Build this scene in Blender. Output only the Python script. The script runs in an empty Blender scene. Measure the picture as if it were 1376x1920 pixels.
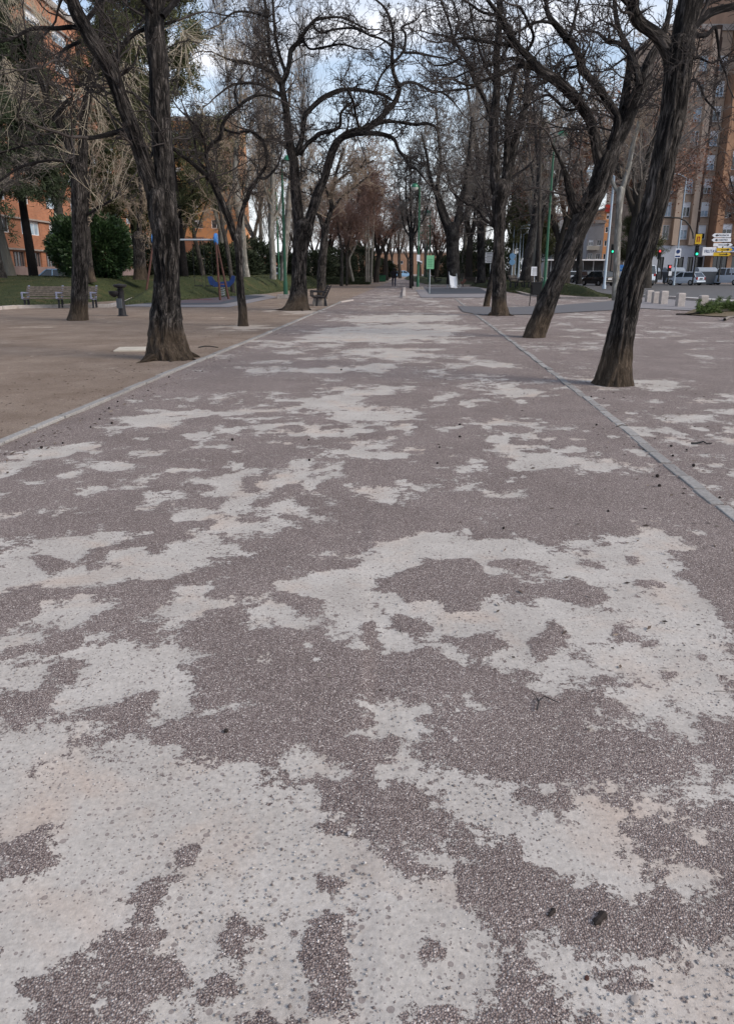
import bpy, math, random
import numpy as np
from mathutils import Vector
R_ = math.radians
C = bpy.context.scene.collection
rng = np.random.default_rng(7)
random.seed(7)

# ---------------------------------------------------------------- camera, sky, sun, exposure
PITCH = math.atan(454 / 1420)
CAMH = 1.6
cam_d = bpy.data.cameras.new('camera')
cam = bpy.data.objects.new('camera', cam_d); C.objects.link(cam)
cam.location = (0, 0, CAMH); cam.rotation_euler = (math.pi / 2 - PITCH, 0, 0)
cam_d.sensor_fit = 'HORIZONTAL'; cam_d.sensor_width = 36; cam_d.lens = 1420 / 1376 * 36
cam_d.clip_start = 0.05; cam_d.clip_end = 3000
sc = bpy.context.scene
sc.camera = cam
sc.view_settings.view_transform = 'Standard'; sc.view_settings.look = 'None'
sc.view_settings.gamma = 1; sc.view_settings.use_curve_mapping = False
sc.view_settings.exposure = 0.95
sc.cycles.max_bounces = 5; sc.cycles.diffuse_bounces = 3; sc.cycles.glossy_bounces = 2
SUN_EL, SUN_AZ = R_(34), R_(112)       # azimuth clockwise from +Y: the sun stands to the right
w = bpy.data.worlds.new('World'); sc.world = w; w.use_nodes = True
nt = w.node_tree; nt.nodes.clear()
sky = nt.nodes.new('ShaderNodeTexSky'); sky.sky_type = 'NISHITA'; sky.sun_disc = False
sky.sun_elevation = SUN_EL; sky.sun_rotation = SUN_AZ; sky.dust_density = 0.6
tc = nt.nodes.new('ShaderNodeTexCoord')
mp = nt.nodes.new('ShaderNodeMapping'); mp.inputs['Scale'].default_value = (1.6, 1.6, 4.5)
nz = nt.nodes.new('ShaderNodeTexNoise'); nz.inputs['Scale'].default_value = 1.5
nz.inputs['Detail'].default_value = 7; nz.inputs['Roughness'].default_value = 0.55; nz.inputs['Distortion'].default_value = 0.6
cr = nt.nodes.new('ShaderNodeValToRGB')
cr.color_ramp.elements[0].position = 0.45; cr.color_ramp.elements[0].color = (0.06, 0.06, 0.06, 1)
cr.color_ramp.elements[1].position = 0.66; cr.color_ramp.elements[1].color = (1, 1, 1, 1)
mx = nt.nodes.new('ShaderNodeMixRGB'); mx.inputs['Color2'].default_value = (5.9, 6.05, 6.5, 1)
bg = nt.nodes.new('ShaderNodeBackground'); bg.inputs['Strength'].default_value = 0.095
out = nt.nodes.new('ShaderNodeOutputWorld')
L = nt.links.new
L(tc.outputs['Generated'], mp.inputs['Vector']); L(mp.outputs[0], nz.inputs['Vector'])
sz = nt.nodes.new('ShaderNodeSeparateXYZ'); L(tc.outputs['Generated'], sz.inputs[0])
hz = nt.nodes.new('ShaderNodeMapRange'); L(sz.outputs['Z'], hz.inputs['Value'])     # thin high cloud thickens towards the horizon
for k_, v_ in (('From Min', 0.0), ('From Max', 0.30), ('To Min', 0.95), ('To Max', 0.0)): hz.inputs[k_].default_value = v_
mxx_ = nt.nodes.new('ShaderNodeMath'); mxx_.operation = 'MAXIMUM'
L(nz.outputs['Fac'], cr.inputs['Fac']); L(cr.outputs['Color'], mxx_.inputs[0]); L(hz.outputs[0], mxx_.inputs[1]); L(mxx_.outputs[0], mx.inputs['Fac'])
L(sky.outputs[0], mx.inputs['Color1']); L(mx.outputs[0], bg.inputs['Color']); L(bg.outputs[0], out.inputs['Surface'])
sd = bpy.data.lights.new('sun', 'SUN'); sd.energy = 1.75; sd.angle = R_(26); sd.color = (1, 0.88, 0.74)
sun = bpy.data.objects.new('sun', sd); C.objects.link(sun)
sv = Vector((math.sin(SUN_AZ) * math.cos(SUN_EL), math.cos(SUN_AZ) * math.cos(SUN_EL), math.sin(SUN_EL)))
sun.rotation_euler = (-sv).to_track_quat('-Z', 'Y').to_euler()

# ---------------------------------------------------------------- survey: photograph pixel -> place in the world
FW = np.array([0, math.cos(PITCH), -math.sin(PITCH)]); UP = np.array([0, math.sin(PITCH), math.cos(PITCH)])
def ray(px, py):
    a = (px - 688) / 1420; b = (960 - py) / 1420
    return np.array([a, 0, 0]) + FW + UP * b
def G(px, py, z=0.0):
    d = ray(px, py); t = (z - CAMH) / d[2]
    return (float(d[0] * t), float(d[1] * t))
def P(px, py, Y):
    d = ray(px, py); t = Y / d[1]
    return np.array([d[0] * t, Y, CAMH + d[2] * t])
def scale_at(p):
    return float(np.dot(np.asarray(p) - np.array([0, 0, CAMH]), FW)) / 1420    # metres per pixel
def PX(X, Y, Z):
    v = np.stack([X, Y, Z - CAMH], -1); zc = v @ FW
    return 688 + 1420 * v[..., 0] / zc, 960 - 1420 * (v @ UP) / zc

# ---------------------------------------------------------------- object helpers
def tag(o, label=None, cat=None, group=None, kind=None):
    if label: o['label'] = label
    if cat: o['category'] = cat
    if group: o['group'] = group
    if kind: o['kind'] = kind
    return o
def root(name, loc, label, cat, group=None, rz=0.0):
    o = bpy.data.objects.new(name, None); C.objects.link(o)
    o.location = tuple(float(v) for v in loc); o.rotation_euler = (0, 0, rz); o.empty_display_size = 0.2
    return tag(o, label, cat, group)
def np_mesh(name, V, F, mat=None, smooth=False, attr=None, mats=None, midx=None):
    me = bpy.data.meshes.new(name)
    V = np.asarray(V, dtype=np.float32); F = np.asarray(F, dtype=np.int32); k = F.shape[1]
    me.vertices.add(len(V)); me.vertices.foreach_set('co', V.ravel())
    me.loops.add(F.size); me.loops.foreach_set('vertex_index', F.ravel())
    me.polygons.add(len(F)); me.polygons.foreach_set('loop_start', np.arange(0, F.size, k, dtype=np.int32))
    if smooth: me.polygons.foreach_set('use_smooth', np.ones(len(F), dtype=bool))
    if mat: me.materials.append(mat)
    if attr:
        for an, (ty, data) in attr.items():
            at = me.attributes.new(an, ty, 'POINT')
            at.data.foreach_set('vector' if ty == 'FLOAT_VECTOR' else 'value', np.asarray(data, dtype=np.float32).ravel())
    me.update(calc_edges=True); me.validate(verbose=False)
    return me
def link(name, me, parent=None):
    o = bpy.data.objects.new(name, me); C.objects.link(o); o.parent = parent
    return o
def copy_tree(o, parent=None, name=None):
    c = o.copy(); C.objects.link(c)
    if parent is not None: c.parent = parent
    for ch in list(o.children): copy_tree(ch, c)
    return c

class MB:                                  # collects boxes, bars, lathes and prisms for ONE mesh object
    def __init__(s): s.v = []; s.f = []
    def add(s, vs, fs):
        b = len(s.v); s.v += [tuple(float(c) for c in v) for v in vs]; s.f += [tuple(b + i for i in f) for f in fs]
        return s
    def box(s, cx, cy, cz, sx, sy, sz, rz=0.0, rx=0.0, ry=0.0):
        vs = []
        for x in (-.5, .5):
            for y in (-.5, .5):
                for z in (-.5, .5):
                    v = Vector((x * sx, y * sy, z * sz))
                    if rx: v.rotate(__import__('mathutils').Euler((rx, 0, 0)))
                    if ry: v.rotate(__import__('mathutils').Euler((0, ry, 0)))
                    if rz: v.rotate(__import__('mathutils').Euler((0, 0, rz)))
                    vs.append((v.x + cx, v.y + cy, v.z + cz))
        return s.add(vs, [(0, 1, 3, 2), (4, 6, 7, 5), (0, 4, 5, 1), (2, 3, 7, 6), (0, 2, 6, 4), (1, 5, 7, 3)])
    def bar(s, p0, p1, r0, r1=None, n=8):
        r1 = r0 if r1 is None else r1
        p0 = Vector(p0); p1 = Vector(p1); t = (p1 - p0).normalized()
        a = t.orthogonal().normalized(); b = t.cross(a); vs = []
        for p, r in ((p0, r0), (p1, r1)):
            for i in range(n):
                th = 2 * math.pi * i / n; vs.append(p + a * math.cos(th) * r + b * math.sin(th) * r)
        return s.add(vs, [(i, (i + 1) % n, n + (i + 1) % n, n + i) for i in range(n)] + [tuple(range(n - 1, -1, -1)), tuple(range(n, 2 * n))])
    def path(s, pts, r, n=8):
        for a, b in zip(pts[:-1], pts[1:]): s.bar(a, b, r, r, n)
        return s
    def lathe(s, prof, cx=0, cy=0, cz=0, n=16, axis='z'):
        vs = []
        for r, z in prof:
            for i in range(n):
                th = 2 * math.pi * i / n; c, d = r * math.cos(th), r * math.sin(th)
                vs.append((cx + c, cy + d, cz + z) if axis == 'z' else ((cx + c, cy + z, cz + d) if axis == 'y' else (cx + z, cy + c, cz + d)))
        m = len(prof); fs = [(j * n + i, j * n + (i + 1) % n, (j + 1) * n + (i + 1) % n, (j + 1) * n + i) for j in range(m - 1) for i in range(n)]
        fs += [tuple(range(n - 1, -1, -1)), tuple((m - 1) * n + i for i in range(n))]
        return s.add(vs, fs)
    def prism(s, poly, a0, a1, axis='z'):   # polygon extruded along an axis
        n = len(poly)
        def q(p, a): return (p[0], p[1], a) if axis == 'z' else ((a, p[0], p[1]) if axis == 'x' else (p[0], a, p[1]))
        return s.add([q(p, a0) for p in poly] + [q(p, a1) for p in poly],
                     [(i, (i + 1) % n, n + (i + 1) % n, n + i) for i in range(n)] + [tuple(range(n - 1, -1, -1)), tuple(range(n, 2 * n))])
    def loft(s, rings):
        n = len(rings[0]); vs = [v for r in rings for v in r]; m = len(rings)
        return s.add(vs, [(j * n + i, j * n + (i + 1) % n, (j + 1) * n + (i + 1) % n, (j + 1) * n + i) for j in range(m - 1) for i in range(n)]
                     + [tuple(range(n - 1, -1, -1)), tuple((m - 1) * n + i for i in range(n))])
    def build(s, name, mat, parent=None, bevel=0.0, smooth=False):
        import bmesh
        me = bpy.data.meshes.new(name); me.from_pydata(s.v, [], s.f)
        bm = bmesh.new(); bm.from_mesh(me); bmesh.ops.recalc_face_normals(bm, faces=bm.faces); bm.to_mesh(me); bm.free()
        me.materials.append(mat); me.update()
        if smooth:
            for p in me.polygons: p.use_smooth = True
            try: me.set_sharp_from_angle(angle=R_(40))
            except Exception: pass
        o = bpy.data.objects.new(name, me); C.objects.link(o); o.parent = parent
        if bevel:
            b = o.modifiers.new('bevel', 'BEVEL'); b.width = bevel; b.segments = 2; b.limit_method = 'ANGLE'
        return o

# ---------------------------------------------------------------- materials
def nodes(name, rough=0.8, metal=0.0, spec=0.3):
    m = bpy.data.materials.new(name); m.use_nodes = True; t = m.node_tree
    b = t.nodes['Principled BSDF']; b.inputs['Roughness'].default_value = rough; b.inputs['Metallic'].default_value = metal
    b.inputs['Specular IOR Level'].default_value = spec
    return m, t, b
def mk(t, kind, **kw):
    n = t.nodes.new(kind)
    for k, v in kw.items():
        if hasattr(n, k) and k not in n.inputs: setattr(n, k, v)
        else: n.inputs[k].default_value = v
    return n
def ramp(t, fac, stops):
    r = t.nodes.new('ShaderNodeValToRGB'); t.links.new(fac, r.inputs['Fac'])
    while len(r.color_ramp.elements) < len(stops): r.color_ramp.elements.new(0.5)
    for e, (p, c) in zip(r.color_ramp.elements, stops): e.position = p; e.color = (*c, 1) if len(c) == 3 else c
    return r.outputs['Color']
def mathn(t, op, a, b=None, clamp=False):
    n = t.nodes.new('ShaderNodeMath'); n.operation = op; n.use_clamp = clamp
    for i, v in enumerate((a, b)):
        if v is None: continue
        if isinstance(v, (int, float)): n.inputs[i].default_value = v
        else: t.links.new(v, n.inputs[i])
    return n.outputs[0]
def mixc(t, fac, a, b, mode='MIX'):
    n = t.nodes.new('ShaderNodeMixRGB'); n.blend_type = mode
    for i, v in zip(('Fac', 'Color1', 'Color2'), (fac, a, b)):
        if isinstance(v, (int, float)): n.inputs[i].default_value = v
        elif isinstance(v, tuple): n.inputs[i].default_value = (*v, 1) if len(v) == 3 else v
        else: t.links.new(v, n.inputs[i])
    return n.outputs[0]
def bump(t, b, h, strength=0.5, dist=0.02):
    n = t.nodes.new('ShaderNodeBump'); n.inputs['Strength'].default_value = strength; n.inputs['Distance'].default_value = dist
    t.links.new(h, n.inputs['Height']); t.links.new(n.outputs[0], b.inputs['Normal'])
def plain(name, col, rough=0.7, metal=0.0, var=0.18, scale=6.0, spec=0.3, bmp=0.0):
    m, t, b = nodes(name, rough, metal, spec)
    co = mk(t, 'ShaderNodeTexCoord'); n = mk(t, 'ShaderNodeTexNoise', Scale=scale, Detail=6.0, Roughness=0.65)
    t.links.new(co.outputs['Object'], n.inputs['Vector'])
    c = ramp(t, n.outputs['Fac'], [(0.3, tuple(x * (1 - var) for x in col)), (0.7, tuple(min(1, x * (1 + var)) for x in col))])
    t.links.new(c, b.inputs['Base Color'])
    if bmp: bump(t, b, n.outputs['Fac'], bmp, 0.01)
    return m
def glow(name, col, s):
    m, t, b = nodes(name); b.inputs['Base Color'].default_value = (*col, 1)
    b.inputs['Emission Color'].default_value = (*col, 1); b.inputs['Emission Strength'].default_value = s
    return m
def bark(name, dark, light, base=None, scale=1.0, base_h=0.75):
    m, t, b = nodes(name, 0.92, 0, 0.15)
    a = mk(t, 'ShaderNodeAttribute', attribute_name='bark')
    mpn = mk(t, 'ShaderNodeMapping'); mpn.inputs['Scale'].default_value = (22 * scale, 22 * scale, 2.6 * scale)
    t.links.new(a.outputs['Vector'], mpn.inputs['Vector'])
    n = mk(t, 'ShaderNodeTexNoise', Scale=1.0, Detail=6.0, Roughness=0.7, Distortion=0.5); t.links.new(mpn.outputs[0], n.inputs['Vector'])
    n2 = mk(t, 'ShaderNodeTexNoise', Scale=1.3, Detail=3.0); t.links.new(a.outputs['Vector'], n2.inputs['Vector'])
    rd = mk(t, 'ShaderNodeAttribute', attribute_name='ridge')
    mpc = mk(t, 'ShaderNodeMapping'); mpc.inputs['Scale'].default_value = (15 * scale, 15 * scale, 2.4 * scale); t.links.new(a.outputs['Vector'], mpc.inputs['Vector'])
    n3 = mk(t, 'ShaderNodeTexNoise', Scale=1.0, Detail=5.0, Roughness=0.6, Distortion=1.2); t.links.new(mpc.outputs[0], n3.inputs['Vector'])
    crack = mathn(t, 'MULTIPLY', mathn(t, 'ABSOLUTE', mathn(t, 'SUBTRACT', n3.outputs['Fac'], 0.5)), 7.0, True)
    h = mathn(t, 'ADD', mathn(t, 'MULTIPLY', n.outputs['Fac'], 0.8), mathn(t, 'MULTIPLY', rd.outputs['Fac'], 0.35))
    h = mathn(t, 'MULTIPLY', h, mathn(t, 'ADD', mathn(t, 'MULTIPLY', crack, 0.42), 0.66))
    c = ramp(t, h, [(0.40, dark), (0.60, tuple(x * .55 + y * .45 for x, y in zip(dark, light))), (0.80, light)])
    c = mixc(t, mathn(t, 'MULTIPLY', ramp(t, n2.outputs['Fac'], [(0.5, (0, 0, 0)), (0.72, (1, 1, 1))]), 0.22), c, light)
    if base:
        ge = mk(t, 'ShaderNodeNewGeometry'); sx = mk(t, 'ShaderNodeSeparateXYZ')
        tcn = mk(t, 'ShaderNodeTexCoord'); t.links.new(tcn.outputs['Object'], sx.inputs[0])
        z = mathn(t, 'ADD', sx.outputs['Z'], mathn(t, 'MULTIPLY', mathn(t, 'SUBTRACT', n2.outputs['Fac'], 0.5), 0.9))
        f = ramp(t, mathn(t, 'DIVIDE', z, base_h), [(0.55, (1, 1, 1)), (1.0, (0, 0, 0))])
        bc = ramp(t, h, [(0.3, tuple(x * .4 for x in base)), (0.75, tuple(x * 1.25 for x in base))])
        c = mixc(t, f, c, bc)
    t.links.new(c, b.inputs['Base Color'])
    bump(t, b, mathn(t, 'ADD', mathn(t, 'MULTIPLY', crack, 0.8), n.outputs['Fac']), 1.0, 0.04)
    return m

# ---------------------------------------------------------------- branches
def frames(Pt):
    T = np.gradient(Pt, axis=1); T /= np.linalg.norm(T, axis=2, keepdims=True) + 1e-9
    ref = np.where(np.abs(T[..., 2:3]) > 0.85, np.array([0.0, 1.0, 0.0]), np.array([0.0, 0.0, 1.0]))
    # a steady reference per branch
    ref = np.repeat(ref[:, :1], Pt.shape[1], axis=1)
    A = np.cross(T, ref); ln = np.linalg.norm(A, axis=2, keepdims=True); A /= ln + 1e-9
    B = np.cross(T, A)
    return T, A, B
class Tubes:
    def __init__(s): s.V = []; s.F = []; s.B = []; s.n = 0
    def add(s, Pt, Rd, sides):              # Pt (N,m,3), Rd (N,m)
        if len(Pt) == 0: return
        N, m, _ = Pt.shape; T, A, B = frames(Pt)
        th = np.arange(sides) * 2 * np.pi / sides
        ring = np.cos(th)[None, None, :, None] * A[:, :, None] + np.sin(th)[None, None, :, None] * B[:, :, None]
        V = Pt[:, :, None] + ring * Rd[:, :, None, None]
        seg = np.concatenate([np.zeros((N, 1)), np.cumsum(np.linalg.norm(np.diff(Pt, axis=1), axis=2), axis=1)], axis=1)
        bk = np.zeros(V.shape); bk[..., 0] = np.cos(th) * Rd[:, :, None]; bk[..., 1] = np.sin(th) * Rd[:, :, None]
        bk[..., 2] = seg[:, :, None] + rng.random((N, 1, 1)) * 20
        i = np.arange(N)[:, None, None] * m * sides + np.arange(m - 1)[None, :, None] * sides; k = np.arange(sides)[None, None]
        k2 = (k + 1) % sides
        F = np.stack(np.broadcast_arrays(i + k, i + k2, i + sides + k2, i + sides + k), -1).reshape(-1, 4) + s.n
        s.V.append(V.reshape(-1, 3)); s.F.append(F); s.B.append(bk.reshape(-1, 3)); s.n += N * m * sides
    def mesh(s, name, mat, origin=(0, 0, 0)):
        if not s.V: return None
        return np_mesh(name, np.concatenate(s.V) - np.asarray(origin), np.concatenate(s.F), mat, True,
                       {'bark': ('FLOAT_VECTOR', np.concatenate(s.B))})
def unit(D): return D / (np.linalg.norm(D, axis=-1, keepdims=True) + 1e-9)
def grow(S, D, Ln, n, wig, trop=(0, 0, 0.0)):
    Pt = [S]; D = unit(D); trop = np.asarray(trop)
    step = (Ln / n)[:, None]
    bend = rng.normal(0, wig * 0.7, D.shape)
    for i in range(n):
        D = unit(D + bend * 0.5 + rng.normal(0, wig, D.shape) + trop); S = S + D * step; Pt.append(S)
        if i % 2: bend = rng.normal(0, wig * 0.7, D.shape)
    return np.stack(Pt, 1)
def spawn(Pt, k, t0=0.15, ang=(35, 75), t1=1.0):
    N, m, _ = Pt.shape
    pi = np.repeat(np.arange(N), k); t = t0 + (t1 - t0) * rng.random(N * k); f = t * (m - 1); j = np.minimum(f.astype(int), m - 2); f = (f - j)[:, None]
    a = Pt[pi, j]; b = Pt[pi, j + 1]; S = a * (1 - f) + b * f; T = unit(b - a)
    r = rng.normal(size=T.shape); pr = unit(r - (r * T).sum(1, keepdims=True) * T)
    an = np.radians(rng.uniform(ang[0], ang[1], len(T)))[:, None]
    return S, T * np.cos(an) + pr * np.sin(an), pi, t
def taper(r0, r1, m): return r0[:, None] * (1 - np.linspace(0, 1, m)[None]) + r1[:, None] * np.linspace(0, 1, m)[None]
def catmull(pts, step):
    pts = np.asarray(pts, float); out = []; n = len(pts)
    for i in range(n - 1):
        p0 = pts[max(i - 1, 0)]; p1 = pts[i]; p2 = pts[i + 1]; p3 = pts[min(i + 2, n - 1)]
        k = max(1, int(np.linalg.norm(p2[:3] - p1[:3]) / step))
        for u in np.arange(k) / k:
            out.append(0.5 * ((2 * p1) + (-p0 + p2) * u + (2 * p0 - 5 * p1 + 4 * p2 - p3) * u * u + (-p0 + 3 * p1 - 3 * p2 + p3) * u ** 3))
    out.append(pts[-1]); return np.array(out)
def vnoise(th, v, K, vs, seed):
    r = np.random.default_rng(seed); nv = int(v.max() / vs) + 4; g = r.random((nv, K))
    a = (th / (2 * np.pi) * K) % K; i = a.astype(int) % K; fa = a - np.floor(a); fa = fa * fa * (3 - 2 * fa)
    b = v / vs; j = b.astype(int); fb = b - j; fb = fb * fb * (3 - 2 * fb); i2 = (i + 1) % K
    return (g[j, i] * (1 - fa) + g[j, i2] * fa) * (1 - fb) + (g[j + 1, i] * (1 - fa) + g[j + 1, i2] * fa) * fb
def bark_tube(pts, mat, origin, sides=48, step=0.035, amp=0.10, flare=0.0, K=13, seed=1, twist=0.5, name='trunk'):
    pts = np.asarray(pts); e_, d_ = pts[-1], unit(pts[-1, :3] - pts[-2, :3]); r_ = e_[3]
    pts = np.concatenate([pts, [[*(e_[:3] + d_ * r_ * .5), r_ * .8]], [[*(e_[:3] + d_ * r_ * .85), r_ * .4]], [[*(e_[:3] + d_ * r_ * .95), r_ * .03]]])
    c = catmull(pts, step); Pt = c[:, :3]; Rd = c[:, 3]
    m = len(Pt); T = unit(np.gradient(Pt, axis=0)); A = np.zeros_like(T); A[0] = unit(np.cross(T[0], [0.2, 1, 0.1]))
    for i in range(1, m): A[i] = unit(A[i - 1] - (A[i - 1] @ T[i]) * T[i])
    B = np.cross(T, A); v = np.concatenate([[0], np.cumsum(np.linalg.norm(np.diff(Pt, axis=0), axis=1))])
    th = (np.arange(sides) * 2 * np.pi / sides)[None] + np.zeros((m, 1)); vv = v[:, None] + np.zeros((1, sides))
    tw = th + twist * np.sin(vv * 0.7 + seed) + 0.35 * (vnoise(th, vv, 5, 0.5, seed + 9) - .5)
    r1 = vnoise(tw, vv, K, 0.55, seed); r2 = vnoise(tw, vv, K * 2 + 1, 0.22, seed + 1); r3 = vnoise(tw, vv, sides // 2, 0.09, seed + 2)
    ridge = (1 - np.abs(2 * r1 - 1) * 1.3) * 0.55 + (1 - np.abs(2 * r2 - 1) * 1.3) * 0.35 + (r3 - .3) * 0.3
    low = vnoise(th, vv, 4, 1.1, seed + 4) - 0.5
    fl = 0
    if flare:
        lobe = vnoise(th, vv * 0, 9, 1, seed + 5); fl = flare * (0.35 + 1.1 * lobe ** 1.5) * np.exp(-vv / 0.22) + flare * 0.25 * np.exp(-vv / 0.7)
    R = Rd[:, None] * (1 + amp * (ridge - 0.6) * 1.6 + 0.10 * low) + fl
    V = Pt[:, None] + R[..., None] * (np.cos(th)[..., None] * A[:, None] + np.sin(th)[..., None] * B[:, None])
    bk = np.stack([np.cos(th) * R, np.sin(th) * R, vv], -1)
    i = np.arange(m - 1)[:, None] * sides; k = np.arange(sides)[None]; k2 = (k + 1) % sides
    F = np.stack([i + k, i + k2, i + sides + k2, i + sides + k], -1).reshape(-1, 4)
    return np_mesh(name, V.reshape(-1, 3) - np.asarray(origin), F, mat, True,
                   {'bark': ('FLOAT_VECTOR', bk.reshape(-1, 3)), 'ridge': ('FLOAT', ridge.ravel())})
# ---------------------------------------------------------------- material library
M = {}
M['bark'] = bark('furrowed dark bark', (0.009, 0.008, 0.008), (0.155, 0.138, 0.128), (0.115, 0.088, 0.066))
M['bark_far'] = bark('dark far bark', (0.012, 0.011, 0.012), (0.10, 0.095, 0.092))
M['limb'] = bark('dark limb bark', (0.010, 0.009, 0.010), (0.060, 0.054, 0.054))
M['twig'] = plain('dark twig', (0.045, 0.038, 0.036), 0.9, var=0.3)
M['pale_bark'] = bark('pale mottled bark', (0.16, 0.155, 0.14), (0.42, 0.41, 0.38), None, 0.35)
M['grey_bark'] = bark('grey brown bark', (0.045, 0.040, 0.036), (0.16, 0.145, 0.13))
M['pale_twig'] = plain('pale straw twig', (0.40, 0.35, 0.27), 0.85, var=0.25)
M['grey_twig'] = plain('grey twig', (0.185, 0.165, 0.150), 0.9, var=0.3)
M['tan_twig'] = plain('tan twig', (0.27, 0.215, 0.165), 0.9, var=0.3)
M['red_twig'] = plain('reddish twig', (0.21, 0.135, 0.11), 0.9, var=0.3)
M['rust_leaf'] = plain('dry rust leaf', (0.20, 0.085, 0.045), 0.85, var=0.5, scale=2)
M['yellow_leaf'] = plain('yellow leaf', (0.42, 0.29, 0.05), 0.8, var=0.4, scale=2)
M['pod'] = plain('dry seed pod', (0.022, 0.016, 0.014), 0.8, var=0.4)
M['needle'] = plain('dark needles', (0.036, 0.050, 0.026), 0.85, var=0.5, scale=1.2)
M['needle_olive'] = plain('olive needles', (0.085, 0.092, 0.042), 0.85, var=0.5, scale=0.8)
M['shrub_leaf'] = plain('glossy shrub leaf', (0.032, 0.062, 0.022), 0.45, var=0.5, scale=2.5, spec=0.5)
M['hedge'] = plain('dark hedge leaf', (0.035, 0.048, 0.026), 0.8, var=0.5)
M['green'] = plain('green painted steel', (0.010, 0.085, 0.042), 0.45, var=0.2, spec=0.5)
M['bright_green'] = plain('bright green enamel', (0.018, 0.16, 0.085), 0.35, var=0.1, spec=0.5)
M['globe'] = plain('milky diffuser', (0.62, 0.64, 0.60), 0.25, var=0.05, spec=0.5)
M['concrete'] = plain('grey concrete', (0.30, 0.27, 0.25), 0.9, var=0.25, bmp=0.3)
M['paleconc'] = plain('pale concrete', (0.42, 0.38, 0.355), 0.9, var=0.2, bmp=0.3)
M['darkmetal'] = plain('dark iron', (0.022, 0.022, 0.026), 0.5, var=0.3, metal=0.2)
M['steel'] = plain('galvanised steel', (0.42, 0.46, 0.50), 0.4, var=0.1, metal=0.4)
M['bluegrey'] = plain('blue grey painted pole', (0.36, 0.44, 0.52), 0.45, var=0.08)
M['white'] = plain('white paint', (0.74, 0.76, 0.80), 0.4, var=0.05)
M['whitecar'] = plain('white car paint', (0.62, 0.70, 0.80), 0.25, var=0.03, spec=0.6)
M['bluecar'] = plain('pale blue car paint', (0.25, 0.45, 0.68), 0.25, var=0.03, spec=0.6)
M['blackcar'] = plain('black car paint', (0.015, 0.016, 0.02), 0.22, var=0.1, spec=0.6)
M['greycar'] = plain('dark grey car paint', (0.04, 0.042, 0.048), 0.25, var=0.1, spec=0.6)
M['glass'] = plain('dark window glass', (0.030, 0.038, 0.045), 0.12, var=0.4, scale=1.5, spec=0.8)
M['skyglass'] = plain('window glass with blinds', (0.30, 0.40, 0.50), 0.2, var=0.5, scale=1.1, spec=0.7)
M['tyre'] = plain('tyre rubber', (0.016, 0.016, 0.016), 0.85, var=0.2)
M['rim'] = plain('wheel rim', (0.35, 0.36, 0.38), 0.35, metal=0.5, var=0.1)
M['taillight'] = plain('tail light', (0.28, 0.012, 0.012), 0.25, var=0.1, spec=0.6)
M['black'] = plain('black plastic', (0.014, 0.014, 0.015), 0.5, var=0.2)
M['yellow'] = plain('yellow sign', (0.62, 0.40, 0.02), 0.45, var=0.06)
M['red'] = plain('red paint', (0.42, 0.03, 0.02), 0.45, var=0.06)
M['blue'] = plain('blue paint', (0.05, 0.19, 0.50), 0.4, var=0.08)
M['blueseat'] = plain('dark blue panel', (0.018, 0.045, 0.16), 0.5, var=0.12)
M['signblue'] = plain('pale blue sign', (0.20, 0.40, 0.66), 0.4, var=0.06)
M['teal'] = plain('teal sign', (0.02, 0.24, 0.28), 0.4, var=0.06)
M['mint'] = plain('mint green panel', (0.17, 0.42, 0.24), 0.5, var=0.05)
M['redwood'] = plain('red brown timber', (0.055, 0.022, 0.016), 0.7, var=0.4, scale=3)
M['orange'] = plain('orange panel', (0.36, 0.14, 0.05), 0.5, var=0.1)
M['orangewall'] = plain('orange render', (0.46, 0.22, 0.10), 0.8, var=0.1, scale=.5)
M['creamwall'] = plain('cream render', (0.58, 0.52, 0.42), 0.8, var=0.1, scale=.5)
M['beigewall'] = plain('beige panels', (0.40, 0.31, 0.245), 0.85, var=0.12, scale=0.5)
M['brownwall'] = plain('brown brick panels', (0.27, 0.165, 0.11), 0.85, var=0.15, scale=0.5)
M['darkbrown'] = plain('dark brown brick', (0.060, 0.040, 0.032), 0.85, var=0.2, scale=2)
M['littan'] = plain('lit tan brick', (0.36, 0.21, 0.13), 0.85, var=0.15, scale=1.5)  # tan with light painted in, for the strip on the brown block
M['greywall'] = plain('grey render', (0.25, 0.25, 0.26), 0.85, var=0.12, scale=0.4)
M['shopstone'] = plain('pale shopfront stone', (0.46, 0.49, 0.55), 0.6, var=0.08)
M['plinth'] = plain('mauve stone plinth', (0.24, 0.18, 0.17), 0.8, var=0.12, scale=1.2)
M['slat'] = plain('weathered bench slat', (0.135, 0.110, 0.095), 0.8, var=0.5, scale=9, bmp=0.3)
M['benchmetal'] = plain('blue grey bench iron', (0.20, 0.22, 0.31), 0.55, var=0.2)
M['dkslat'] = plain('dark brown slat', (0.055, 0.045, 0.040), 0.8, var=0.4, scale=9)
M['skin'] = plain('skin', (0.38, 0.21, 0.15), 0.6, var=0.06)
M['jacket'] = plain('black jacket', (0.012, 0.010, 0.013), 0.85, var=0.3)
M['jeans'] = plain('dark blue jeans', (0.020, 0.026, 0.060), 0.85, var=0.25)
M['hair'] = plain('dark hair', (0.012, 0.009, 0.008), 0.7, var=0.2)
M['container'] = plain('dark grey waste container', (0.075, 0.085, 0.10), 0.5, var=0.15)
M['lid'] = plain('grey container lid', (0.30, 0.35, 0.42), 0.4, var=0.08)
M['mulch'] = plain('brown mulch', (0.13, 0.10, 0.06), 0.95, var=0.4, scale=12, bmp=0.5)
M['hatch'] = plain('pale concrete cover', (0.46, 0.42, 0.36), 0.9, var=0.14, bmp=0.2)
M['cutwood'] = plain('pale cut wood', (0.38, 0.30, 0.20), 0.85, var=0.25, scale=20)
M['greenlight'] = glow('green signal lamp', (0.03, 0.85, 0.42), 1.0)
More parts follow.
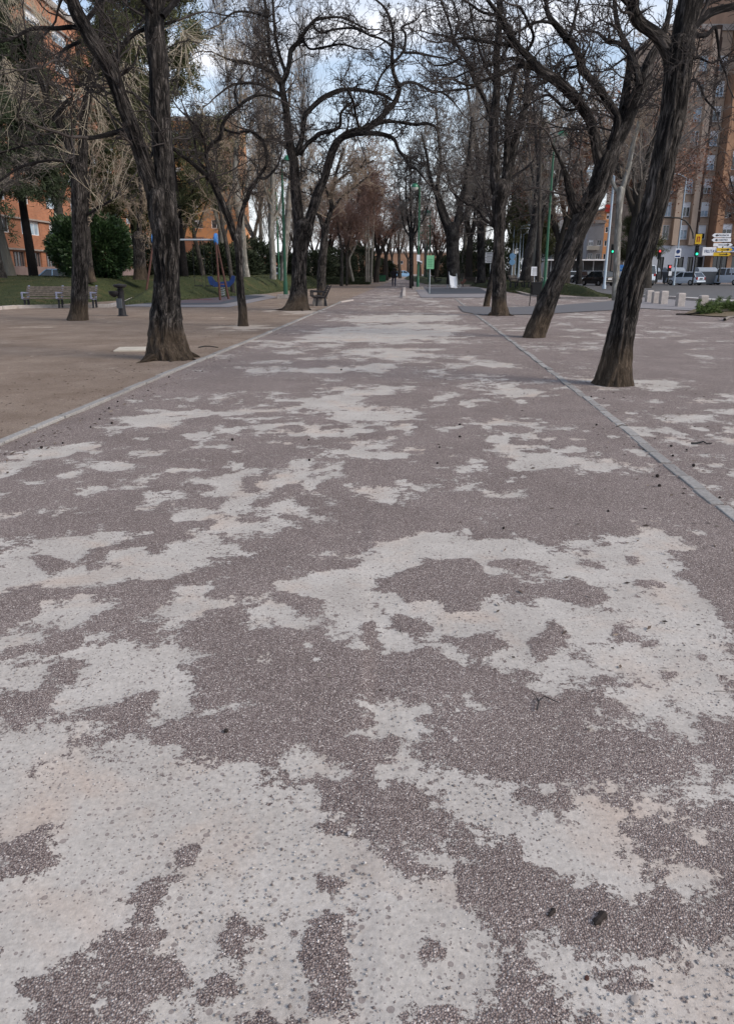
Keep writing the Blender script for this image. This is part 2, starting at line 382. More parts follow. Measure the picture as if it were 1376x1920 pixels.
M['redlight'] = glow('red signal lamp', (0.9, 0.08, 0.08), 0.7)
M['lampgold'] = glow('lit shop interior', (1.0, 0.75, 0.35), 0.8)

def brick_mat(name, c1, c2, mortar, sx=1.0):
    m, t, b = nodes(name, 0.85)
    co = mk(t, 'ShaderNodeTexCoord'); sp = mk(t, 'ShaderNodeSeparateXYZ'); t.links.new(co.outputs['Object'], sp.inputs[0])
    cb = mk(t, 'ShaderNodeCombineXYZ'); t.links.new(mathn(t, 'ADD', sp.outputs['X'], sp.outputs['Y']), cb.inputs['X']); t.links.new(sp.outputs['Z'], cb.inputs['Y'])
    br = mk(t, 'ShaderNodeTexBrick', Scale=1.0); br.inputs['Color1'].default_value = (*c1, 1); br.inputs['Color2'].default_value = (*c2, 1)
    br.inputs['Mortar'].default_value = (*mortar, 1); br.inputs['Brick Width'].default_value = 0.5 * sx; br.inputs['Row Height'].default_value = 0.16 * sx
    br.inputs['Mortar Size'].default_value = 0.012; t.links.new(cb.outputs[0], br.inputs['Vector'])
    n = mk(t, 'ShaderNodeTexNoise', Scale=0.7, Detail=6.0); t.links.new(co.outputs['Object'], n.inputs['Vector'])
    c = mixc(t, 0.6, br.outputs['Color'], ramp(t, n.outputs['Fac'], [(0.3, (0.55, 0.55, 0.55)), (0.7, (1.15, 1.1, 1.05))]), 'MULTIPLY')
    t.links.new(c, b.inputs['Base Color']); return m
M['brick'] = brick_mat('orange brick', (0.44, 0.195, 0.11), (0.36, 0.155, 0.09), (0.34, 0.22, 0.16))
M['panelbeige'] = brick_mat('beige stone panels', (0.44, 0.345, 0.275), (0.40, 0.31, 0.245), (0.24, 0.18, 0.15), 6.0)
# ---------------------------------------------------------------- ground: one sheet with bare and gravelled patches
PALE = [  # outlines of the washed-out hardpan patches, surveyed from the photograph (pixels), laid out on the ground
 [(0,1360),(60,1345),(110,1340),(170,1365),(165,1400),(150,1465),(190,1468),(205,1440),(225,1400),(255,1385),(300,1392),(350,1400),(400,1410),(430,1430),(470,1450),(500,1478),(530,1500),(550,1490),(580,1465),(600,1480),(640,1520),(600,1530),(660,1560),(700,1590),(770,1595),(830,1600),(865,1610),(860,1665),(855,1690),(890,1710),(905,1745),(965,1775),(940,1830),(895,1870),(890,1950),(-40,1950),(-40,1360)],
 [(540,1430),(590,1405),(660,1418),(688,1440),(750,1415),(800,1430),(820,1420),(845,1440),(880,1465),(960,1490),(1010,1525),(1060,1560),(1130,1575),(1180,1615),(1205,1650),(1180,1662),(1100,1645),(1060,1645),(1020,1610),(960,1565),(900,1550),(870,1530),(810,1505),(780,1475),(740,1460),(690,1475),(640,1462),(590,1455)],
 [(1010,1830),(1045,1790),(1100,1800),(1140,1850),(1200,1870),(1220,1850),(1165,1800),(1170,1770),(1240,1785),(1300,1745),(1400,1775),(1400,1950),(1050,1950),(1045,1880)],
 [(1000,1765),(1035,1760),(1030,1800),(990,1790)],[(1245,1625),(1290,1625),(1325,1655),(1290,1665),(1255,1645)],
 [(1070,1525),(1090,1490),(1110,1510),(1130,1530),(1110,1545)],[(990,1280),(1020,1278),(1070,1310),(1045,1330),(1010,1325)],
 [(640,1375),(665,1360),(690,1380),(660,1388)],[(740,1340),(775,1330),(775,1385),(745,1360)],[(1010,1480),(1050,1470),(1055,1480),(1020,1488)],
 [(-30,1262),(60,1248),(70,1285),(-30,1290)],[(95,1300),(200,1250),(335,1262),(335,1290),(260,1300),(200,1335),(110,1342)],
 [(280,1320),(360,1305),(375,1335),(440,1310),(440,1335),(340,1360),(270,1362)],
 [(-30,1055),(60,1030),(110,1010),(200,1002),(205,1012),(170,1030),(160,1045),(230,1030),(300,1020),(400,985),(450,975),(485,985),(440,1005),(455,1020),(415,1050),(410,1065),(350,1080),(240,1095),(150,1105),(90,1098),(20,1102),(-30,1110)],
 [(355,1100),(375,1075),(440,1073),(450,1085),(400,1105),(350,1112)],[(100,1130),(150,1118),(210,1135),(200,1150),(135,1163),(130,1145)],
 [(215,1180),(300,1140),(380,1125),(380,1150),(350,1178),(285,1185),(330,1155),(240,1190)],[(190,1230),(205,1205),(255,1200),(265,1220),(225,1235)],
 [(-10,1200),(50,1190),(55,1205),(-10,1212)],[(285,1240),(320,1220),(360,1230),(340,1248)],[(400,1240),(430,1225),(470,1230),(450,1250)],
 [(340,965),(380,950),(415,958),(380,970)],[(400,895),(460,880),(475,890),(450,900),(475,915),(430,930),(395,915)],
 [(480,910),(520,890),(520,865),(600,862),(610,880),(580,900),(510,915)],[(410,945),(480,935),(470,950),(430,952)],
 [(480,950),(540,938),(590,950),(560,960),(530,970),(540,985),(510,1000),(495,980),(475,965)],[(560,918),(600,925),(640,915),(625,930),(600,945),(565,930)],
 [(655,912),(700,915),(760,905),(830,902),(820,912),(760,925),(720,932),(700,925),(660,920)],
 [(-10,870),(80,835),(180,830),(175,850),(120,860),(60,868),(-10,885)],[(115,880),(200,870),(285,868),(240,882),(120,888)],
 [(920,830),(1000,850),(1130,852),(1120,865),(1190,870),(1160,880),(1080,885),(1040,870),(960,860)],
 [(610,855),(680,830),(720,820),(760,830),(835,855),(760,858),(690,858)],[(870,830),(930,815),(970,825),(930,832)],
 [(460,1172),(440,1135),(500,1095),(560,1080),(610,1082),(700,1045),(735,1020),(800,1000),(870,1015),(960,1020),(1100,1030),(1150,1000),(1180,995),(1175,970),(1285,995),(1250,1035),(1320,1095),(1310,1130),(1400,1175),(1400,1355),(1270,1355),(1240,1330),(1160,1335),(1140,1300),(1200,1290),(1160,1270),(1060,1265),(1000,1250),(900,1245),(820,1235),(810,1200),(730,1225),(650,1220),(620,1190),(560,1160),(500,1182)],
 [(370,815),(450,805),(500,795),(590,790),(560,800),(480,812),(380,820)],[(540,765),(600,745),(690,730),(770,725),(740,735),(690,745),(650,760),(560,768)],
 [(620,770),(660,760),(700,770),(780,765),(810,750),(820,730),(870,740),(840,755),(790,770),(780,785),(700,790),(640,785)],
 [(600,815),(680,805),(800,800),(720,810),(620,815)],[(540,640),(600,615),(760,605),(900,612),(860,625),(740,640),(640,642)],
 [(830,755),(900,745),(920,750),(870,760)],[(900,730),(1000,728),(1020,735),(980,755),(930,745)],[(640,665),(700,650),(820,655),(740,670)],
 [(880,680),(960,680),(970,690),(910,692)],[(550,692),(760,680),(700,697),(570,702)],[(205,800),(260,770),(380,765),(440,775),(340,790),(300,800)],
 [(620,600),(700,590),(850,592),(830,602),(700,606)],[(1120,706),(1270,716),(1280,735),(1220,735),(1170,722),(1090,715)],[(1335,808),(1376,812),(1376,828),(1345,820)],
 [(425,612),(457,608),(492,611),(490,616),(455,619),(428,617)],[(515,583),(560,578),(600,583),(560,589)],
 [(1310,765),(1400,768),(1400,782),(1330,778)]]
HOLE = [
 [(-10,1590),(60,1560),(95,1545),(80,1590),(100,1625),(75,1665),(40,1655),(-10,1650)],[(230,1685),(260,1660),(320,1655),(315,1675),(285,1700),(275,1735),(262,1700)],
 [(185,1795),(210,1745),(275,1740),(285,1770),(250,1790),(200,1812)],[(120,1820),(35,1845),(85,1870),(80,1950),(150,1950),(155,1870),(165,1815),(140,1780),(125,1790)],
 [(200,1800),(330,1800),(350,1850),(290,1880),(270,1950),(205,1950),(215,1860),(150,1840)],[(415,1745),(445,1730),(470,1750),(455,1790),(420,1800),(405,1780)],
 [(400,1830),(440,1820),(440,1850),(400,1890),(360,1895),(375,1860)],[(575,1755),(625,1705),(655,1725),(630,1760),(640,1825),(590,1830),(570,1800)],
 [(590,1870),(640,1860),(650,1910),(585,1905)],[(590,1645),(620,1632),(645,1655),(615,1678),(588,1665)],[(575,1545),(610,1530),(655,1545),(630,1562),(580,1565)],
 [(330,1600),(380,1580),(370,1605),(345,1612)],[(440,1905),(500,1895),(560,1950),(440,1950)],[(700,1590),(745,1590),(790,1630),(795,1645),(750,1628)],
 [(755,1900),(860,1890),(865,1950),(750,1950)],[(800,1770),(830,1765),(832,1790),(805,1790)],[(60,1045),(110,1040),(120,1060),(95,1090),(80,1060)],
 [(740,1080),(800,1050),(880,1050),(915,1080),(960,1090),(930,1110),(890,1110),(890,1140),(850,1150),(810,1120),(760,1140),(740,1115),(680,1110)],
 [(700,1130),(760,1160),(800,1230),(770,1255),(775,1190)],[(960,1100),(1050,1100),(1075,1075),(1130,1120),(1100,1140),(1080,1130),(1040,1120)],
 [(1040,1160),(1060,1190),(1010,1250),(990,1210)],[(925,1055),(990,1045),(990,1060),(940,1062)],[(1165,1040),(1210,1045),(1190,1058)],
 [(1180,1085),(1230,1090),(1260,1105),(1190,1100)],[(500,1100),(560,1110),(600,1130),(570,1150),(520,1130)],[(830,1195),(930,1185),(960,1215),(880,1240)],[(1230,1250),(1270,1262),(1250,1280)],
 [(670,1175),(700,1165),(720,1195),(690,1215)]]
KL = [G(x, y) for x, y in ((-120, 885), (0, 833), (160, 766), (322, 698), (500, 626), (600, 583), (637, 567))]       # left kerb
KR = [G(x, y) for x, y in ((1500, 1092), (1376, 983), (1215, 850), (1120, 771), (1030, 699), (945, 632), (888, 589), (852, 560))]
def lineX(K, Y):
    K = sorted(K, key=lambda p: p[1]); ys = np.array([p[1] for p in K]); xs = np.array([p[0] for p in K])
    s0 = (xs[-1] - xs[0]) / (ys[-1] - ys[0])
    v = np.interp(Y, ys, xs); v = np.where(Y < ys[0], xs[0] + (Y - ys[0]) * s0, v); return np.where(Y > ys[-1], xs[-1] + (Y - ys[-1]) * s0, v)
def signed(poly, X, Y):                   # + inside, metres
    q = np.array(poly); n = len(q); d = np.full(X.shape, 1e9); ins = np.zeros(X.shape, bool)
    for i in range(n):
        a = q[i]; b = q[(i + 1) % n]; e = b - a; wx = X - a[0]; wy = Y - a[1]
        t = np.clip((wx * e[0] + wy * e[1]) / (e @ e + 1e-9), 0, 1); d = np.minimum(d, (wx - e[0] * t) ** 2 + (wy - e[1] * t) ** 2)
        c = (a[1] > Y) != (b[1] > Y); xx = (b[0] - a[0]) * (Y - a[1]) / (b[1] - a[1] + 1e-12) + a[0]; ins ^= c & (X < xx)
    return np.where(ins, 1, -1) * np.sqrt(d)
def fbm2(X, Y, s, seed, oct=4):
    r = np.random.default_rng(seed); out = np.zeros(X.shape); amp = 1; tot = 0
    for o in range(oct):
        g = r.random((257, 257)); x = (X / s + 37.3 * o) % 256; y = (Y / s + 11.7 * o) % 256; i = x.astype(int); j = y.astype(int)
        fx = x - i; fy = y - j; fx = fx * fx * (3 - 2 * fx); fy = fy * fy * (3 - 2 * fy)
        out += amp * ((g[i, j] * (1 - fx) + g[i + 1, j] * fx) * (1 - fy) + (g[i, j + 1] * (1 - fx) + g[i + 1, j + 1] * fx) * fy); tot += amp; amp *= .5; s *= .5
    return out / tot
def pale_field(X, Y):
    xl = lineX(KL, Y); xr = lineX(KR, Y); left = X < xl; right = X > xr
    n = (fbm2(X + 40, Y * 0.8 + 90, 1.5, 3) - 0.5) * 2.6
    px, py = PX(X, Y, np.zeros_like(X))
    far = np.clip((Y - 4.5) / 8, 0, 1)
    base = -0.70 + 0.50 * far - 0.25 * np.clip((Y - 50) / 40, 0, 1)
    edge = np.minimum(X - xl, xr - X)
    base = base - 0.5 * np.clip(1 - edge / 1.3, 0, 1) * (Y > 7)
    base = np.where(left, -0.92, np.where(right, -0.46, base))
    v = base + n * 0.62
    mid = (fbm2(X + 17, Y * 0.9 + 31, 0.42, 77, 4) - 0.5)
    for q in PALE:
        p = [G(a, b) for a, b in q]; arr = np.array(p); mnx, mny = arr.min(0) - .5; mxx, mxy = arr.max(0) + .5
        s = (X > mnx) & (X < mxx) & (Y > mny) & (Y < mxy)
        if s.any():
            wd = 0.08 + 0.017 * arr[:, 1].mean(); sdv = signed(p, X[s], Y[s]); v[s] = np.maximum(v[s], np.where(sdv > 0, np.clip(sdv / wd + .15, 0, 1) * 0.64, np.clip(sdv / wd / 1.7, -1, 0) * .95))
    for q in HOLE:
        p = [G(a, b) for a, b in q]; arr = np.array(p); mnx, mny = arr.min(0) - .5; mxx, mxy = arr.max(0) + .5
        s = (X > mnx) & (X < mxx) & (Y > mny) & (Y < mxy)
        if s.any():
            sdv = signed(p, X[s], Y[s]); v[s] = np.minimum(v[s], -np.clip((sdv + .01) / 0.04, -1.2, 1) * 0.66)
    lace = (fbm2(X + 5, Y * 0.95 + 3, 0.17, 78, 4) - 0.5) * 2.9 * np.clip((Y - 1.0) / 1.8, 0.3, 1) * np.clip((16 - Y) / 8, 0.25, 1) * (v > -0.66) * (~left)
    return v + lace + mid * np.clip(0.55 + Y * .11, 0, 2.4)
def axis(bounds):
    out = [bounds[0][0]]
    for a, b, st in bounds:
        k = max(1, int(round((b - a) / st))); out += list(np.linspace(a, b, k + 1)[1:])
    return np.array(out)
gx = axis([(-900, -100, 100), (-100, -20, 8), (-20, -7, 0.35), (-7, -2.8, 0.06), (-2.8, 3.2, 0.03), (3.2, 9, 0.06), (9, 24, 0.35), (24, 100, 8), (100, 900, 100)])
gy = axis([(-300, -20, 40), (-20, 0.8, 4), (0.8, 5, 0.025), (5, 12, 0.05), (12, 25, 0.12), (25, 70, 0.4), (70, 120, 3), (120, 1500, 80)])
GX, GY = np.meshgrid(gx, gy)
PV = pale_field(GX, GY)
xl = lineX(KL, GY); LEFT = np.clip((xl - GX) / 0.15 + 0.5, 0, 1); RIGHT = np.clip((GX - lineX(KR, GY)) / 0.15 + .5, 0, 1)
GZ = (fbm2(GX, GY, 0.9, 11) - .5) * 0.02 * np.exp(-((GX / 12) ** 2 + (GY / 30) ** 2)) + np.clip(PV, -.4, .4) * -0.006 * (GY < 15) - 0.0
nx, ny = len(gx), len(gy); ii = np.arange(nx - 1)[None] + np.arange(ny - 1)[:, None] * nx
GF = np.stack([ii, ii + 1, ii + nx + 1, ii + nx], -1).reshape(-1, 4)

m, t, b = nodes('park gravel', 0.9, 0, 0.2)
co = mk(t, 'ShaderNodeTexCoord'); O = co.outputs['Object']
def N_(scale, detail=4.0, rough=0.6, dist=0.0):
    n = mk(t, 'ShaderNodeTexNoise', Scale=scale, Detail=detail, Roughness=rough, Distortion=dist); t.links.new(O, n.inputs['Vector']); return n.outputs['Fac']
pa = mk(t, 'ShaderNodeAttribute', attribute_name='pale').outputs['Fac']
sa = mk(t, 'ShaderNodeAttribute', attribute_name='sand').outputs['Fac']
e1 = mathn(t, 'ADD', mathn(t, 'MULTIPLY', mathn(t, 'SUBTRACT', N_(3.8, 8.0, 0.7, 0.2), 0.5), 1.9), mathn(t, 'MULTIPLY', mathn(t, 'SUBTRACT', N_(10.5, 7.0, 0.7, 0.2), 0.5), 2.2))
e2 = mathn(t, 'MULTIPLY', mathn(t, 'SUBTRACT', N_(28.0, 6.0, 0.75), 0.5), 2.3)
e3 = mathn(t, 'MULTIPLY', mathn(t, 'SUBTRACT', N_(130.0, 2.0, 0.6), 0.5), 0.7)
e = mathn(t, 'ADD', mathn(t, 'ADD', pa, e1), mathn(t, 'ADD', e2, e3))
mask = ramp(t, mathn(t, 'ADD', mathn(t, 'MULTIPLY', e, 2.0), 0.5), [(0.45, (0, 0, 0)), (0.56, (1, 1, 1))])
vo = mk(t, 'ShaderNodeTexVoronoi', Scale=180.0, Randomness=1.0); t.links.new(O, vo.inputs['Vector'])
vb = mk(t, 'ShaderNodeSeparateColor'); t.links.new(vo.outputs['Color'], vb.inputs[0])
v2 = mk(t, 'ShaderNodeTexVoronoi', Scale=310.0); t.links.new(O, v2.inputs['Vector'])
v2b = mk(t, 'ShaderNodeSeparateColor'); t.links.new(v2.outputs['Color'], v2b.inputs[0])
gc = ramp(t, vb.outputs[0], [(0.0, (0.055, 0.042, 0.040)), (0.30, (0.125, 0.102, 0.097)), (0.72, (0.20, 0.172, 0.163)), (0.92, (0.32, 0.29, 0.275)), (1.0, (0.62, 0.59, 0.57))])
gc = mixc(t, 0.35, gc, ramp(t, v2b.outputs[1], [(0.0, (0.05, 0.036, 0.038)), (0.6, (0.19, 0.155, 0.155)), (1.0, (0.50, 0.47, 0.46))]))
gc = mixc(t, mathn(t, 'MULTIPLY', ramp(t, vo.outputs['Distance'], [(0.35, (0, 0, 0)), (0.75, (1, 1, 1))]), 0.60), gc, (0.030, 0.023, 0.022))
gc = mixc(t, 1.0, gc, ramp(t, N_(1.1, 5.0), [(0.35, (1.34, 1.28, 1.24)), (0.65, (1.64, 1.59, 1.55))]), 'MULTIPLY')
# pale hardpan: faint clay tints, pits and half-buried stones
pc = ramp(t, N_(2.4, 7.0, 0.62), [(0.3, (0.36, 0.335, 0.312)), (0.5, (0.42, 0.395, 0.37)), (0.7, (0.48, 0.455, 0.43))])
pc = mixc(t, mathn(t, 'MULTIPLY', ramp(t, N_(1.7, 4.0, 0.6, 0.5), [(0.52, (0, 0, 0)), (0.68, (1, 1, 1))]), 0.45), pc, (0.47, 0.36, 0.29))
pit = mk(t, 'ShaderNodeTexVoronoi', Scale=34.0); t.links.new(O, pit.inputs['Vector'])
pb = mk(t, 'ShaderNodeSeparateColor'); t.links.new(pit.outputs['Color'], pb.inputs[0])
isp = mathn(t, 'MULTIPLY', mathn(t, 'LESS_THAN', pit.outputs['Distance'], mathn(t, 'MULTIPLY', pb.outputs[1], 0.34)), mathn(t, 'GREATER_THAN', pb.outputs[0], 0.52))
pit2 = mk(t, 'ShaderNodeTexVoronoi', Scale=85.0); t.links.new(O, pit2.inputs['Vector'])
pb2 = mk(t, 'ShaderNodeSeparateColor'); t.links.new(pit2.outputs['Color'], pb2.inputs[0])
isp2 = mathn(t, 'MULTIPLY', mathn(t, 'LESS_THAN', pit2.outputs['Distance'], 0.30), mathn(t, 'GREATER_THAN', pb2.outputs[0], 0.72))
pc = mixc(t, mathn(t, 'MULTIPLY', isp, 0.75), pc, (0.19, 0.16, 0.155)); pc = mixc(t, mathn(t, 'MULTIPLY', isp2, 0.7), pc, (0.17, 0.145, 0.14))
pc = mixc(t, 0.6, pc, ramp(t, N_(55.0, 6.0, 0.75), [(0.3, (0.58, 0.56, 0.55)), (0.62, (1.14, 1.13, 1.12))]), 'MULTIPLY')
# compacted sand beyond the left kerb
scn = ramp(t, N_(0.9, 7.0, 0.7), [(0.3, (0.185, 0.140, 0.108)), (0.5, (0.235, 0.185, 0.148)), (0.7, (0.30, 0.245, 0.20))])
scn = mixc(t, 0.55, scn, ramp(t, vb.outputs[1], [(0.0, (0.25, 0.22, 0.2)), (0.5, (0.95, 0.9, 0.9)), (1.0, (1.7, 1.7, 1.7))]), 'MULTIPLY')
col = mixc(t, sa, gc, scn); col = mixc(t, mask, col, mixc(t, mathn(t, 'MULTIPLY', sa, 0.7), pc, (0.43, 0.35, 0.28)))
t.links.new(col, b.inputs['Base Color'])
gh = mathn(t, 'SUBTRACT', 1.0, vo.outputs['Distance'])
gh = mathn(t, 'ADD', gh, mathn(t, 'MULTIPLY', vb.outputs[2], 0.6))
ph = mathn(t, 'SUBTRACT', mathn(t, 'MULTIPLY', N_(26.0, 5.0, 0.7), 0.8), mathn(t, 'ADD', mathn(t, 'MULTIPLY', isp, 0.9), mathn(t, 'MULTIPLY', isp2, 0.35)))
hm = t.nodes.new('ShaderNodeMix'); hm.data_type = 'FLOAT'
mg = mk(t, 'ShaderNodeSeparateColor'); t.links.new(mask, mg.inputs[0])
t.links.new(mg.outputs[0], hm.inputs[0]); t.links.new(gh, hm.inputs[2]); t.links.new(ph, hm.inputs[3])
bump(t, b, hm.outputs[0], 0.85, 0.006)
M['ground'] = m
g = link('ground', np_mesh('ground', np.stack([GX, GY, GZ], -1).reshape(-1, 3), GF, m, True, {'pale': ('FLOAT', PV.ravel()), 'sand': ('FLOAT', LEFT.ravel())}))
tag(g, kind='structure')
def gz(x, y): return 0.0

# loose gravel and half-buried stones close to the camera
octa = np.array([[1, 0, 0], [0, 1, 0], [-1, 0, 0], [0, -1, 0], [0, 0, 1.0], [0, 0, -1.0]])
of = np.array([[0, 1, 4], [1, 2, 4], [2, 3, 4], [3, 0, 4], [1, 0, 5], [2, 1, 5], [3, 2, 5], [0, 3, 5]])
def pebbles(n, xr, yr, rlo, rhi, want, bury, name, mat):
    u = rng.random(n * 3); Y = yr[0] * (yr[1] / yr[0]) ** u; X = (rng.random(n * 3) - .5) * 2 * (0.55 * Y + .25) + 0.0
    v = pale_field(X, Y); keep = (v < -0.12) if want == 'gravel' else (v > 0.1)
    X, Y = X[keep][:n], Y[keep][:n]; k = len(X); r = rlo + (rhi - rlo) * rng.random(k) ** 2.5
    V = octa[None] * (r[:, None, None] * rng.uniform(.6, 1.25, (k, 6, 1))) * np.array([1, 1, .62])
    a = rng.random(k) * 6.28; c, s = np.cos(a), np.sin(a); V = np.stack([V[..., 0] * c[:, None] - V[..., 1] * s[:, None] * .75, V[..., 0] * s[:, None] + V[..., 1] * c[:, None] * .75, V[..., 2]], -1)
    V += np.stack([X, Y, r * bury], -1)[:, None]; F = (of[None] + 6 * np.arange(k)[:, None, None]).reshape(-1, 3)
    o = link(name, np_mesh(name, V.reshape(-1, 3), F, mat, True)); return o
def stonemat(name, stops):
    m, t, b = nodes(name, 0.8); ge = mk(t, 'ShaderNodeNewGeometry'); t.links.new(ramp(t, ge.outputs['Random Per Island'], stops), b.inputs['Base Color']); return m
M['gravel'] = stonemat('loose gravel', [(0, (0.05, 0.033, 0.036)), (0.5, (0.17, 0.135, 0.135)), (0.85, (0.30, 0.27, 0.27)), (1, (0.75, 0.73, 0.72))])
M['stones'] = stonemat('half buried stones', [(0, (0.14, 0.115, 0.11)), (0.7, (0.34, 0.32, 0.31)), (1, (0.46, 0.44, 0.43))])
tag(pebbles(42000, 0, (1.1, 6.5), 0.0015, 0.0040, 'gravel', 0.25, 'loose_gravel', M['gravel']), 'loose mauve gravel crumbs over the dark patches of the path', 'gravel', kind='stuff')
tag(pebbles(5000, 0, (1.1, 5.5), 0.0022, 0.0075, 'pale', -0.15, 'embedded_stones', M['stones']), 'small stones half buried in the pale hardpan', 'stones', kind='stuff')

# ---------------------------------------------------------------- kerbs
def kerb(name, pts, wdt=0.16, h=0.07, stone=0.55, mat='concrete', jit=0.012):
    mb = MB(); pts = [Vector((p[0], p[1], 0)) for p in pts]; tot = 0
    for a, b_ in zip(pts[:-1], pts[1:]):
        d = b_ - a; ln = d.length; k = max(1, int(ln / stone)); an = math.atan2(d.y, d.x)
        for i in range(k):
            c = a + d * ((i + .5) / k); s = random.uniform(-1, 1)
            off = Vector((-d.y, d.x, 0)).normalized() * s * jit
            mb.box(c.x + off.x, c.y + off.y, h / 2 - 0.06 + random.uniform(-.004, .006), ln / k - (0.024 if stone > .4 else 0.035), wdt, h + 0.12, an + s * 0.006)
    o = mb.build(name, M[mat], None, 0.008); return tag(o, kind='structure')
m, t, b = nodes('kerb stone', 0.85); co = mk(t, 'ShaderNodeTexCoord'); ge = mk(t, 'ShaderNodeNewGeometry')
n = mk(t, 'ShaderNodeTexNoise', Scale=40.0, Detail=6.0); t.links.new(co.outputs['Object'], n.inputs['Vector'])
c = mixc(t, 0.6, ramp(t, ge.outputs['Random Per Island'], [(0, (0.22, 0.21, 0.205)), (1, (0.33, 0.32, 0.31))]), ramp(t, n.outputs['Fac'], [(0.3, (0.5, 0.5, 0.5)), (0.7, (1.2, 1.2, 1.2))]), 'MULTIPLY')
t.links.new(c, b.inputs['Base Color']); bump(t, b, n.outputs['Fac'], 0.5, 0.01); M['kerb'] = m
kerb('kerb', KL, 0.10, 0.035, 0.62, 'kerb', 0.008); kerb('kerb', [(p[0] + 0.06, p[1]) for p in KR], 0.10, 0.012, 0.34, 'kerb', 0.016)
kerb('kerb', [G(-60, 585), G(30, 578), G(100, 577), G(205, 576), G(236, 569), G(250, 562)], 0.2, 0.14, 0.9, 'paleconc')
kerb('kerb', [G(757, 558), G(758, 541)], 0.2, 0.13, 0.9, 'paleconc')
kerb('kerb', [G(637, 567), G(660, 563)], 0.16, 0.06, 0.6, 'paleconc')
kerb('kerb', [G(800, 536), G(860, 536), G(920, 536)], 0.3, 0.15, 0.9, 'paleconc')
kerb('kerb', [G(655, 532), G(690, 528), G(735, 528)], 0.3, 0.15, 0.9, 'paleconc')
kerb('kerb', [G(965, 547), G(990, 554), G(1050, 560), G(1140, 561)], 0.18, 0.13, 0.8, 'concrete')
kerb('kerb', [G(1195, 556), G(1250, 559), G(1330, 566), G(1420, 572)], 0.22, 0.14, 0.9, 'paleconc')

def sheet(name, px, mat, z, kind='structure', label=None, cat=None):
    pts = [G(*p) for p in px]; me = bpy.data.meshes.new(name)
    me.from_pydata([(a, c, z) for a, c in pts], [], [tuple(range(len(pts)))]); me.materials.append(mat)
    o = link(name, me); return tag(o, label, cat, None, kind)
M['asphalt'] = plain('worn asphalt', (0.115, 0.115, 0.125), 0.9, var=0.12, scale=25)
M['road'] = plain('road asphalt', (0.105, 0.105, 0.110), 0.85, var=0.15, scale=1.2)
M['matdark'] = plain('blue grey safety surface', (0.060, 0.068, 0.085), 0.9, var=0.12, scale=4)
M['matmauve'] = plain('mauve safety surface', (0.085, 0.072, 0.088), 0.9, var=0.15, scale=4)
M['matred'] = plain('maroon safety surface', (0.10, 0.052, 0.065), 0.9, var=0.15, scale=4)
M['paving'] = plain('pale paving', (0.215, 0.205, 0.215), 0.85, var=0.12, scale=2)
M['paint'] = plain('worn road paint', (0.50, 0.50, 0.50), 0.8, var=0.2, scale=8)
sheet('crosswise_path', [(858, 574), (868, 585), (905, 591), (1000, 590), (1230, 577), (1310, 572), (1200, 565), (1150, 564), (1040, 573), (940, 577)], M['asphalt'], 0.022)
sheet('pavement', [(1195, 578), (1410, 588), (1480, 578), (1400, 572), (1195, 557)], M['paving'], 0.026)
sheet('pavement_edge', [(790, 558), (918, 558), (912, 538), (775, 538)], M['paving'], 0.020)
sheet('play_surface', [(796, 541), (804, 551.5), (918, 550.5), (900, 540.5)], M['matdark'], 0.03)
sheet('play_surface', [(236, 569), (335, 571.5), (414, 571), (470, 561), (500, 555), (470, 553.5), (345, 554), (262, 562)], M['matdark'], 0.022)
sheet('play_surface_panel', [(250, 566.5), (330, 569), (408, 568), (440, 561), (432, 556), (345, 556.5), (275, 562)], M['matmauve'], 0.026)
sheet('play_surface_spot', [(335, 562.5), (400, 563.5), (395, 561), (340, 560.5)], M['matred'], 0.030)
sheet('play_surface_border', [(215, 574), (330, 576), (430, 576), (520, 557), (500, 552), (340, 551), (240, 561)], M['paving'], 0.014)
def wsheet(name, pts, mat, z):
    me = bpy.data.meshes.new(name); me.from_pydata([(a, c, z) for a, c in pts], [], [tuple(range(len(pts)))]); me.materials.append(mat); return tag(link(name, me), None, None, None, 'structure')
wsheet('road', [(13.5, 50), (16.0, 46.5), (60, 37), (60, 44), (46, 96), (34, 99), (34, 220), (14, 220), (14, 70)], M['road'], 0.018)
wsheet('road_line', [G(1200, 553), G(1300, 559), G(1400, 566), G(1400, 564.4), G(1300, 557.8), G(1200, 552)], M['paint'], 0.024)
wsheet('side_road', [(-22, 52), (-17, 52), (-17, 220), (-22, 220)], M['road'], 1.0 if False else 0.03)

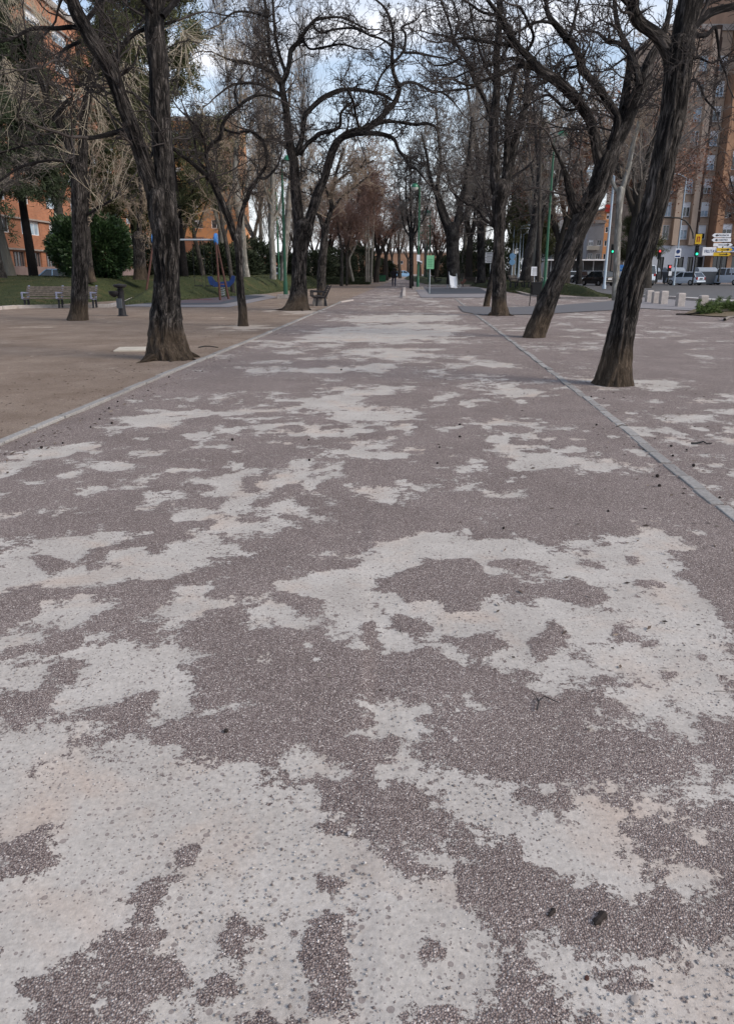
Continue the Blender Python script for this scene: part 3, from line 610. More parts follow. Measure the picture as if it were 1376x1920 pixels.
# ---------------------------------------------------------------- lawn mounds with grass
def smooth(a): a = np.clip(a, 0, 1); return a * a * (3 - 2 * a)
def mound(name, front, depth, height, back, x_fade, seed, mat, n=(90, 40)):
    fx = np.array([p[0] for p in front]); fy = np.array([p[1] for p in front])
    X = np.linspace(fx.min(), fx.max(), n[0]); U = np.linspace(0, 1, n[1]); XX, UU = np.meshgrid(X, U)
    Y0 = np.interp(XX, fx, fy); YY = Y0 + UU * (back - Y0) if np.isscalar(back) else Y0 + UU * back[0]
    e = np.minimum((XX - fx.min()) / x_fade[0], (fx.max() - XX) / x_fade[1])
    Z = height * smooth((YY - Y0) / depth) * smooth(e) * (0.85 + .3 * fbm2(XX, YY, 5, seed)) + 0.04 + 0.05 * (fbm2(XX, YY, .8, seed) - .5)
    Z[0] = 0.0; ii = np.arange(n[0] - 1)[None] + np.arange(n[1] - 1)[:, None] * n[0]
    F = np.stack([ii, ii + 1, ii + n[0] + 1, ii + n[0]], -1).reshape(-1, 4)
    o = link(name, np_mesh(name, np.stack([XX, YY, Z], -1).reshape(-1, 3), F, mat, True)); tag(o, kind='structure')
    def zf(x, y):
        j = np.clip((x - X[0]) / (X[-1] - X[0]) * (n[0] - 1), 0, n[0] - 1.001); y0 = np.interp(x, fx, fy); yb = back if np.isscalar(back) else y0 + back[0]
        i = np.clip((y - y0) / (yb - y0) * (n[1] - 1), 0, n[1] - 1.001); return Z[i.astype(int), j.astype(int)]
    return zf, (X[0], X[-1], fx, fy, back)
m, t, b = nodes('winter lawn', 0.95); co = mk(t, 'ShaderNodeTexCoord')
n1 = mk(t, 'ShaderNodeTexNoise', Scale=1.1, Detail=8.0, Roughness=0.7); t.links.new(co.outputs['Object'], n1.inputs['Vector'])
n2 = mk(t, 'ShaderNodeTexNoise', Scale=14.0, Detail=5.0); t.links.new(co.outputs['Object'], n2.inputs['Vector'])
c = ramp(t, n1.outputs['Fac'], [(0.3, (0.020, 0.030, 0.010)), (0.55, (0.040, 0.050, 0.017)), (0.72, (0.095, 0.072, 0.035))])
c = mixc(t, 0.6, c, ramp(t, n2.outputs['Fac'], [(0.35, (0.5, 0.5, 0.5)), (0.65, (1.5, 1.5, 1.4))]), 'MULTIPLY'); t.links.new(c, b.inputs['Base Color']); bump(t, b, n2.outputs['Fac'], 1.0, 0.05)
M['lawn'] = m
M['blade'] = stonemat('grass blades', [(0, (0.018, 0.030, 0.010)), (0.7, (0.050, 0.062, 0.020)), (1, (0.14, 0.12, 0.06))])
def blades(name, zf, box, n, h, label, pieces=None):
    x0, x1, fx, fy, back = box; x = rng.uniform(x0, x1, n); y0 = np.interp(x, fx, fy); yb = back if np.isscalar(back) else y0 + back[0]
    y = y0 + (yb - y0) * rng.random(n) ** 1.6; z = zf(x, y) - 0.02; a = rng.random(n) * 6.28; hh = h * rng.uniform(.5, 1.3, n); wv = 0.018 + .02 * rng.random(n)
    dx, dy = np.cos(a) * wv, np.sin(a) * wv
    V = np.stack([np.stack([x - dx, y - dy, z], -1), np.stack([x + dx, y + dy, z], -1), np.stack([x + rng.normal(0, h * .5, n), y + rng.normal(0, h * .5, n), z + hh], -1)], 1)
    o = link(name, np_mesh(name, V.reshape(-1, 3), np.arange(3 * n).reshape(-1, 3), M['blade'])); tag(o, label, 'grass', kind='stuff')
fl = [(-34, 40), (G(0, 577)[0], G(0, 577)[1]), G(200, 575), G(238, 566), G(262, 560.5), (G(345, 553)[0], G(345, 553)[1]), (G(500, 550)[0], 56), (G(545, 543)[0], 64), (-4.2, 74)]
fl = sorted(fl); zl, bl = mound('lawn', fl, 13.0, 1.08, (34.0,), (0.1, 3.5), 21, M['lawn'], (160, 60))
blades('lawn_grass', zl, bl, 60000, 0.07, 'short winter grass covering the lawn mound on the left')
fr = sorted([G(962, 545), G(990, 553), G(1050, 558.5), G(1140, 559.5), G(1168, 556)])
zr, br_ = mound('lawn', fr, 7.0, 0.62, (24.0,), (1.6, 2.2), 31, M['lawn'], (60, 40))
blades('lawn_grass', zr, br_, 22000, 0.08, 'short winter grass covering the small mound on the right')
fm = sorted([G(800, 533), G(860, 534), G(925, 535), G(965, 545)])
zm, bm_ = mound('lawn', fm, 14.0, 0.5, (60.0,), (1.0, 0.5), 41, M['lawn'], (40, 40))

# litter: crumbs of bark, bits of twig and dry leaf lying about
def litter(n, fx, name, label, mat, size):
    u = rng.random(n); Y = 2.2 * (26 / 2.2) ** u; X = fx(Y, n); a = rng.random(n) * 6.28; l = size * rng.uniform(.4, 1.6, n); wd = l * rng.uniform(.12, .5, n); h = l * .25
    dx, dy = np.cos(a), np.sin(a); z = np.full(n, .006)
    V = np.stack([np.stack([X - dx * l, Y - dy * l, z], -1), np.stack([X + dy * wd, Y - dx * wd, z], -1), np.stack([X + dx * l, Y + dy * l, z + h], -1), np.stack([X - dy * wd, Y + dx * wd, z + h * 1.4], -1)], 1)
    tag(link(name, np_mesh(name, V.reshape(-1, 3), np.arange(4 * n).reshape(-1, 4), mat)), label, 'litter', kind='stuff')
M['litter'] = stonemat('dark litter', [(0, (0.02, 0.015, 0.012)), (0.7, (0.09, 0.065, 0.05)), (1, (0.28, 0.23, 0.18))])
litter(1500, lambda Y, n: lineX(KL, Y) + .12 - np.abs(rng.normal(0, 1.6, n)), 'ground_litter', 'dark crumbs of twig and leaf on the sand beyond the left kerb', M['litter'], .016)
litter(500, lambda Y, n: lineX(KL, Y) + .22 + np.abs(rng.normal(0, .18, n)), 'ground_litter', 'crumbs of dirt collected along the foot of the left kerb', M['litter'], .018)
litter(900, lambda Y, n: lineX(KR, Y) + rng.normal(.5, 1.2, n), 'ground_litter', 'scattered crumbs of twig and leaf about the right kerb', M['litter'], .015)
# ---------------------------------------------------------------- surveyed street trees
def trace(pts, Y, dY=0.0, wk=1.0):
    out = []; n = len(pts)
    for i, p in enumerate(pts):
        y = Y + dY * (i / max(1, n - 1)) ** 1.2; q = P(p[0], p[1], y); out.append((*q, p[2] * 0.5 * scale_at(q) * wk))
    return np.array(out)
def twig_crown(tb, lines, dens=3.2, L1=2.0, wig=0.20, trop=0.06, k2=6, k3=6, k4=4, rmin=0.004, t0=0.12, ang=(30, 80), shape=1.0, fruit=None):
    """lines: list of (n,4) limb lines. Grows four orders of crooked twigs from them into tb."""
    S, D, Ln, R0 = [], [], [], []
    for ln in lines:
        c = catmull(ln, 0.12); Pn = c[:, :3]; Rn = c[:, 3]; seg = np.linalg.norm(np.diff(Pn, axis=0), axis=1); tot = seg.sum()
        k = max(2, int(tot * dens)); u = t0 + (1 - t0) * rng.random(k); j = np.minimum((u * (len(Pn) - 1)).astype(int), len(Pn) - 2)
        T = unit(Pn[j + 1] - Pn[j]); r = rng.normal(size=T.shape); r[:, 2] += 0.25; pr = unit(r - (r * T).sum(1, keepdims=True) * T)
        an = np.radians(rng.uniform(*ang, k))[:, None]; S.append(Pn[j]); D.append(T * np.cos(an) + pr * np.sin(an))
        Ln.append(L1 * (0.35 + 0.9 * rng.random(k)) * (1.15 - 0.45 * u)); R0.append(np.minimum(Rn[j] * 0.42, 0.028))
        S.append(Pn[-1:]); D.append(T[-1:] * 0 + unit(Pn[-1:] - Pn[-3:-2])); Ln.append(np.array([L1 * 1.1])); R0.append(np.array([min(Rn[-1], .03)]))
    S = np.concatenate(S); D = np.concatenate(D); Ln = np.concatenate(Ln); R0 = np.maximum(np.concatenate(R0), rmin * 2)
    A = grow(S, D, Ln, 8, wig, (0, 0, trop)); tb.add(A, taper(R0, R0 * 0.35, 9), 5)
    prev, pl, prr = A, Ln, R0
    ends = []
    for lv, k in enumerate((k2, k3, k4)):
        if not k: break
        s, d, pi, tt = spawn(prev, k, 0.18, (30, 78)); ln = pl[pi] * rng.uniform(0.32, 0.72, len(pi)) * (1.1 - .4 * tt)
        r = np.maximum(prr[pi] * 0.5, rmin * (1.0 if lv > 0 else 1.35)); seg = (6, 4, 3)[lv]
        B = grow(s, d, ln, seg, wig * (1.1, 1.15, 1.0)[lv], (0, 0, trop)); tb.add(B, taper(r, np.maximum(r * 0.45, rmin * .6), seg + 1), (4, 3, 3)[lv])
        prev, pl, prr = B, ln, r; ends.append(B)
    return ends
def hang(ends, n, size, drop=True):        # little clustered pods or left-over leaves: flat folded pieces of real size
    E = ends.reshape(-1, 3); c = E[rng.integers(0, len(E), n)] + rng.normal(0, size * .9, (n, 3)); a = unit(rng.normal(size=(n, 3)) * (1, 1, .5) + ((0, 0, -1.3) if drop else (0, 0, 0)))
    s_ = unit(np.cross(a, rng.normal(size=(n, 3)))); l = size * rng.uniform(.6, 1.4, n)[:, None]; wd = l * .33
    V = np.stack([c, c + a * l * .5 + s_ * wd, c + a * l, c + a * l * .5 - s_ * wd], 1); return V.reshape(-1, 3), np.arange(4 * n).reshape(-1, 4)
def street_tree(name, label, base, trunk, limbs, seed, tw=None, group='bare trees lining the path', cat='tree', mats=('bark', 'limb', 'twig'), sides=44, step=0.04, amp=0.11, flare=0.0, pods=0, suck=None, Y=None, K=13, dys=None, leaves=None, roots=0):
    global rng
    rng = np.random.default_rng(seed)
    if Y is None: Y = G(*base)[1]
    b0 = P(base[0], base[1], Y); z0 = max(0.0, b0[2]) if Y and abs(b0[2]) > 0.05 else 0.0
    r = root(name, (b0[0], Y, z0), label, cat, group)
    o = np.array([b0[0], Y, z0]); tr = trace(trunk, Y)
    link('trunk', bark_tube(tr, M[mats[0]], o, sides, step, amp, flare, K, seed), r)
    if roots:
        tb = Tubes(); k = roots; a = np.arange(k) * 6.283 / k + rng.random(k) * .6; r0_ = tr[0, 3]; S_ = np.stack([b0[0] + np.cos(a) * r0_ * .75, Y + np.sin(a) * r0_ * .75, z0 + np.full(k, .10)], -1)
        D_ = np.stack([np.cos(a), np.sin(a), np.full(k, -.35)], -1); ln_ = rng.uniform(.3, .75, k); A_ = grow(S_, D_, ln_, 7, .16, (0, 0, .02)); A_[..., 2] = np.minimum(A_[..., 2], z0 + .1 * (1 - np.linspace(0, 1, 8)) ** 1.5 - .005); tb.add(A_, taper(rng.uniform(.05, .085, k), np.full(k, .012), 8), 10)
        link('roots', tb.mesh('roots', M[mats[0]], o), r)
    lines = []
    for i, lm in enumerate(limbs):
        dY = lm[0]; off = 0.0
        ln = trace(lm[1:], Y + (lm[0][0] if isinstance(dY, tuple) else 0), dY[1] if isinstance(dY, tuple) else dY); lines.append(ln)
        big = ln[0, 3] > 0.07
        link('limb', bark_tube(ln, M[mats[0] if big else mats[1]], o, 30 if big else 14, step * 1.2, amp * (.9 if big else .6), 0, K if big else 6, seed + 31 * i + 3, name='limb'), r)
    tw = tw or {}
    tb = Tubes(); ends = twig_crown(tb, lines, **tw)
    link('crown', tb.mesh('crown', M[mats[2]], o), r)
    if pods:
        V, F = hang(ends[-1][:, -2:], pods, 0.07 if Y < 40 else .1); link('seed_pods', np_mesh('seed_pods', V - o, F, M['pod']), r)
    if leaves:
        V, F = hang(ends[-1][:, -2:], leaves[0], leaves[1], False); link('dry_leaves', np_mesh('dry_leaves', V - o, F, M[leaves[2]]), r)
    if suck:
        tb = Tubes(); S = []; D = []
        for (px, py, n, ax, ay) in suck:
            q = P(px, py, Y); S.append(q + rng.normal(0, .07, (n, 3))); d = np.array([ax, 0, ay]) + rng.normal(0, .45, (n, 3)); D.append(d)
        S = np.concatenate(S); D = np.concatenate(D); ln = rng.uniform(.7, 2.3, len(S)); A = grow(S, D, ln, 8, .09, (0, 0, .03)); tb.add(A, taper(ln * 0 + .011, ln * 0 + .004, 9), 3)
        s, d, pi, t_ = spawn(A, 3, .2, (20, 50)); B = grow(s, d, ln[pi] * .4, 5, .1, (0, 0, .05)); tb.add(B, taper(ln[pi] * 0 + .006, ln[pi] * 0 + .003, 6), 3)
        link('suckers', tb.mesh('suckers', M['pale_twig'], o), r)
    return r

NEAR = dict(dens=4.0, L1=1.7, wig=0.20, trop=0.05, k2=5, k3=5, k4=4, rmin=0.0038)
MID = dict(dens=3.4, L1=2.0, wig=0.20, trop=0.05, k2=5, k3=5, k4=3, rmin=0.007)
FARW = dict(dens=2.6, L1=2.2, wig=0.2, trop=0.06, k2=5, k3=5, k4=3, rmin=0.010)

street_tree('street_tree', 'thick forked tree left of the kerb, its near trunk deeply furrowed over gnarled spreading roots', (318, 672),
  [(320, 678, 78), (317, 660, 70), (312, 630, 61), (311, 600, 55), (313, 560, 50), (314, 524, 46), (312, 480, 46), (311, 437, 48), (306, 400, 52), (303, 372, 56)],
  [(-0.5, (296, 385, 34), (285, 345, 31), (272, 310, 30), (262, 280, 29), (248, 240, 28), (232, 200, 28), (218, 160, 28), (204, 127, 28), (188, 98, 28), (173, 76, 28), (158, 48, 26), (145, 25, 25), (136, 0, 23), (122, -70, 19), (105, -160, 13), (95, -260, 6)),
   (0.7, (311, 392, 40), (311, 350, 38), (308, 300, 37), (304, 250, 37), (301, 200, 37), (298, 150, 38), (296, 100, 38), (291, 60, 37), (290, 0, 35), (288, -100, 31), (294, -220, 23), (300, -330, 12)),
   (-0.4, (250, 240, 10), (222, 246, 9), (200, 252, 9), (182, 256, 8), (166, 258, 8)),
   (-1.2, (165, 60, 9), (140, 50, 9), (105, 52, 8), (60, 53, 7), (20, 72, 5), (-20, 80, 3)),
   (0.8, (212, 112, 10), (232, 82, 9), (256, 60, 8), (285, 50, 6), (330, 38, 4)),
   (-0.8, (148, 78, 7), (120, 92, 6), (108, 112, 4)),
   (1.0, (305, 30, 12), (335, -5, 10), (372, -40, 7), (410, -60, 4)), (-1.2, (285, 20, 10), (255, -20, 8), (235, -60, 5)),
   (-1.5, (140, 5, 10), (90, -20, 8), (40, -30, 6), (-20, -20, 4)), (1.2, (160, 40, 10), (190, 0, 8), (215, -50, 6), (230, -90, 4))],
  101, dict(NEAR, dens=2.6, L1=1.3), flare=0.125, amp=0.17, sides=96, step=0.022, K=17, roots=11)

street_tree('street_tree', 'straight thick tree before the double bench, with a brown foot and long pale suckers', (148, 600),
  [(147, 603, 36), (148, 590, 33), (149, 572, 30), (150, 540, 29), (150, 500, 29), (150, 450, 28), (150, 409, 28), (149, 370, 28), (148, 336, 28), (151, 310, 25)],
  [(0.0, (151, 320, 26), (154, 300, 20), (156, 280, 18), (156, 245, 16), (158, 216, 15), (163, 185, 16), (172, 150, 17), (178, 120, 12), (188, 70, 9), (192, 10, 7), (200, -60, 4)),
   (-0.8, (146, 328, 18), (126, 262, 16), (109, 222, 14), (120, 200, 12), (130, 188, 11)), (-.5, (104, 225, 12), (88, 190, 11), (80, 160, 9), (60, 110, 7), (50, 60, 5)),
   (0.3, (163, 402, 6), (182, 390, 5), (212, 372, 4), (245, 338, 3)), (-1.5, (146, 307, 6), (95, 300, 5), (40, 312, 5), (0, 338, 4), (-40, 360, 3)),
   (-1.0, (146, 292, 4), (110, 274, 4), (60, 270, 4), (0, 286, 3), (-40, 300, 2)), (1, (178, 130, 8), (215, 100, 6), (250, 60, 4), (280, 20, 3))],
  102, dict(MID, dens=2.2, L1=1.5, rmin=.006), flare=0.05, amp=0.07, pods=0,
  suck=[(165, 150, 26, .2, -.6), (128, 190, 22, -.3, -.5), (80, 160, 22, -.7, -.4), (166, 150, 18, .7, -.2), (95, 60, 26, -.6, .8), (40, 60, 30, -.4, 1), (150, 300, 8, -.9, .2), (212, 372, 8, .3, 1), (190, 388, 6, 0, 1), (230, 120, 16, .4, -.7), (250, 60, 14, .5, -.5), (345, 60, 26, .5, -.4), (10, 110, 22, .2, -1)], K=11)

street_tree('street_tree', 'slender Y-forked young tree between the furrowed tree and the swing', (457, 611),
  [(457, 613, 19), (456, 604, 17), (455, 580, 16), (451, 546, 15), (449, 510, 14), (448, 481, 14), (446, 455, 16), (444, 444, 17)],
  [(-0.6, (441, 450, 12), (431, 415, 14), (418, 383, 14), (403, 350, 12), (391, 315, 9), (387, 288, 8), (396, 270, 8), (413, 256, 8), (418, 232, 7), (430, 213, 7), (448, 200, 6), (461, 187, 6), (487, 177, 5), (520, 184, 3)),
   (-1.4, (405, 355, 9), (392, 335, 8), (372, 315, 8), (350, 297, 7), (335, 287, 6), (318, 268, 4), (312, 230, 3)),
   (0.8, (446, 450, 12), (448, 430, 10), (452, 405, 9), (459, 380, 8), (468, 358, 8), (484, 332, 7), (500, 306, 6), (498, 275, 5), (482, 250, 4)),
   (0.5, (421, 385, 9), (410, 360, 7), (400, 330, 6), (372, 300, 5), (363, 250, 4), (350, 210, 3)), (1.0, (484, 332, 6), (500, 332, 5), (520, 310, 4), (528, 285, 3)),
   (-.5, (387, 285, 6), (380, 255, 5), (365, 232, 4), (342, 210, 3)), (.5, (448, 201, 5), (440, 170, 4), (455, 140, 3)), (.6, (416, 240, 5), (440, 248, 4), (470, 246, 4), (495, 262, 3))],
  103, dict(MID, dens=3.2, L1=1.15, rmin=.0058, k4=3), flare=0.03, amp=0.06, K=9, sides=30)

street_tree('street_tree', 'big tree by the side-on bench whose bent right stem arches out over the path', (558, 581),
  [(558, 583, 42), (559, 572, 36), (560, 555, 32), (560, 523, 28), (561, 495, 27), (563, 469, 28), (566, 440, 32), (569, 424, 34)],
  [(0.0, (563, 436, 22), (560, 414, 21), (556, 377, 20), (553, 341, 18), (551, 305, 18), (547, 286, 18), (542, 260, 15), (538, 218, 13), (533, 185, 12), (529, 157, 11), (538, 135, 9), (543, 113, 9), (546, 92, 8), (560, 78, 8), (567, 65, 7), (588, 39, 6), (602, 34, 5), (640, 32, 4), (680, 50, 3)),
   (0.8, (574, 440, 24), (580, 414, 19), (591, 377, 18), (598, 356, 17), (608, 335, 15), (616, 305, 15), (622, 286, 15), (632, 266, 14), (648, 252, 12), (668, 245, 12), (687, 240, 12), (709, 225, 11), (726, 207, 10), (740, 190, 9), (748, 168, 9), (742, 148, 7), (737, 131, 7), (735, 94, 6), (737, 74, 6), (735, 50, 5), (729, 28, 5), (718, 10, 4), (700, -5, 3)),
   (-1.5, (627, 268, 12), (645, 256, 11), (680, 248, 9), (715, 251, 8), (738, 260, 7), (748, 282, 6), (757, 292, 6), (768, 312, 5), (780, 316, 4), (796, 335, 3)),
   (-1.0, (700, 233, 8), (725, 227, 7), (753, 229, 6), (781, 233, 6), (800, 230, 5), (818, 240, 4), (822, 270, 3)),
   (1.2, (748, 162, 6), (758, 155, 6), (775, 154, 5), (790, 160, 5), (810, 170, 4), (830, 173, 4), (850, 190, 3)),
   (0.5, (736, 118, 6), (752, 101, 5), (759, 86, 5), (760, 63, 5), (753, 50, 4), (775, 40, 3)), (.8, (758, 98, 5), (780, 98, 5), (805, 103, 4), (830, 108, 3)),
   (-.8, (735, 85, 5), (715, 72, 4), (693, 65, 4), (672, 52, 3), (640, 40, 2)),
   (0.6, (555, 290, 11), (566, 257, 9), (572, 218, 9), (588, 198, 9), (610, 180, 9), (640, 168, 8), (665, 167, 7), (687, 170, 6), (715, 176, 6), (733, 186, 5)),
   (-1.0, (529, 160, 9), (518, 145, 9), (503, 131, 8), (474, 119, 7), (453, 115, 6), (431, 111, 4), (405, 100, 3)), (-1.5, (528, 178, 8), (510, 168, 7), (487, 157, 6), (457, 155, 5), (431, 161, 4), (405, 180, 3)),
   (0.8, (530, 160, 8), (516, 125, 7), (506, 90, 6), (502, 50, 6), (497, 0, 5), (493, -60, 3)), (1.5, (536, 138, 7), (522, 95, 6), (516, 60, 6), (512, 10, 5), (508, -50, 3)),
   (.6, (563, 290, 9), (575, 270, 8), (590, 258, 8), (600, 250, 8), (635, 238, 6), (640, 210, 5), (660, 190, 4)), (-.8, (566, 70, 5), (580, 90, 4), (605, 88, 4), (640, 82, 4), (668, 90, 3)),
   (-1, (585, 42, 4), (600, 60, 4), (628, 54, 4), (663, 52, 4), (690, 64, 3)), (-1.2, (503, 30, 5), (470, 22, 4), (440, 22, 4), (415, 40, 3)), (1, (700, 175, 5), (715, 140, 4), (730, 122, 4)),
   (-1.4, (676, 252, 7), (668, 220, 5), (662, 190, 5), (650, 165, 4)), (-1.6, (548, 288, 6), (520, 262, 5), (490, 262, 4), (470, 245, 3))],
  104, dict(MID, dens=3.9, L1=1.25, rmin=.0062, k4=3), flare=0.20, amp=0.14, roots=9, pods=900, sides=52, K=13)

street_tree('street_tree', 'smaller Y-shaped tree just behind the side-on bench', (602, 560),
  [(604, 562, 19), (603, 540, 18), (603, 505, 16), (606, 469, 15), (609, 440, 14), (610, 425, 15)],
  [(0, (608, 432, 9), (599, 405, 8), (591, 392, 8), (588, 375, 6), (582, 350, 4)), (.5, (611, 430, 10), (615, 410, 9), (621, 392, 8), (621, 368, 7), (626, 340, 6), (634, 310, 5), (645, 280, 4)),
   (1, (621, 395, 5), (640, 370, 4), (665, 350, 4), (690, 330, 3)), (-1, (620, 380, 5), (610, 350, 4), (600, 320, 3)), (1, (626, 345, 5), (650, 325, 4), (680, 310, 3), (700, 300, 3))],
  105, dict(FARW, dens=5, L1=1.8, rmin=.009), amp=0.06, mats=('bark', 'limb', 'tan_twig'), K=9, sides=26)

street_tree('street_tree', 'massive right-leaning tree nearest on the right, forking high up', (1148, 720),
  [(1147, 725, 58), (1149, 716, 57), (1152, 697, 53), (1158, 660, 49), (1166, 615, 46), (1178, 560, 47), (1184, 530, 46), (1195, 495, 45), (1207, 458, 45), (1218, 412, 46), (1230, 366, 46), (1240, 320, 44), (1245, 290, 44), (1253, 250, 45), (1261, 215, 46), (1269, 150, 47), (1272, 118, 52), (1274, 90, 56)],
  [(0.3, (1274, 112, 46), (1279, 80, 44), (1283, 50, 44), (1289, 20, 45), (1294, 0, 46), (1302, -80, 42), (1310, -200, 32), (1318, -330, 18)),
   (-0.5, (1262, 112, 32), (1248, 86, 27), (1232, 66, 24), (1216, 54, 23), (1200, 43, 23), (1190, 28, 22), (1186, 8, 22), (1188, -40, 20), (1180, -120, 16), (1170, -220, 9)),
   (0.4, (1293, 58, 16), (1306, 42, 18), (1325, 27, 16), (1345, 18, 14), (1376, 10, 13), (1430, -6, 9)), (.4, (1300, 62, 9), (1312, 66, 8), (1326, 64, 7), (1340, 50, 6), (1345, 72, 5), (1350, 110, 4), (1362, 140, 3)),
   (-.5, (1293, 110, 6), (1308, 107, 5), (1322, 113, 4), (1335, 118, 3)), (-.5, (1292, 152, 6), (1304, 150, 5), (1314, 164, 5), (1322, 184, 4), (1340, 205, 3)),
   (.5, (1300, 20, 10), (1330, -20, 9), (1370, -50, 6)), (-.6, (1186, 15, 10), (1160, -10, 8), (1130, -30, 6), (1100, -40, 4))],
  106, dict(NEAR, dens=2.2, L1=0.95), flare=0.08, amp=0.13, sides=104, step=0.022, K=21)

street_tree('street_tree', 'sharply leaning dark tree on the right with long limbs reaching back over the path', (1001, 632),
  [(1000, 636, 38), (1004, 622, 37), (1014, 597, 36), (1029, 558, 34), (1038, 535, 32), (1055, 500, 33), (1071, 462, 35), (1082, 433, 38), (1094, 405, 40), (1106, 382, 38), (1122, 348, 37), (1131, 320, 38), (1138, 298, 38)],
  [(-1.0, (1130, 318, 22), (1122, 294, 20), (1115, 258, 19), (1106, 225, 19), (1094, 205, 20), (1079, 184, 20), (1057, 161, 19), (1035, 144, 19), (1011, 129, 18), (990, 105, 14), (968, 83, 13), (952, 57, 11), (937, 28, 9), (918, 4, 7), (895, -30, 5)),
   (-1.6, (1020, 134, 12), (1001, 126, 11), (981, 122, 10), (960, 127, 8), (937, 139, 7), (905, 150, 6), (883, 159, 5), (850, 148, 3)),
   (-1.0, (1002, 118, 9), (990, 120, 8), (972, 111, 7), (955, 109, 6), (922, 120, 5), (883, 131, 4), (854, 144, 3)),
   (-1.5, (970, 88, 8), (955, 84, 7), (937, 81, 7), (904, 76, 6), (872, 70, 5), (846, 75, 3)),
   (0.8, (1146, 285, 24), (1154, 250, 20), (1158, 225, 17), (1148, 203, 16), (1136, 184, 15), (1119, 160, 14), (1102, 142, 14), (1090, 129, 14), (1086, 109, 13), (1076, 87, 13), (1061, 68, 13), (1042, 46, 11), (1030, 30, 10), (1024, 8, 8), (1020, -40, 5)),
   (-.6, (1042, 44, 7), (1025, 40, 6), (1008, 40, 5), (992, 46, 5), (972, 58, 4), (945, 62, 3)), (.5, (1066, 72, 7), (1074, 48, 6), (1081, 17, 5), (1092, -25, 4)),
   (1.2, (1148, 280, 24), (1158, 240, 20), (1168, 205, 18), (1175, 160, 15), (1181, 118, 13), (1178, 92, 11), (1163, 62, 10), (1155, 32, 9), (1150, -20, 6)),
   (0.5, (1144, 300, 30), (1154, 270, 26), (1168, 240, 26), (1182, 205, 27), (1196, 174, 28), (1208, 144, 26), (1220, 108, 18), (1232, 86, 15), (1246, 55, 12), (1255, 20, 9), (1262, -40, 6)),
   (.8, (1200, 160, 12), (1190, 120, 10), (1178, 95, 9), (1160, 80, 8), (1140, 76, 7), (1120, 60, 5)), (-.6, (1088, 405, 22), (1074, 380, 18), (1066, 352, 14), (1060, 325, 9), (1050, 300, 6), (1035, 270, 4)),
   (-.6, (1056, 163, 7), (1062, 130, 6), (1082, 122, 5), (1096, 100, 4)), (-.8, (1080, 186, 7), (1092, 168, 6), (1085, 150, 4)), (1, (1168, 200, 7), (1190, 205, 5), (1215, 190, 4)), (-.8, (1090, 200, 6), (1062, 205, 5), (1030, 178, 5), (1000, 190, 4), (970, 215, 3)),
   (-1, (935, 27, 6), (905, 22, 5), (880, 5, 4)), (-1.2, (985, 100, 7), (1000, 70, 6), (990, 40, 5), (975, 10, 4))],
  107, dict(NEAR, dens=3.5, L1=1.25, rmin=.005, k4=3), flare=0.05, amp=0.12, sides=64, step=.03, K=13)

street_tree('street_tree', 'upright tree against the right kerb, its trunk dividing into two straight stems', (936, 591),
  [(936, 594, 34), (936, 585, 30), (935, 568, 27), (935, 530, 25), (934, 500, 24), (935, 470, 22), (936, 443, 21), (936, 410, 23), (935, 385, 25), (938, 362, 30), (940, 350, 32)],
  [(0, (932, 362, 20), (928, 335, 20), (927, 308, 20), (925, 275, 19), (925, 250, 20), (926, 215, 18), (930, 185, 15), (931, 150, 14), (931, 98, 13), (935, 60, 12), (937, 0, 11), (940, -80, 7)),
   (.6, (946, 360, 20), (950, 330, 19), (955, 308, 19), (961, 283, 18), (968, 255, 16), (975, 232, 15), (984, 200, 13), (992, 178, 11), (1005, 160, 8), (1028, 150, 5), (1050, 135, 3)),
   (-.6, (927, 240, 9), (915, 203, 8), (902, 172, 8), (891, 153, 8), (876, 116, 7), (862, 92, 6), (850, 70, 5), (843, 44, 4), (832, 15, 4), (820, -20, 3)),
   (.3, (949, 320, 13), (950, 285, 12), (951, 250, 11), (953, 207, 10), (959, 170, 9), (966, 135, 7), (972, 90, 5), (975, 40, 4)),
   (-.5, (930, 428, 7), (921, 420, 6), (908, 410, 6), (896, 393, 5), (871, 379, 4), (850, 362, 3)), (.5, (944, 348, 7), (958, 334, 6), (969, 326, 5), (988, 312, 4), (1000, 300, 3)),
   (.6, (986, 196, 8), (984, 170, 6), (990, 140, 5), (1000, 110, 4)), (-.8, (894, 158, 5), (880, 165, 4), (850, 168, 4), (820, 172, 3)), (1.2, (931, 120, 6), (950, 90, 5), (960, 50, 4)), (-1, (930, 160, 6), (905, 110, 5), (890, 60, 4), (880, 10, 3)),
   (-1, (868, 104, 5), (855, 112, 4), (838, 120, 4), (815, 122, 3)), (-.8, (857, 86, 4), (836, 68, 4), (810, 62, 3)), (-1, (851, 72, 4), (860, 40, 4), (850, 5, 3))],
  108, dict(MID, dens=3.9, L1=1.25, rmin=.0062, k4=3), flare=0.08, amp=0.12, roots=7, sides=52, K=12)
street_tree('street_tree', 'thin leaning tree half hidden behind the upright tree at the right kerb', (912, 574),
  [(911, 576, 13), (914, 560, 12), (919, 535, 11), (925, 500, 10), (930, 470, 10)], [(0, (930, 472, 10), (936, 430, 9), (943, 395, 8), (950, 350, 6), (958, 300, 4)), (.6, (935, 440, 5), (915, 400, 4), (905, 360, 3))],
  109, dict(FARW, dens=3), amp=.06, K=8, sides=20)

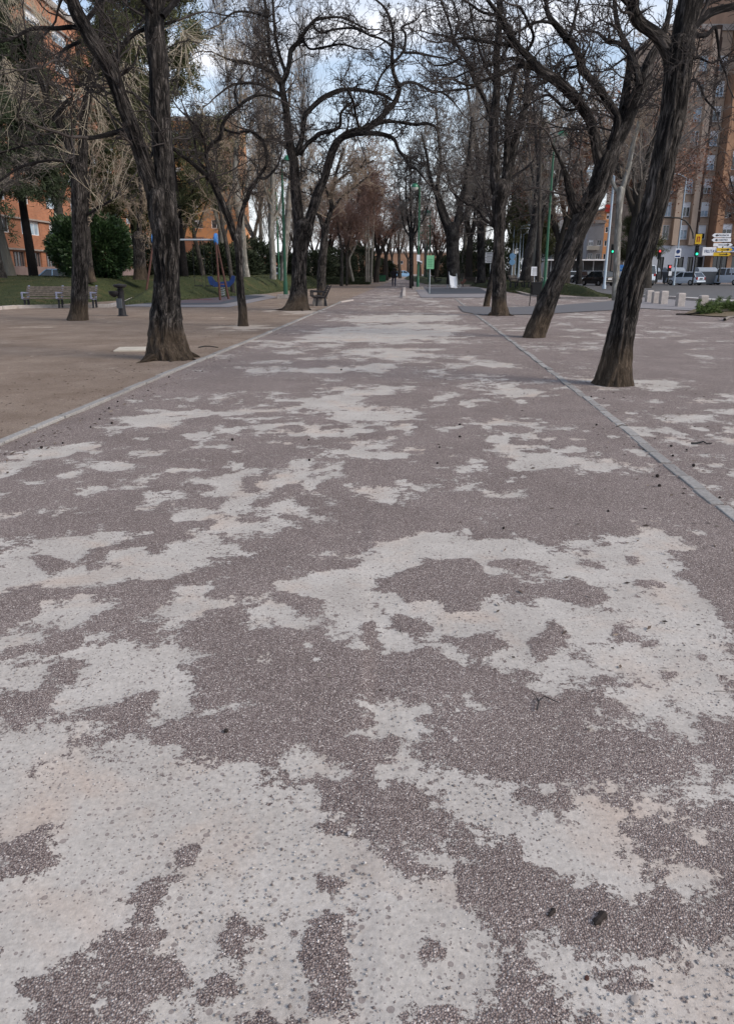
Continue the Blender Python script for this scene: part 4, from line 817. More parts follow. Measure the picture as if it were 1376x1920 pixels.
# trees further off, pale planes and the rest, each with its own outline
PALEM = ('pale_bark', 'pale_bark', 'tan_twig'); DK = ('bark_far', 'limb', 'grey_twig')
W = dict(FARW)
def T(label, base, trunk, limbs, seed, Y, tw=None, mats=DK, group='bare trees of the park further off', **k):
    return street_tree('park_tree', label, base, trunk, limbs, seed, tw or W, group, 'tree', mats, 24, 0.12, .07, 0, Y=Y, K=8, **k)
T('smooth pale grey plane tree with two arms left of the leaning right trunk', (1154, 560), [(1154, 564, 15), (1154, 540, 13), (1156, 490, 12), (1157, 450, 12), (1160, 400, 12), (1162, 372, 14), (1164, 355, 15)],
  [(0, (1166, 358, 10), (1172, 335, 9), (1179, 310, 9), (1186, 270, 8), (1196, 235, 7), (1205, 190, 5), (1200, 140, 3)), (.8, (1160, 362, 8), (1150, 345, 7), (1142, 320, 6), (1135, 290, 5), (1128, 240, 3))], 201, 43.5, mats=PALEM)
T('thin straight grey trunk like a pole beside the litter bin', (1010, 566), [(1010, 568, 7.5), (1010, 520, 7), (1011, 460, 7), (1011, 400, 6.5), (1012, 340, 6), (1013, 290, 5)], [(0, (1013, 295, 5), (1013, 240, 4), (1018, 180, 3)), (1, (1012, 330, 3), (1030, 290, 2), (1040, 250, 2))], 202, 40.5, dict(W, dens=2), mats=('grey_bark', 'grey_bark', 'grey_twig'))
T('broad curved trunk behind the two small benches', (986, 520), [(985, 526, 25), (987, 510, 21), (989, 490, 18), (994, 460, 16), (1000, 425, 14), (1004, 390, 12), (1006, 360, 10)], [(0, (1006, 368, 9), (1010, 320, 8), (1005, 260, 6), (1000, 180, 4)), (1, (1003, 400, 7), (1020, 370, 6), (1045, 340, 5), (1060, 300, 3))], 203, 58, mats=('bark_far', 'limb', 'grey_twig'))
T('dark trunk standing just right of the broad curved trunk', (1006, 520), [(1006, 524, 11), (1008, 490, 10), (1012, 430, 10), (1022, 390, 9), (1035, 360, 7)], [(0, (1033, 365, 6), (1045, 320, 5), (1050, 260, 4)), (.5, (1014, 420, 5), (1000, 340, 4), (990, 270, 3))], 204, 60)
T('small trunk on the right mound between the leaning tree and the parked dark cars', (1085, 528), [(1085, 532, 13), (1085, 520, 11), (1086, 490, 10), (1088, 460, 10), (1090, 430, 8)], [(0, (1090, 435, 7), (1095, 380, 6), (1090, 320, 4)), (1, (1089, 445, 5), (1105, 400, 4), (1125, 360, 3))], 205, 60)
T('huge dark tree with three fanning stems behind the slide', (850, 524), [(850, 532, 28), (850, 515, 25), (849, 480, 24), (848, 450, 24), (848, 428, 26)],
  [(-1, (842, 436, 14), (832, 412, 12), (824, 390, 10), (819, 367, 8), (812, 350, 8), (805, 325, 6), (800, 290, 5), (790, 250, 3)), (0, (847, 434, 13), (836, 405, 11), (828, 380, 9), (820, 350, 8), (826, 310, 6), (822, 260, 4), (818, 200, 3)), (1, (853, 434, 14), (860, 400, 12), (866, 370, 10), (874, 330, 8), (880, 280, 6), (884, 220, 4)),
   (2, (856, 425, 9), (872, 400, 8), (890, 370, 6), (900, 330, 4))], 206, 72, dict(W, dens=3.5, L1=3.2, rmin=.014))
T('thick trunk left of the upright kerb tree, behind the double bench', (902, 522), [(902, 530, 17), (902, 500, 15), (901, 450, 14), (900, 400, 13), (899, 350, 12)], [(0, (899, 355, 11), (896, 300, 9), (890, 250, 7), (880, 190, 5), (870, 130, 3)), (1, (900, 370, 8), (912, 320, 6), (920, 260, 4)), (-1, (901, 400, 6), (880, 370, 5), (862, 350, 3))], 207, 76, dict(W, dens=3, L1=3, rmin=.014))
T('pollarded dark tree just left of the tall lamp by the blue grey play surface', (772, 538), [(772, 542, 9), (771, 520, 8), (771, 480, 8), (771, 455, 9), (771, 440, 10)],
  [(0, (770, 444, 5), (766, 420, 4), (762, 390, 3.5), (761, 350, 3), (764, 300, 2)), (0, (771, 444, 5), (771, 410, 4), (768, 370, 3), (770, 330, 2.5), (768, 290, 2)), (0, (772, 444, 5), (777, 420, 4), (781, 385, 3), (786, 350, 2.5), (790, 310, 2)), (0, (773, 444, 4), (785, 425, 3.5), (798, 400, 3), (806, 360, 2)), (0, (769, 444, 4), (758, 425, 3), (752, 390, 2.5), (748, 350, 2))], 208, 73, dict(W, dens=3.5, L1=2.4, rmin=.014))
T('tall pale plane tree left of the two green lamp posts', (512, 518), [(512, 523, 13), (512, 500, 11), (510, 460, 11), (508, 425, 11), (510, 380, 9), (511, 340, 8), (511, 314, 7)], [(0, (511, 320, 6), (512, 260, 5), (508, 190, 4), (512, 110, 3)), (1, (509, 420, 6), (522, 395, 5), (530, 360, 3)), (-1, (510, 390, 4), (496, 350, 3), (490, 300, 2))], 209, 60, mats=PALEM)
T('pale plane tree seen between the lamp posts and the big arching tree', (531, 522), [(531, 526, 14), (532, 500, 13), (535, 460, 12), (538, 420, 12), (541, 380, 10), (542, 350, 8)], [(0, (542, 355, 7), (545, 300, 5), (540, 230, 4), (546, 150, 3)), (1, (540, 400, 5), (552, 360, 4), (560, 320, 3))], 210, 62, mats=PALEM)
T('white-barked tree directly behind the slender Y-forked tree', (461, 515), [(462, 519, 14), (460, 500, 11), (457, 470, 11), (455, 440, 11), (449, 400, 14), (444, 370, 18), (443, 350, 16)], [(0, (443, 356, 14), (441, 310, 10), (445, 260, 7), (450, 190, 5), (455, 110, 3)), (1, (448, 395, 6), (462, 350, 5), (470, 300, 3))], 211, 56, mats=PALEM)
T('leaning grey trunk at the edge of the swing play surface', (438, 546), [(438, 550, 9), (435, 530, 8), (430, 490, 8), (424, 455, 8), (419, 430, 7)], [(0, (419, 435, 6), (412, 390, 5), (408, 340, 4), (400, 280, 3)), (.6, (422, 445, 4), (432, 400, 3), (440, 350, 2))], 212, 52, mats=('grey_bark', 'grey_bark', 'tan_twig'))
T('dark leaning trunk behind the swing crossbar', (380, 512), [(381, 516, 9), (376, 490, 8), (370, 465, 8), (364, 440, 7), (362, 400, 6)], [(0, (362, 405, 5), (358, 350, 4), (350, 300, 3)), (.6, (366, 440, 3), (380, 400, 3), (395, 360, 2))], 213, 62, mats=('grey_bark', 'grey_bark', 'tan_twig'))
T('furrowed trunk on the lawn close behind the straight thick tree', (171, 525), [(174, 529, 16), (171, 515, 13), (168, 480, 10), (165, 440, 9), (163, 400, 8)], [(0, (163, 405, 7), (166, 350, 6), (172, 290, 4)), (.6, (164, 420, 5), (185, 385, 4), (215, 350, 3))], 214, 45, dict(W, dens=3, L1=2), mats=('bark', 'limb', 'tan_twig'))
T('trunk cut by the left edge of the picture, on the lawn', (4, 514), [(2, 520, 22), (0, 500, 14), (-6, 470, 12), (-12, 430, 11), (-16, 380, 10)], [(0, (-16, 385, 9), (-22, 300, 7), (-20, 200, 4)), (-.6, (-14, 400, 5), (10, 350, 4), (40, 320, 3))], 215, 45, dict(W, dens=2))
T('bent white birch-like trunk left of the far path', (660, 522), [(662, 527, 4.5), (659, 510, 4), (656, 498, 4), (655, 484, 4), (660, 474, 3.5), (664, 465, 3.5)], [(0, (664, 466, 3), (670, 452, 2.5), (677, 440, 2)), (0, (661, 474, 2), (655, 462, 2), (650, 450, 1.5))], 217, 86, dict(W, dens=3, L1=2, rmin=.014), mats=PALEM)
T('left one of two dark trunks before the low hedge', (641, 532), [(640, 536, 7), (641, 515, 6), (641, 490, 6), (641, 470, 5)], [(0, (641, 473, 4), (636, 440, 3), (630, 400, 2)), (0, (641, 475, 4), (650, 440, 3), (660, 400, 2))], 218, 80, dict(W, dens=4, L1=3, rmin=.016), mats=('grey_bark', 'grey_bark', 'red_twig'))
T('right one of two dark trunks before the low hedge', (650, 532), [(650, 535, 4.5), (650, 500, 4), (650, 475, 3.5)], [(0, (650, 477, 3), (656, 440, 2.5), (664, 400, 2))], 219, 81, dict(W, dens=4, L1=3, rmin=.016), mats=('grey_bark', 'grey_bark', 'red_twig'))
for i, (x, dx, lb) in enumerate(((687, -1, 'leftmost of three slim pale trunks in a clump left of the walker'), (691, 0, 'middle slim pale trunk of the clump of three left of the walker'), (696, 3, 'right slim pale trunk of the clump, leaning outwards'))):
    T(lb, (x, 524), [(x, 528, 4.5), (x + dx * .3, 490, 4), (x + dx, 450, 3.5), (x + dx * 1.6, 410, 3)], [(0, (x + dx * 1.5, 415, 3), (x + dx * 2, 370, 2.5), (x + dx * 3, 320, 1.5)), (0, (x + dx, 440, 2.5), (x - 8, 400, 2), (x - 15, 360, 1.5))], 220 + i, 88, dict(W, dens=4, L1=3.4, rmin=.016), mats=('pale_bark', 'pale_bark', 'red_twig'))

# cut stump with a regrown stem
rng = np.random.default_rng(55)
q = P(262, 519, 48.5); r = root('tree_stump', q, 'tall dark stump sawn off flat, with a pale cut top, on the left lawn', 'stump')
ln = trace([(264, 524, 26), (263, 510, 24), (261, 480, 22), (260, 455, 22), (259, 443, 22)], 48.5)
link('trunk', bark_tube(ln, M['bark'], q, 28, .1, .09, .05, 9, 6), r)
e = ln[-1]; mb = MB(); mb.lathe([(e[3] * 1.02, -.05), (e[3] * 1.0, .04), (e[3] * .7, .06)], e[0] - q[0], e[1] - q[1], e[2] - q[2], 20); mb.build('cut_top', M['cutwood'], r)
ln = trace([(268, 470, 11), (262, 440, 10), (262, 410, 9), (266, 380, 8), (262, 340, 6), (258, 290, 4)], 48.9); link('limb', bark_tube(ln, M['bark'], q, 16, .1, .06, 0, 6, 8, name='limb'), r)
tb = Tubes(); twig_crown(tb, [ln], dens=3, L1=2, k4=3, rmin=.01); link('crown', tb.mesh('crown', M['tan_twig'], q), r)
# ---------------------------------------------------------------- buildings
rng = np.random.default_rng(900); random.seed(900)
def facade_wall(mb, Lx, zlo, zhi, rows, T=0.35, y=0.0):
    """outer wall on local y in [y, y+T], openings left free; rows = (z0, z1, [(u0, u1)...])"""
    z = zlo
    for z0, z1, us in sorted(rows):
        if z0 > z: mb.box(Lx / 2, y + T / 2, (z + z0) / 2, Lx, T, z0 - z)
        u = 0
        for a, b_ in sorted(us):
            if a > u: mb.box((u + a) / 2, y + T / 2, (z0 + z1) / 2, a - u, T, z1 - z0)
            u = b_
        if u < Lx: mb.box((u + Lx) / 2, y + T / 2, (z0 + z1) / 2, Lx - u, T, z1 - z0)
        z = z1
    if z < zhi: mb.box(Lx / 2, y + T / 2, (z + zhi) / 2, Lx, T, zhi - z)
def window(r, u0, u1, z0, z1, y, frame, pane, mull=1, rail=True, blind=0.0, fw=.07):
    f = MB(); c = (u0 + u1) / 2; zc = (z0 + z1) / 2; h = z1 - z0; wd = u1 - u0
    f.box(u0 + fw / 2, y, zc, fw, .1, h); f.box(u1 - fw / 2, y, zc, fw, .1, h); f.box(c, y, z0 + fw / 2, wd - 2 * fw, .1, fw); f.box(c, y, z1 - fw / 2, wd - 2 * fw, .1, fw)
    for i in range(mull): f.box(u0 + wd * (i + 1) / (mull + 1), y, zc, fw * .8, .09, h - 2 * fw)
    w_ = f.build('window', M[frame], r)
    g_ = MB(); g_.box(c, y + .03, zc, wd - 2 * fw, .02, h - 2 * fw); g_.build('pane', M[pane], w_)
    if blind > 0: bl = MB(); hb = (h - 2 * fw) * blind; bl.box(c, y + .005, z1 - fw - hb / 2, wd - 2 * fw - .01, .03, hb); bl.build('blind', M['white'], w_)
    return w_
def block(name, label, loc, rz, Lx, D, H, rows, wall, roof='concrete', sides=True, z0=0.0, group=None, cat='building'):
    r = root(name, loc, label, cat, group, rz)
    mb = MB(); facade_wall(mb, Lx, z0, H, rows); mb.box(.175, .35 + (D - .35) / 2, (H + z0) / 2, .35, D - .35, H - z0); mb.box(Lx - .175, .35 + (D - .35) / 2, (H + z0) / 2, .35, D - .35, H - z0)
    mb.box(Lx / 2, D - .175, (H + z0) / 2, Lx - .7, .35, H - z0); mb.build('wall', M[wall], r)
    rf = MB(); rf.box(Lx / 2, D / 2, H + .15, Lx + .5, D + .5, .3); rf.box(Lx / 2, -.1, H + .5, Lx + .3, .2, .4); rf.build('roof', M[roof], r)
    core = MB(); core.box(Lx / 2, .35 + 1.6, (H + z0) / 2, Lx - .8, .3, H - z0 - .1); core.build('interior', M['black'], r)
    return r
# long brick block on the left
rows = [(1.9, 3.35, [(u, u + 2.7) for u in np.arange(1.2, 72, 3.9)])]
for k in range(8): rows.append((5.0 + 2.9 * k, 6.35 + 2.9 * k, [(u, u + (4.4 if (int(u / 7) + k) % 3 else 2.6)) for u in np.arange(1.5, 70, 7.0)]))
r = block('apartment_building', 'long orange brick apartment block behind the left lawn, with a mauve stone plinth', (-34, 64, 0), math.pi / 2, 75, 14, 28.5, rows, 'brick')
pl = MB(); pl.box(37.5, -.08, .95, 75.1, .15, 1.9); pl.build('plinth', M['plinth'], r)
for z0, z1, us in rows:
    for i, (a, b_) in enumerate(us):
        if z0 < 3:
            window(r, a, b_, z0, z1, .2, 'plinth', 'glass', 3)
        elif z0 < 17 or i < 5: window(r, a, b_, z0, z1, .18, 'white', 'skyglass' if (i + int(z0)) % 3 else 'glass', 3 if b_ - a > 3 else 2, blind=[0, .3, .6, .15][(i * 7 + int(z0)) % 4])
cor = MB()
for k in range(9): cor.box(37.5, -.12, 3.55 + 2.9 * k, 75.2, .22, .16)
cor.build('cornice', M['concrete'], r)
# tower further off
rows = [(3 + 3 * k, 4.5 + 3 * k, [(u, u + 1.8) for u in np.arange(1.5, 15, 3.4)]) for k in range(8)]
q = P(345, 506, 150); r = block('apartment_tower', 'tall orange apartment tower rising behind the evergreens on the left', (q[0] - 6, 150, 0), 0, 17, 12, 27, rows, 'orangewall')
for z0, z1, us in rows:
    for i, (a, b_) in enumerate(us): window(r, a, b_, z0, z1, .18, 'white', 'glass', 1, blind=[0, .5, .2][(i + int(z0)) % 3])
# low white garage and kiosk
q = P(344, 515, 92); r = root('garage', (q[0], 92, .6), 'low white wall building with rows of square holes and an orange upper storey', 'building')
mb = MB(); mb.box(.6, 2, 1.1, 1.9 + .6, 4, 2.2); mb.build('wall', M['white'], r)
mb = MB()
for i in range(5):
    for j in range(3): mb.box(-.35 + i * .42, -.01, .35 + j * .5, .16, .05, .16)
mb.build('vent_hole', M['black'], r); mb = MB(); mb.box(.4, 2.3, 3.4, 3.6, 4, 2.4); mb.build('upper_storey', M['brick'], r)
mb = MB(); mb.box(.4, 2.2, 2.26, 3.8, 4.2, .12); mb.build('canopy', M['concrete'], r)
q = P(493, 514, 88); r = root('kiosk', (q[0], 88, .75), 'small white kiosk with dark window bays and a terracotta roof', 'kiosk')
mb = MB(); mb.box(0, 1.5, .15, 2.6, 3, .3); mb.box(0, 1.5, 1.3, 2.5, 3, .15)
for i in range(6): mb.box(-1.2 + i * .48, .05, .75, .12, .1, 1.0)
mb.build('wall', M['white'], r); mb = MB(); mb.box(0, 1.5, .75, 2.3, 2.6, 1.0); mb.build('window', M['glass'], r)
mb = MB(); mb.add([(-1.5, -.3, 1.4), (1.5, -.3, 1.4), (1.5, 3.3, 1.4), (-1.5, 3.3, 1.4), (-.9, 1.5, 2.2), (.9, 1.5, 2.2)], [(0, 1, 5, 4), (1, 2, 5), (2, 3, 4, 5), (3, 0, 4), (0, 3, 2, 1)]); mb.build('roof', M['brick'], r)

# right side: beige block over shops
XA = (1196 - 688) / 1491 * 108; LA = 8.78
def pxu(px): return (px - 688) / 1491 * 108 - XA
rows = [(0.35, 3.3, [(pxu(1232), pxu(1242)), (pxu(1262), pxu(1279)), (pxu(1286), pxu(1297)), (pxu(1302), pxu(1315))])]
for k in range(8): rows.append((5.55 + 2.85 * k, 7.35 + 2.85 * k, [(pxu(1206), pxu(1218)), (pxu(1234), pxu(1246)), (pxu(1266), pxu(1280)), (pxu(1300), pxu(1314))]))
r = block('corner_building', 'beige panelled apartment block with pale shopfronts at street level, right of the road', (XA, 108, 0), 0, LA, 14, 30, rows, 'panelbeige')
sh = MB(); facade_wall(sh, LA, 0, 4.75, rows[:1], .12, -.13); sh.build('shopfront', M['shopstone'], r)
for z0, z1, us in rows:
    for i, (a, b_) in enumerate(us):
        if z0 < 1: window(r, a, b_, z0, z1, .1, 'darkmetal', 'glass', 1); continue
        w_ = window(r, a, b_, z0, z1, .12, 'white', 'skyglass' if (i + int(z0)) % 2 else 'glass', 1, blind=[0, .35, .6][(i + int(z0)) % 3])
        mb = MB(); mb.box((a + b_) / 2, -.08, z0 - .06, b_ - a + .2, .3, .1); mb.build('sill', M['concrete'], w_)
bay = MB()
for u in (pxu(1284), pxu(1253), pxu(1222)): bay.box(u + .15, -.35, 17.4, .75, .68, 25.2)
bay.build('bay_column', M['beigewall'], r)
for k in range(9):
    mb = MB(); uc = pxu(1291); z = 4.9 + 2.85 * k; mb.prism([(uc + .62 * math.cos(a), -.62 * math.sin(a)) for a in np.linspace(0, math.pi, 10)], z, z + (1.25 if k % 2 else 1.5)); mb.prism([(uc + .5 * math.cos(a), -.45 * math.sin(a)) for a in np.linspace(0, math.pi, 10)], z + 1.5, z + 2.85); mb.build('rounded_balcony', M['darkbrown'], r)
# brown block with balconies, further right and nearer
XB = (1330 - 688) / 1491 * 106
rows = [(0.3, 3.4, [(0.3, 2.2), (2.8, 6), (6.8, 11)])] + [(5.2 + 2.9 * k, 7.4 + 2.9 * k, [(.9, 2.3), (3.4, 5.4), (7, 9)]) for k in range(10)]
r = block('balcony_building', 'brown brick block with stacked rounded balconies at the right edge', (XB, 106, 0), 0, 14, 16, 36, rows, 'brownwall')
mb = MB(); mb.box(.5, -.12, 19.8, .9, .22, 32.4); mb.build('lit_strip', M['littan'], r)  # corner strip in a lighter tan, with the light on it painted in
for z0, z1, us in rows:
    for i, (a, b_) in enumerate(us): window(r, a, b_, z0, z1, .15, 'white' if z0 > 4 else 'darkmetal', 'glass', 1 if b_ - a < 1.8 else 2, blind=0 if z0 < 4 else [0, .3][(i + int(z0)) % 2])
for k in range(10):
    mb = MB(); z = 5.0 + 2.9 * k; pts = [(1.9, 0)] + [(3.9 - 2.0 * math.cos(a), -1.35 * math.sin(a) ** .6 if a else 0) for a in np.linspace(0.02, math.pi - .02, 12)] + [(5.9, 0)]
    mb.prism(pts, z - .2, z + (.72 if k % 2 else .45)); bo = mb.build('balcony', M['brownwall'], r)
    rl = MB()
    for j in range(4): rl.path([(p[0], p[1] - .02, z + .5 + .17 * j + (.25 if k % 2 else 0)) for p in pts], .022, 5)
    rl.build('railing', M['darkmetal'], bo)
# shop signs
def text_obj(s, size, loc, mat, parent, rx=math.pi / 2, rz=0, ext=.01, ax='CENTER', name='lettering', sx=1.0):
    c = bpy.data.curves.new(name, 'FONT'); c.body = s; c.size = size; c.extrude = ext; c.align_x = ax; c.align_y = 'CENTER'
    tmp = bpy.data.objects.new('tmp', c); C.objects.link(tmp); bpy.context.view_layer.update()
    me = bpy.data.meshes.new_from_object(tmp); bpy.data.objects.remove(tmp); me.materials.clear(); me.materials.append(mat)
    o = link(name, me, parent); o.location = loc; o.rotation_euler = (rx, 0, rz); o.scale = (sx, 1, 1); return o
def place(px, py, Y): q = P(px, py, Y); return (q[0], Y, q[2])
k95 = 105.6 / 1491
r = root('shop_sign', place(1329, 471, 105.6), 'white shop fascia with purple lettering at the foot of the brown block', 'sign')
mb = MB(); mb.box(0, 0, 0, 26 * k95, .3, 15 * k95); mb.build('panel', M['white'], r, .05); text_obj('FRUTAS', .55, (.1, -.16, 0), M['blueseat'], r, sx=.8)
r = root('shop_sign', place(1361, 467, 105.5), 'white shop fascia edged blue behind the direction blades', 'sign')
mb = MB(); mb.box(0, 0, 0, 34 * k95, .3, 10 * k95); mb.build('panel', M['white'], r, .05); mb = MB(); mb.box(.7, -.17, 0, .6, .02, .4); mb.build('emblem', M['blue'], r)
# distant blocks beyond the junction
def far_block(label, x0, x1, ytop, Y, wall, band, seed, H0=0.0, name='apartment_building'):
    a = P(x0, 506, Y)[0]; b_ = P(x1, 506, Y)[0]; H = P(x0, ytop, Y)[2]; Lx = b_ - a; fl = 3.0; rr = random.Random(seed)
    n = max(2, int(Lx / 4)); rows = []
    for k in range(1, int(H / fl)): rows.append((fl * k + 1.0, fl * k + 2.3, [((i + .22) * Lx / n, (i + .78) * Lx / n) for i in range(n)]))
    r = block(name, label, (a, Y, 0), 0, Lx, 12, H, rows, wall)
    for z0, z1, us in rows:
        for u0, u1 in us: window(r, u0, u1, z0, z1, .15, 'white', 'glass', 1, blind=rr.choice([0, 0, .4, .7]), fw=.1)
    if band:
        for k in range(1, int(H / fl)):
            mb = MB(); mb.box(Lx * .36, -.55, fl * k + .5, Lx * .70, 1.1, .95); mb.build('balcony', M[band], r)
    return r
far_block('cream balcony wing of the far building left of the orange gable', 1096, 1126, 418, 186, 'greywall', 'creamwall', 1)
r = far_block('bright orange and red topped block seen past the pale plane trunk', 1124, 1160, 392, 190, 'orangewall', None, 2)
mb = MB(); mb.box(2.2, -.3, 22.6 - 8.6 + 1.4, 4.6, .5, 1.5); mb.build('red_band', M['red'], r)
far_block('grey weathered apartment block between the green lamp and the leaning tree', 1026, 1074, 405, 200, 'greywall', 'paleconc', 3)
far_block('pale block behind the bare crowns right of the far orange block', 1150, 1196, 340, 210, 'beigewall', 'creamwall', 4)
far_block('brown block behind the trees far to the right of the walk', 1196, 1240, 250, 170, 'beigewall', None, 5)
far_block('long brownish low building closing the end of the walk', 650, 905, 474, 330, 'brownwall', None, 8)
far_block('pale low building beyond the lawn behind the two lamp posts', 446, 640, 484, 235, 'creamwall', None, 9)
r = root('market_hall', place(1112, 500, 150), 'long low dark shopfront under a pale canopy behind the parked cars', 'building')
mb = MB(); mb.box(0, 2, -.4, 17, 4, 3.0); mb.build('wall', M['glass'], r); mb = MB(); mb.box(0, 1, 1.25, 18, 4.4, .22); mb.build('canopy', M['white'], r)
mb = MB()
for i in range(9): mb.box(-8 + i * 2, -.06, -.4, .18, .12, 3.0)
mb.build('post', M['steel'], r)
# ---------------------------------------------------------------- street furniture
rng = np.random.default_rng(77); random.seed(77)
def bench(label, loc, rz, wdt=3.0, mats=('slat', 'benchmetal'), group='slatted park benches', supports=3, legs=True):
    r = root('park_bench', loc, label, 'bench', group, rz)        # the sitter faces local -y
    mb = MB()
    for i in range(5): mb.box(0, -.32 + i * .115, .43 - .012 * abs(i - 2), wdt, .085, .035)
    mb.build('seat', M[mats[0]], r, .006)
    mb = MB()
    for i in range(5): mb.box(0, .20 + .055 * i, .52 + .085 * i, wdt, .03, .068, rx=-.35)
    mb.build('backrest', M[mats[0]], r, .006)
    for k in range(supports):
        x = -wdt / 2 + .08 + k * (wdt - .16) / (supports - 1); mb = MB()
        mb.prism([(-.42, .40), (-.40, .46), (.14, .40), (.24, .52), (.46, .94), (.52, .93), (.30, .45), (.22, .34), (-.30, .35)], x - .035, x + .035, 'x')
        mb.prism([(-.40, .46), (-.42, .66), (-.34, .68), (.30, .64), (.28, .60), (-.34, .62), (-.34, .45)], x - .03, x + .03, 'x'); mb.build('armrest', M[mats[1]], r, .006)
        mb = MB(); mb.prism([(-.26, 0), (-.20, .36), (-.12, .36), (-.14, 0)], x - .03, x + .03, 'x'); mb.prism([(.14, 0), (.16, .36), (.24, .36), (.30, 0)], x - .03, x + .03, 'x'); mb.build('leg', M['darkmetal'], r, .005)
    return r
g_ = G(118, 577); bench('long double bench with blue grey iron arms on the edge of the left lawn', (g_[0], g_[1] - .2, 0.02), math.pi - .0 + math.pi, 3.15)
g_ = G(598, 573); b_ = bench('dark slatted bench seen side-on behind the big arching tree, turned away from the path', (g_[0], g_[1] + .6, 0), -math.pi / 2 + .12, 1.9, ('dkslat', 'darkmetal'), supports=2)
for dy in (-.62, .62):
    mb = MB(); mb.prism([(-.32, 0), (-.26, .36), (.26, .36), (.34, 0)], dy - .09, dy + .09, 'x'); mb.build('concrete_foot', M['concrete'], b_, .01)
g_ = G(891, 536.5); bench('wide brown double bench beyond the blue grey play surface, right of the slide', (g_[0], g_[1], 0), math.pi, 2.75, ('dkslat', 'paleconc'))
g_ = G(882, 529); bench('further bench peeping over the wide brown double bench', (g_[0], g_[1], .15), math.pi, 2.4, ('dkslat', 'darkmetal'), supports=2)
q = P(968, 538, 62); bench('left one of two small dark benches in front of the broad curved trunk', (q[0], 62, max(0, q[2])), math.pi / 2 - .5, 1.8, ('dkslat', 'darkmetal'), supports=2)
q = P(997, 538, 60); bench('right one of two small dark benches, in front of the white notice board', (q[0], 60, max(0, q[2])), math.pi / 2 - .7, 1.8, ('dkslat', 'darkmetal'), supports=2)
q = P(820, 527, 96); bench('dark bench far along the path beyond the green play sign', (q[0], 96, 0), math.pi / 2, 2.2, ('dkslat', 'darkmetal'), supports=2)

# drinking fountain
g_ = G(230, 592); r = root('drinking_fountain', (g_[0], g_[1], 0), 'black drinking fountain post with round bowl on the sand in front of the lawn', 'fountain')
mb = MB(); mb.lathe([(.20, 0), (.20, .02), (.145, .03), (.125, .25), (.115, .55), (.12, .85), (.15, .90)], n=20); mb.build('column', M['darkmetal'], r, smooth=True)
mb = MB(); mb.lathe([(.06, .88), (.10, .93), (.10, .98), (.22, 1.02), (.245, 1.07), (.24, 1.10), (.10, 1.12), (.02, 1.135)], n=24); mb.build('top_bowl', M['darkmetal'], r, smooth=True)
mb = MB(); mb.lathe([(.05, .66), (.15, .74), (.19, .82), (.19, .88), (.16, .88), (.05, .80)], -.22, -.05, 0, 20); mb.build('side_basin', M['darkmetal'], r, smooth=True)
mb = MB(); mb.prism([(-.15, -.1), (-.05, -.17), (.06, -.17), (.06, -.10)], .28, .62); mb.build('plate', M['container'], r)  # paler plate on the column: its lit side, put into the colour

# green lamp posts
def lamp(px, py, label, lean=0.0, h=7.8, side=-1, block_=True, gscale=1.0):
    g_ = G(px, py); r = root('street_lamp', (g_[0], g_[1], 0), label, 'street lamp', 'green lamp posts along the walk')
    if block_: mb = MB(); mb.box(0, 0, .11, .95, .95, .24); mb.build('footing', M['concrete'], r, .02)
    mb = MB(); mb.lathe([(.13, 0), (.13, .9), (.10, 1.0), (.085, 2.2), (.07, 5), (.05, h)], n=14); mb.build('pole', M['green'], r, smooth=True)
    mb = MB(); mb.path([(0, 0, h - .25), (side * .12, -.02, h - .02), (side * .32, -.05, h + .06)], .03); mb.build('bracket', M['green'], r)
    gx_, gz_ = side * .40, h - .05; s = .30 * gscale
    mb = MB(); mb.lathe([(s * 1.04, 0), (s * 1.02, .06), (s * .86, .19), (s * .5, .30), (s * .18, .35), (.02, .36)], gx_, -.05, gz_, 24); sh_ = mb.build('shade', M['bright_green'], r, smooth=True)
    mb = MB(); mb.lathe([(.02, -.27 * gscale), (s * .5, -.24 * gscale), (s * .82, -.14 * gscale), (s * .98, -.01)], gx_, -.05, gz_, 24); mb.build('diffuser', M['globe'], r, smooth=True)
    mb = MB()
    for a in range(8): th = a * math.pi / 4; mb.bar((gx_ + s * 1.0 * math.cos(th), -.05 + s * math.sin(th), gz_), (gx_ + .03 * math.cos(th), -.05 + .03 * math.sin(th), gz_ - .28 * gscale), .007, n=4)
    mb.build('cage', M['darkmetal'], sh_); return r
lamp(536, 559, 'tall green lamp just left of the big arching tree, its globe among the branches', side=1, h=7.5)
lamp(524, 544, 'second green lamp, further back left, its globe clear of the trunks', side=-1, h=7.55)
lamp(783, 542.5, 'green lamp in the middle of the walk beside the pollarded tree', side=-1, h=8.2)
lamp(1019, 558, 'green lamp behind the leaning dark tree and litter bin', side=1, h=8.9, block_=False)
lamp(804, 531.5, 'distant green lamp rising behind the green play sign', side=-1, h=8.2, block_=False, gscale=1.5)
lamp(799, 526.6, 'very distant thin lamp left of the play sign, taller of the last two', side=1, h=7.8, block_=False, gscale=1.5)
lamp(795, 524.6, 'most distant thin lamp beside the middle green lamp', side=-1, h=7.4, block_=False, gscale=1.5)
mb = MB(); 
# white cap box on the middle lamp
g_ = G(783, 542.5)
r = root('meter_box', (g_[0] - .02, g_[1] - .16, 2.35), 'small white box strapped on the middle green lamp pole', 'box')
mb.box(0, 0, .25, .28, .12, .5); mb.build('case', M['white'], r, .02); mb = MB(); mb.box(.1, 0, -.03, .5, .14, .1, ry=.3); mb.build('lip', M['white'], r, .02)

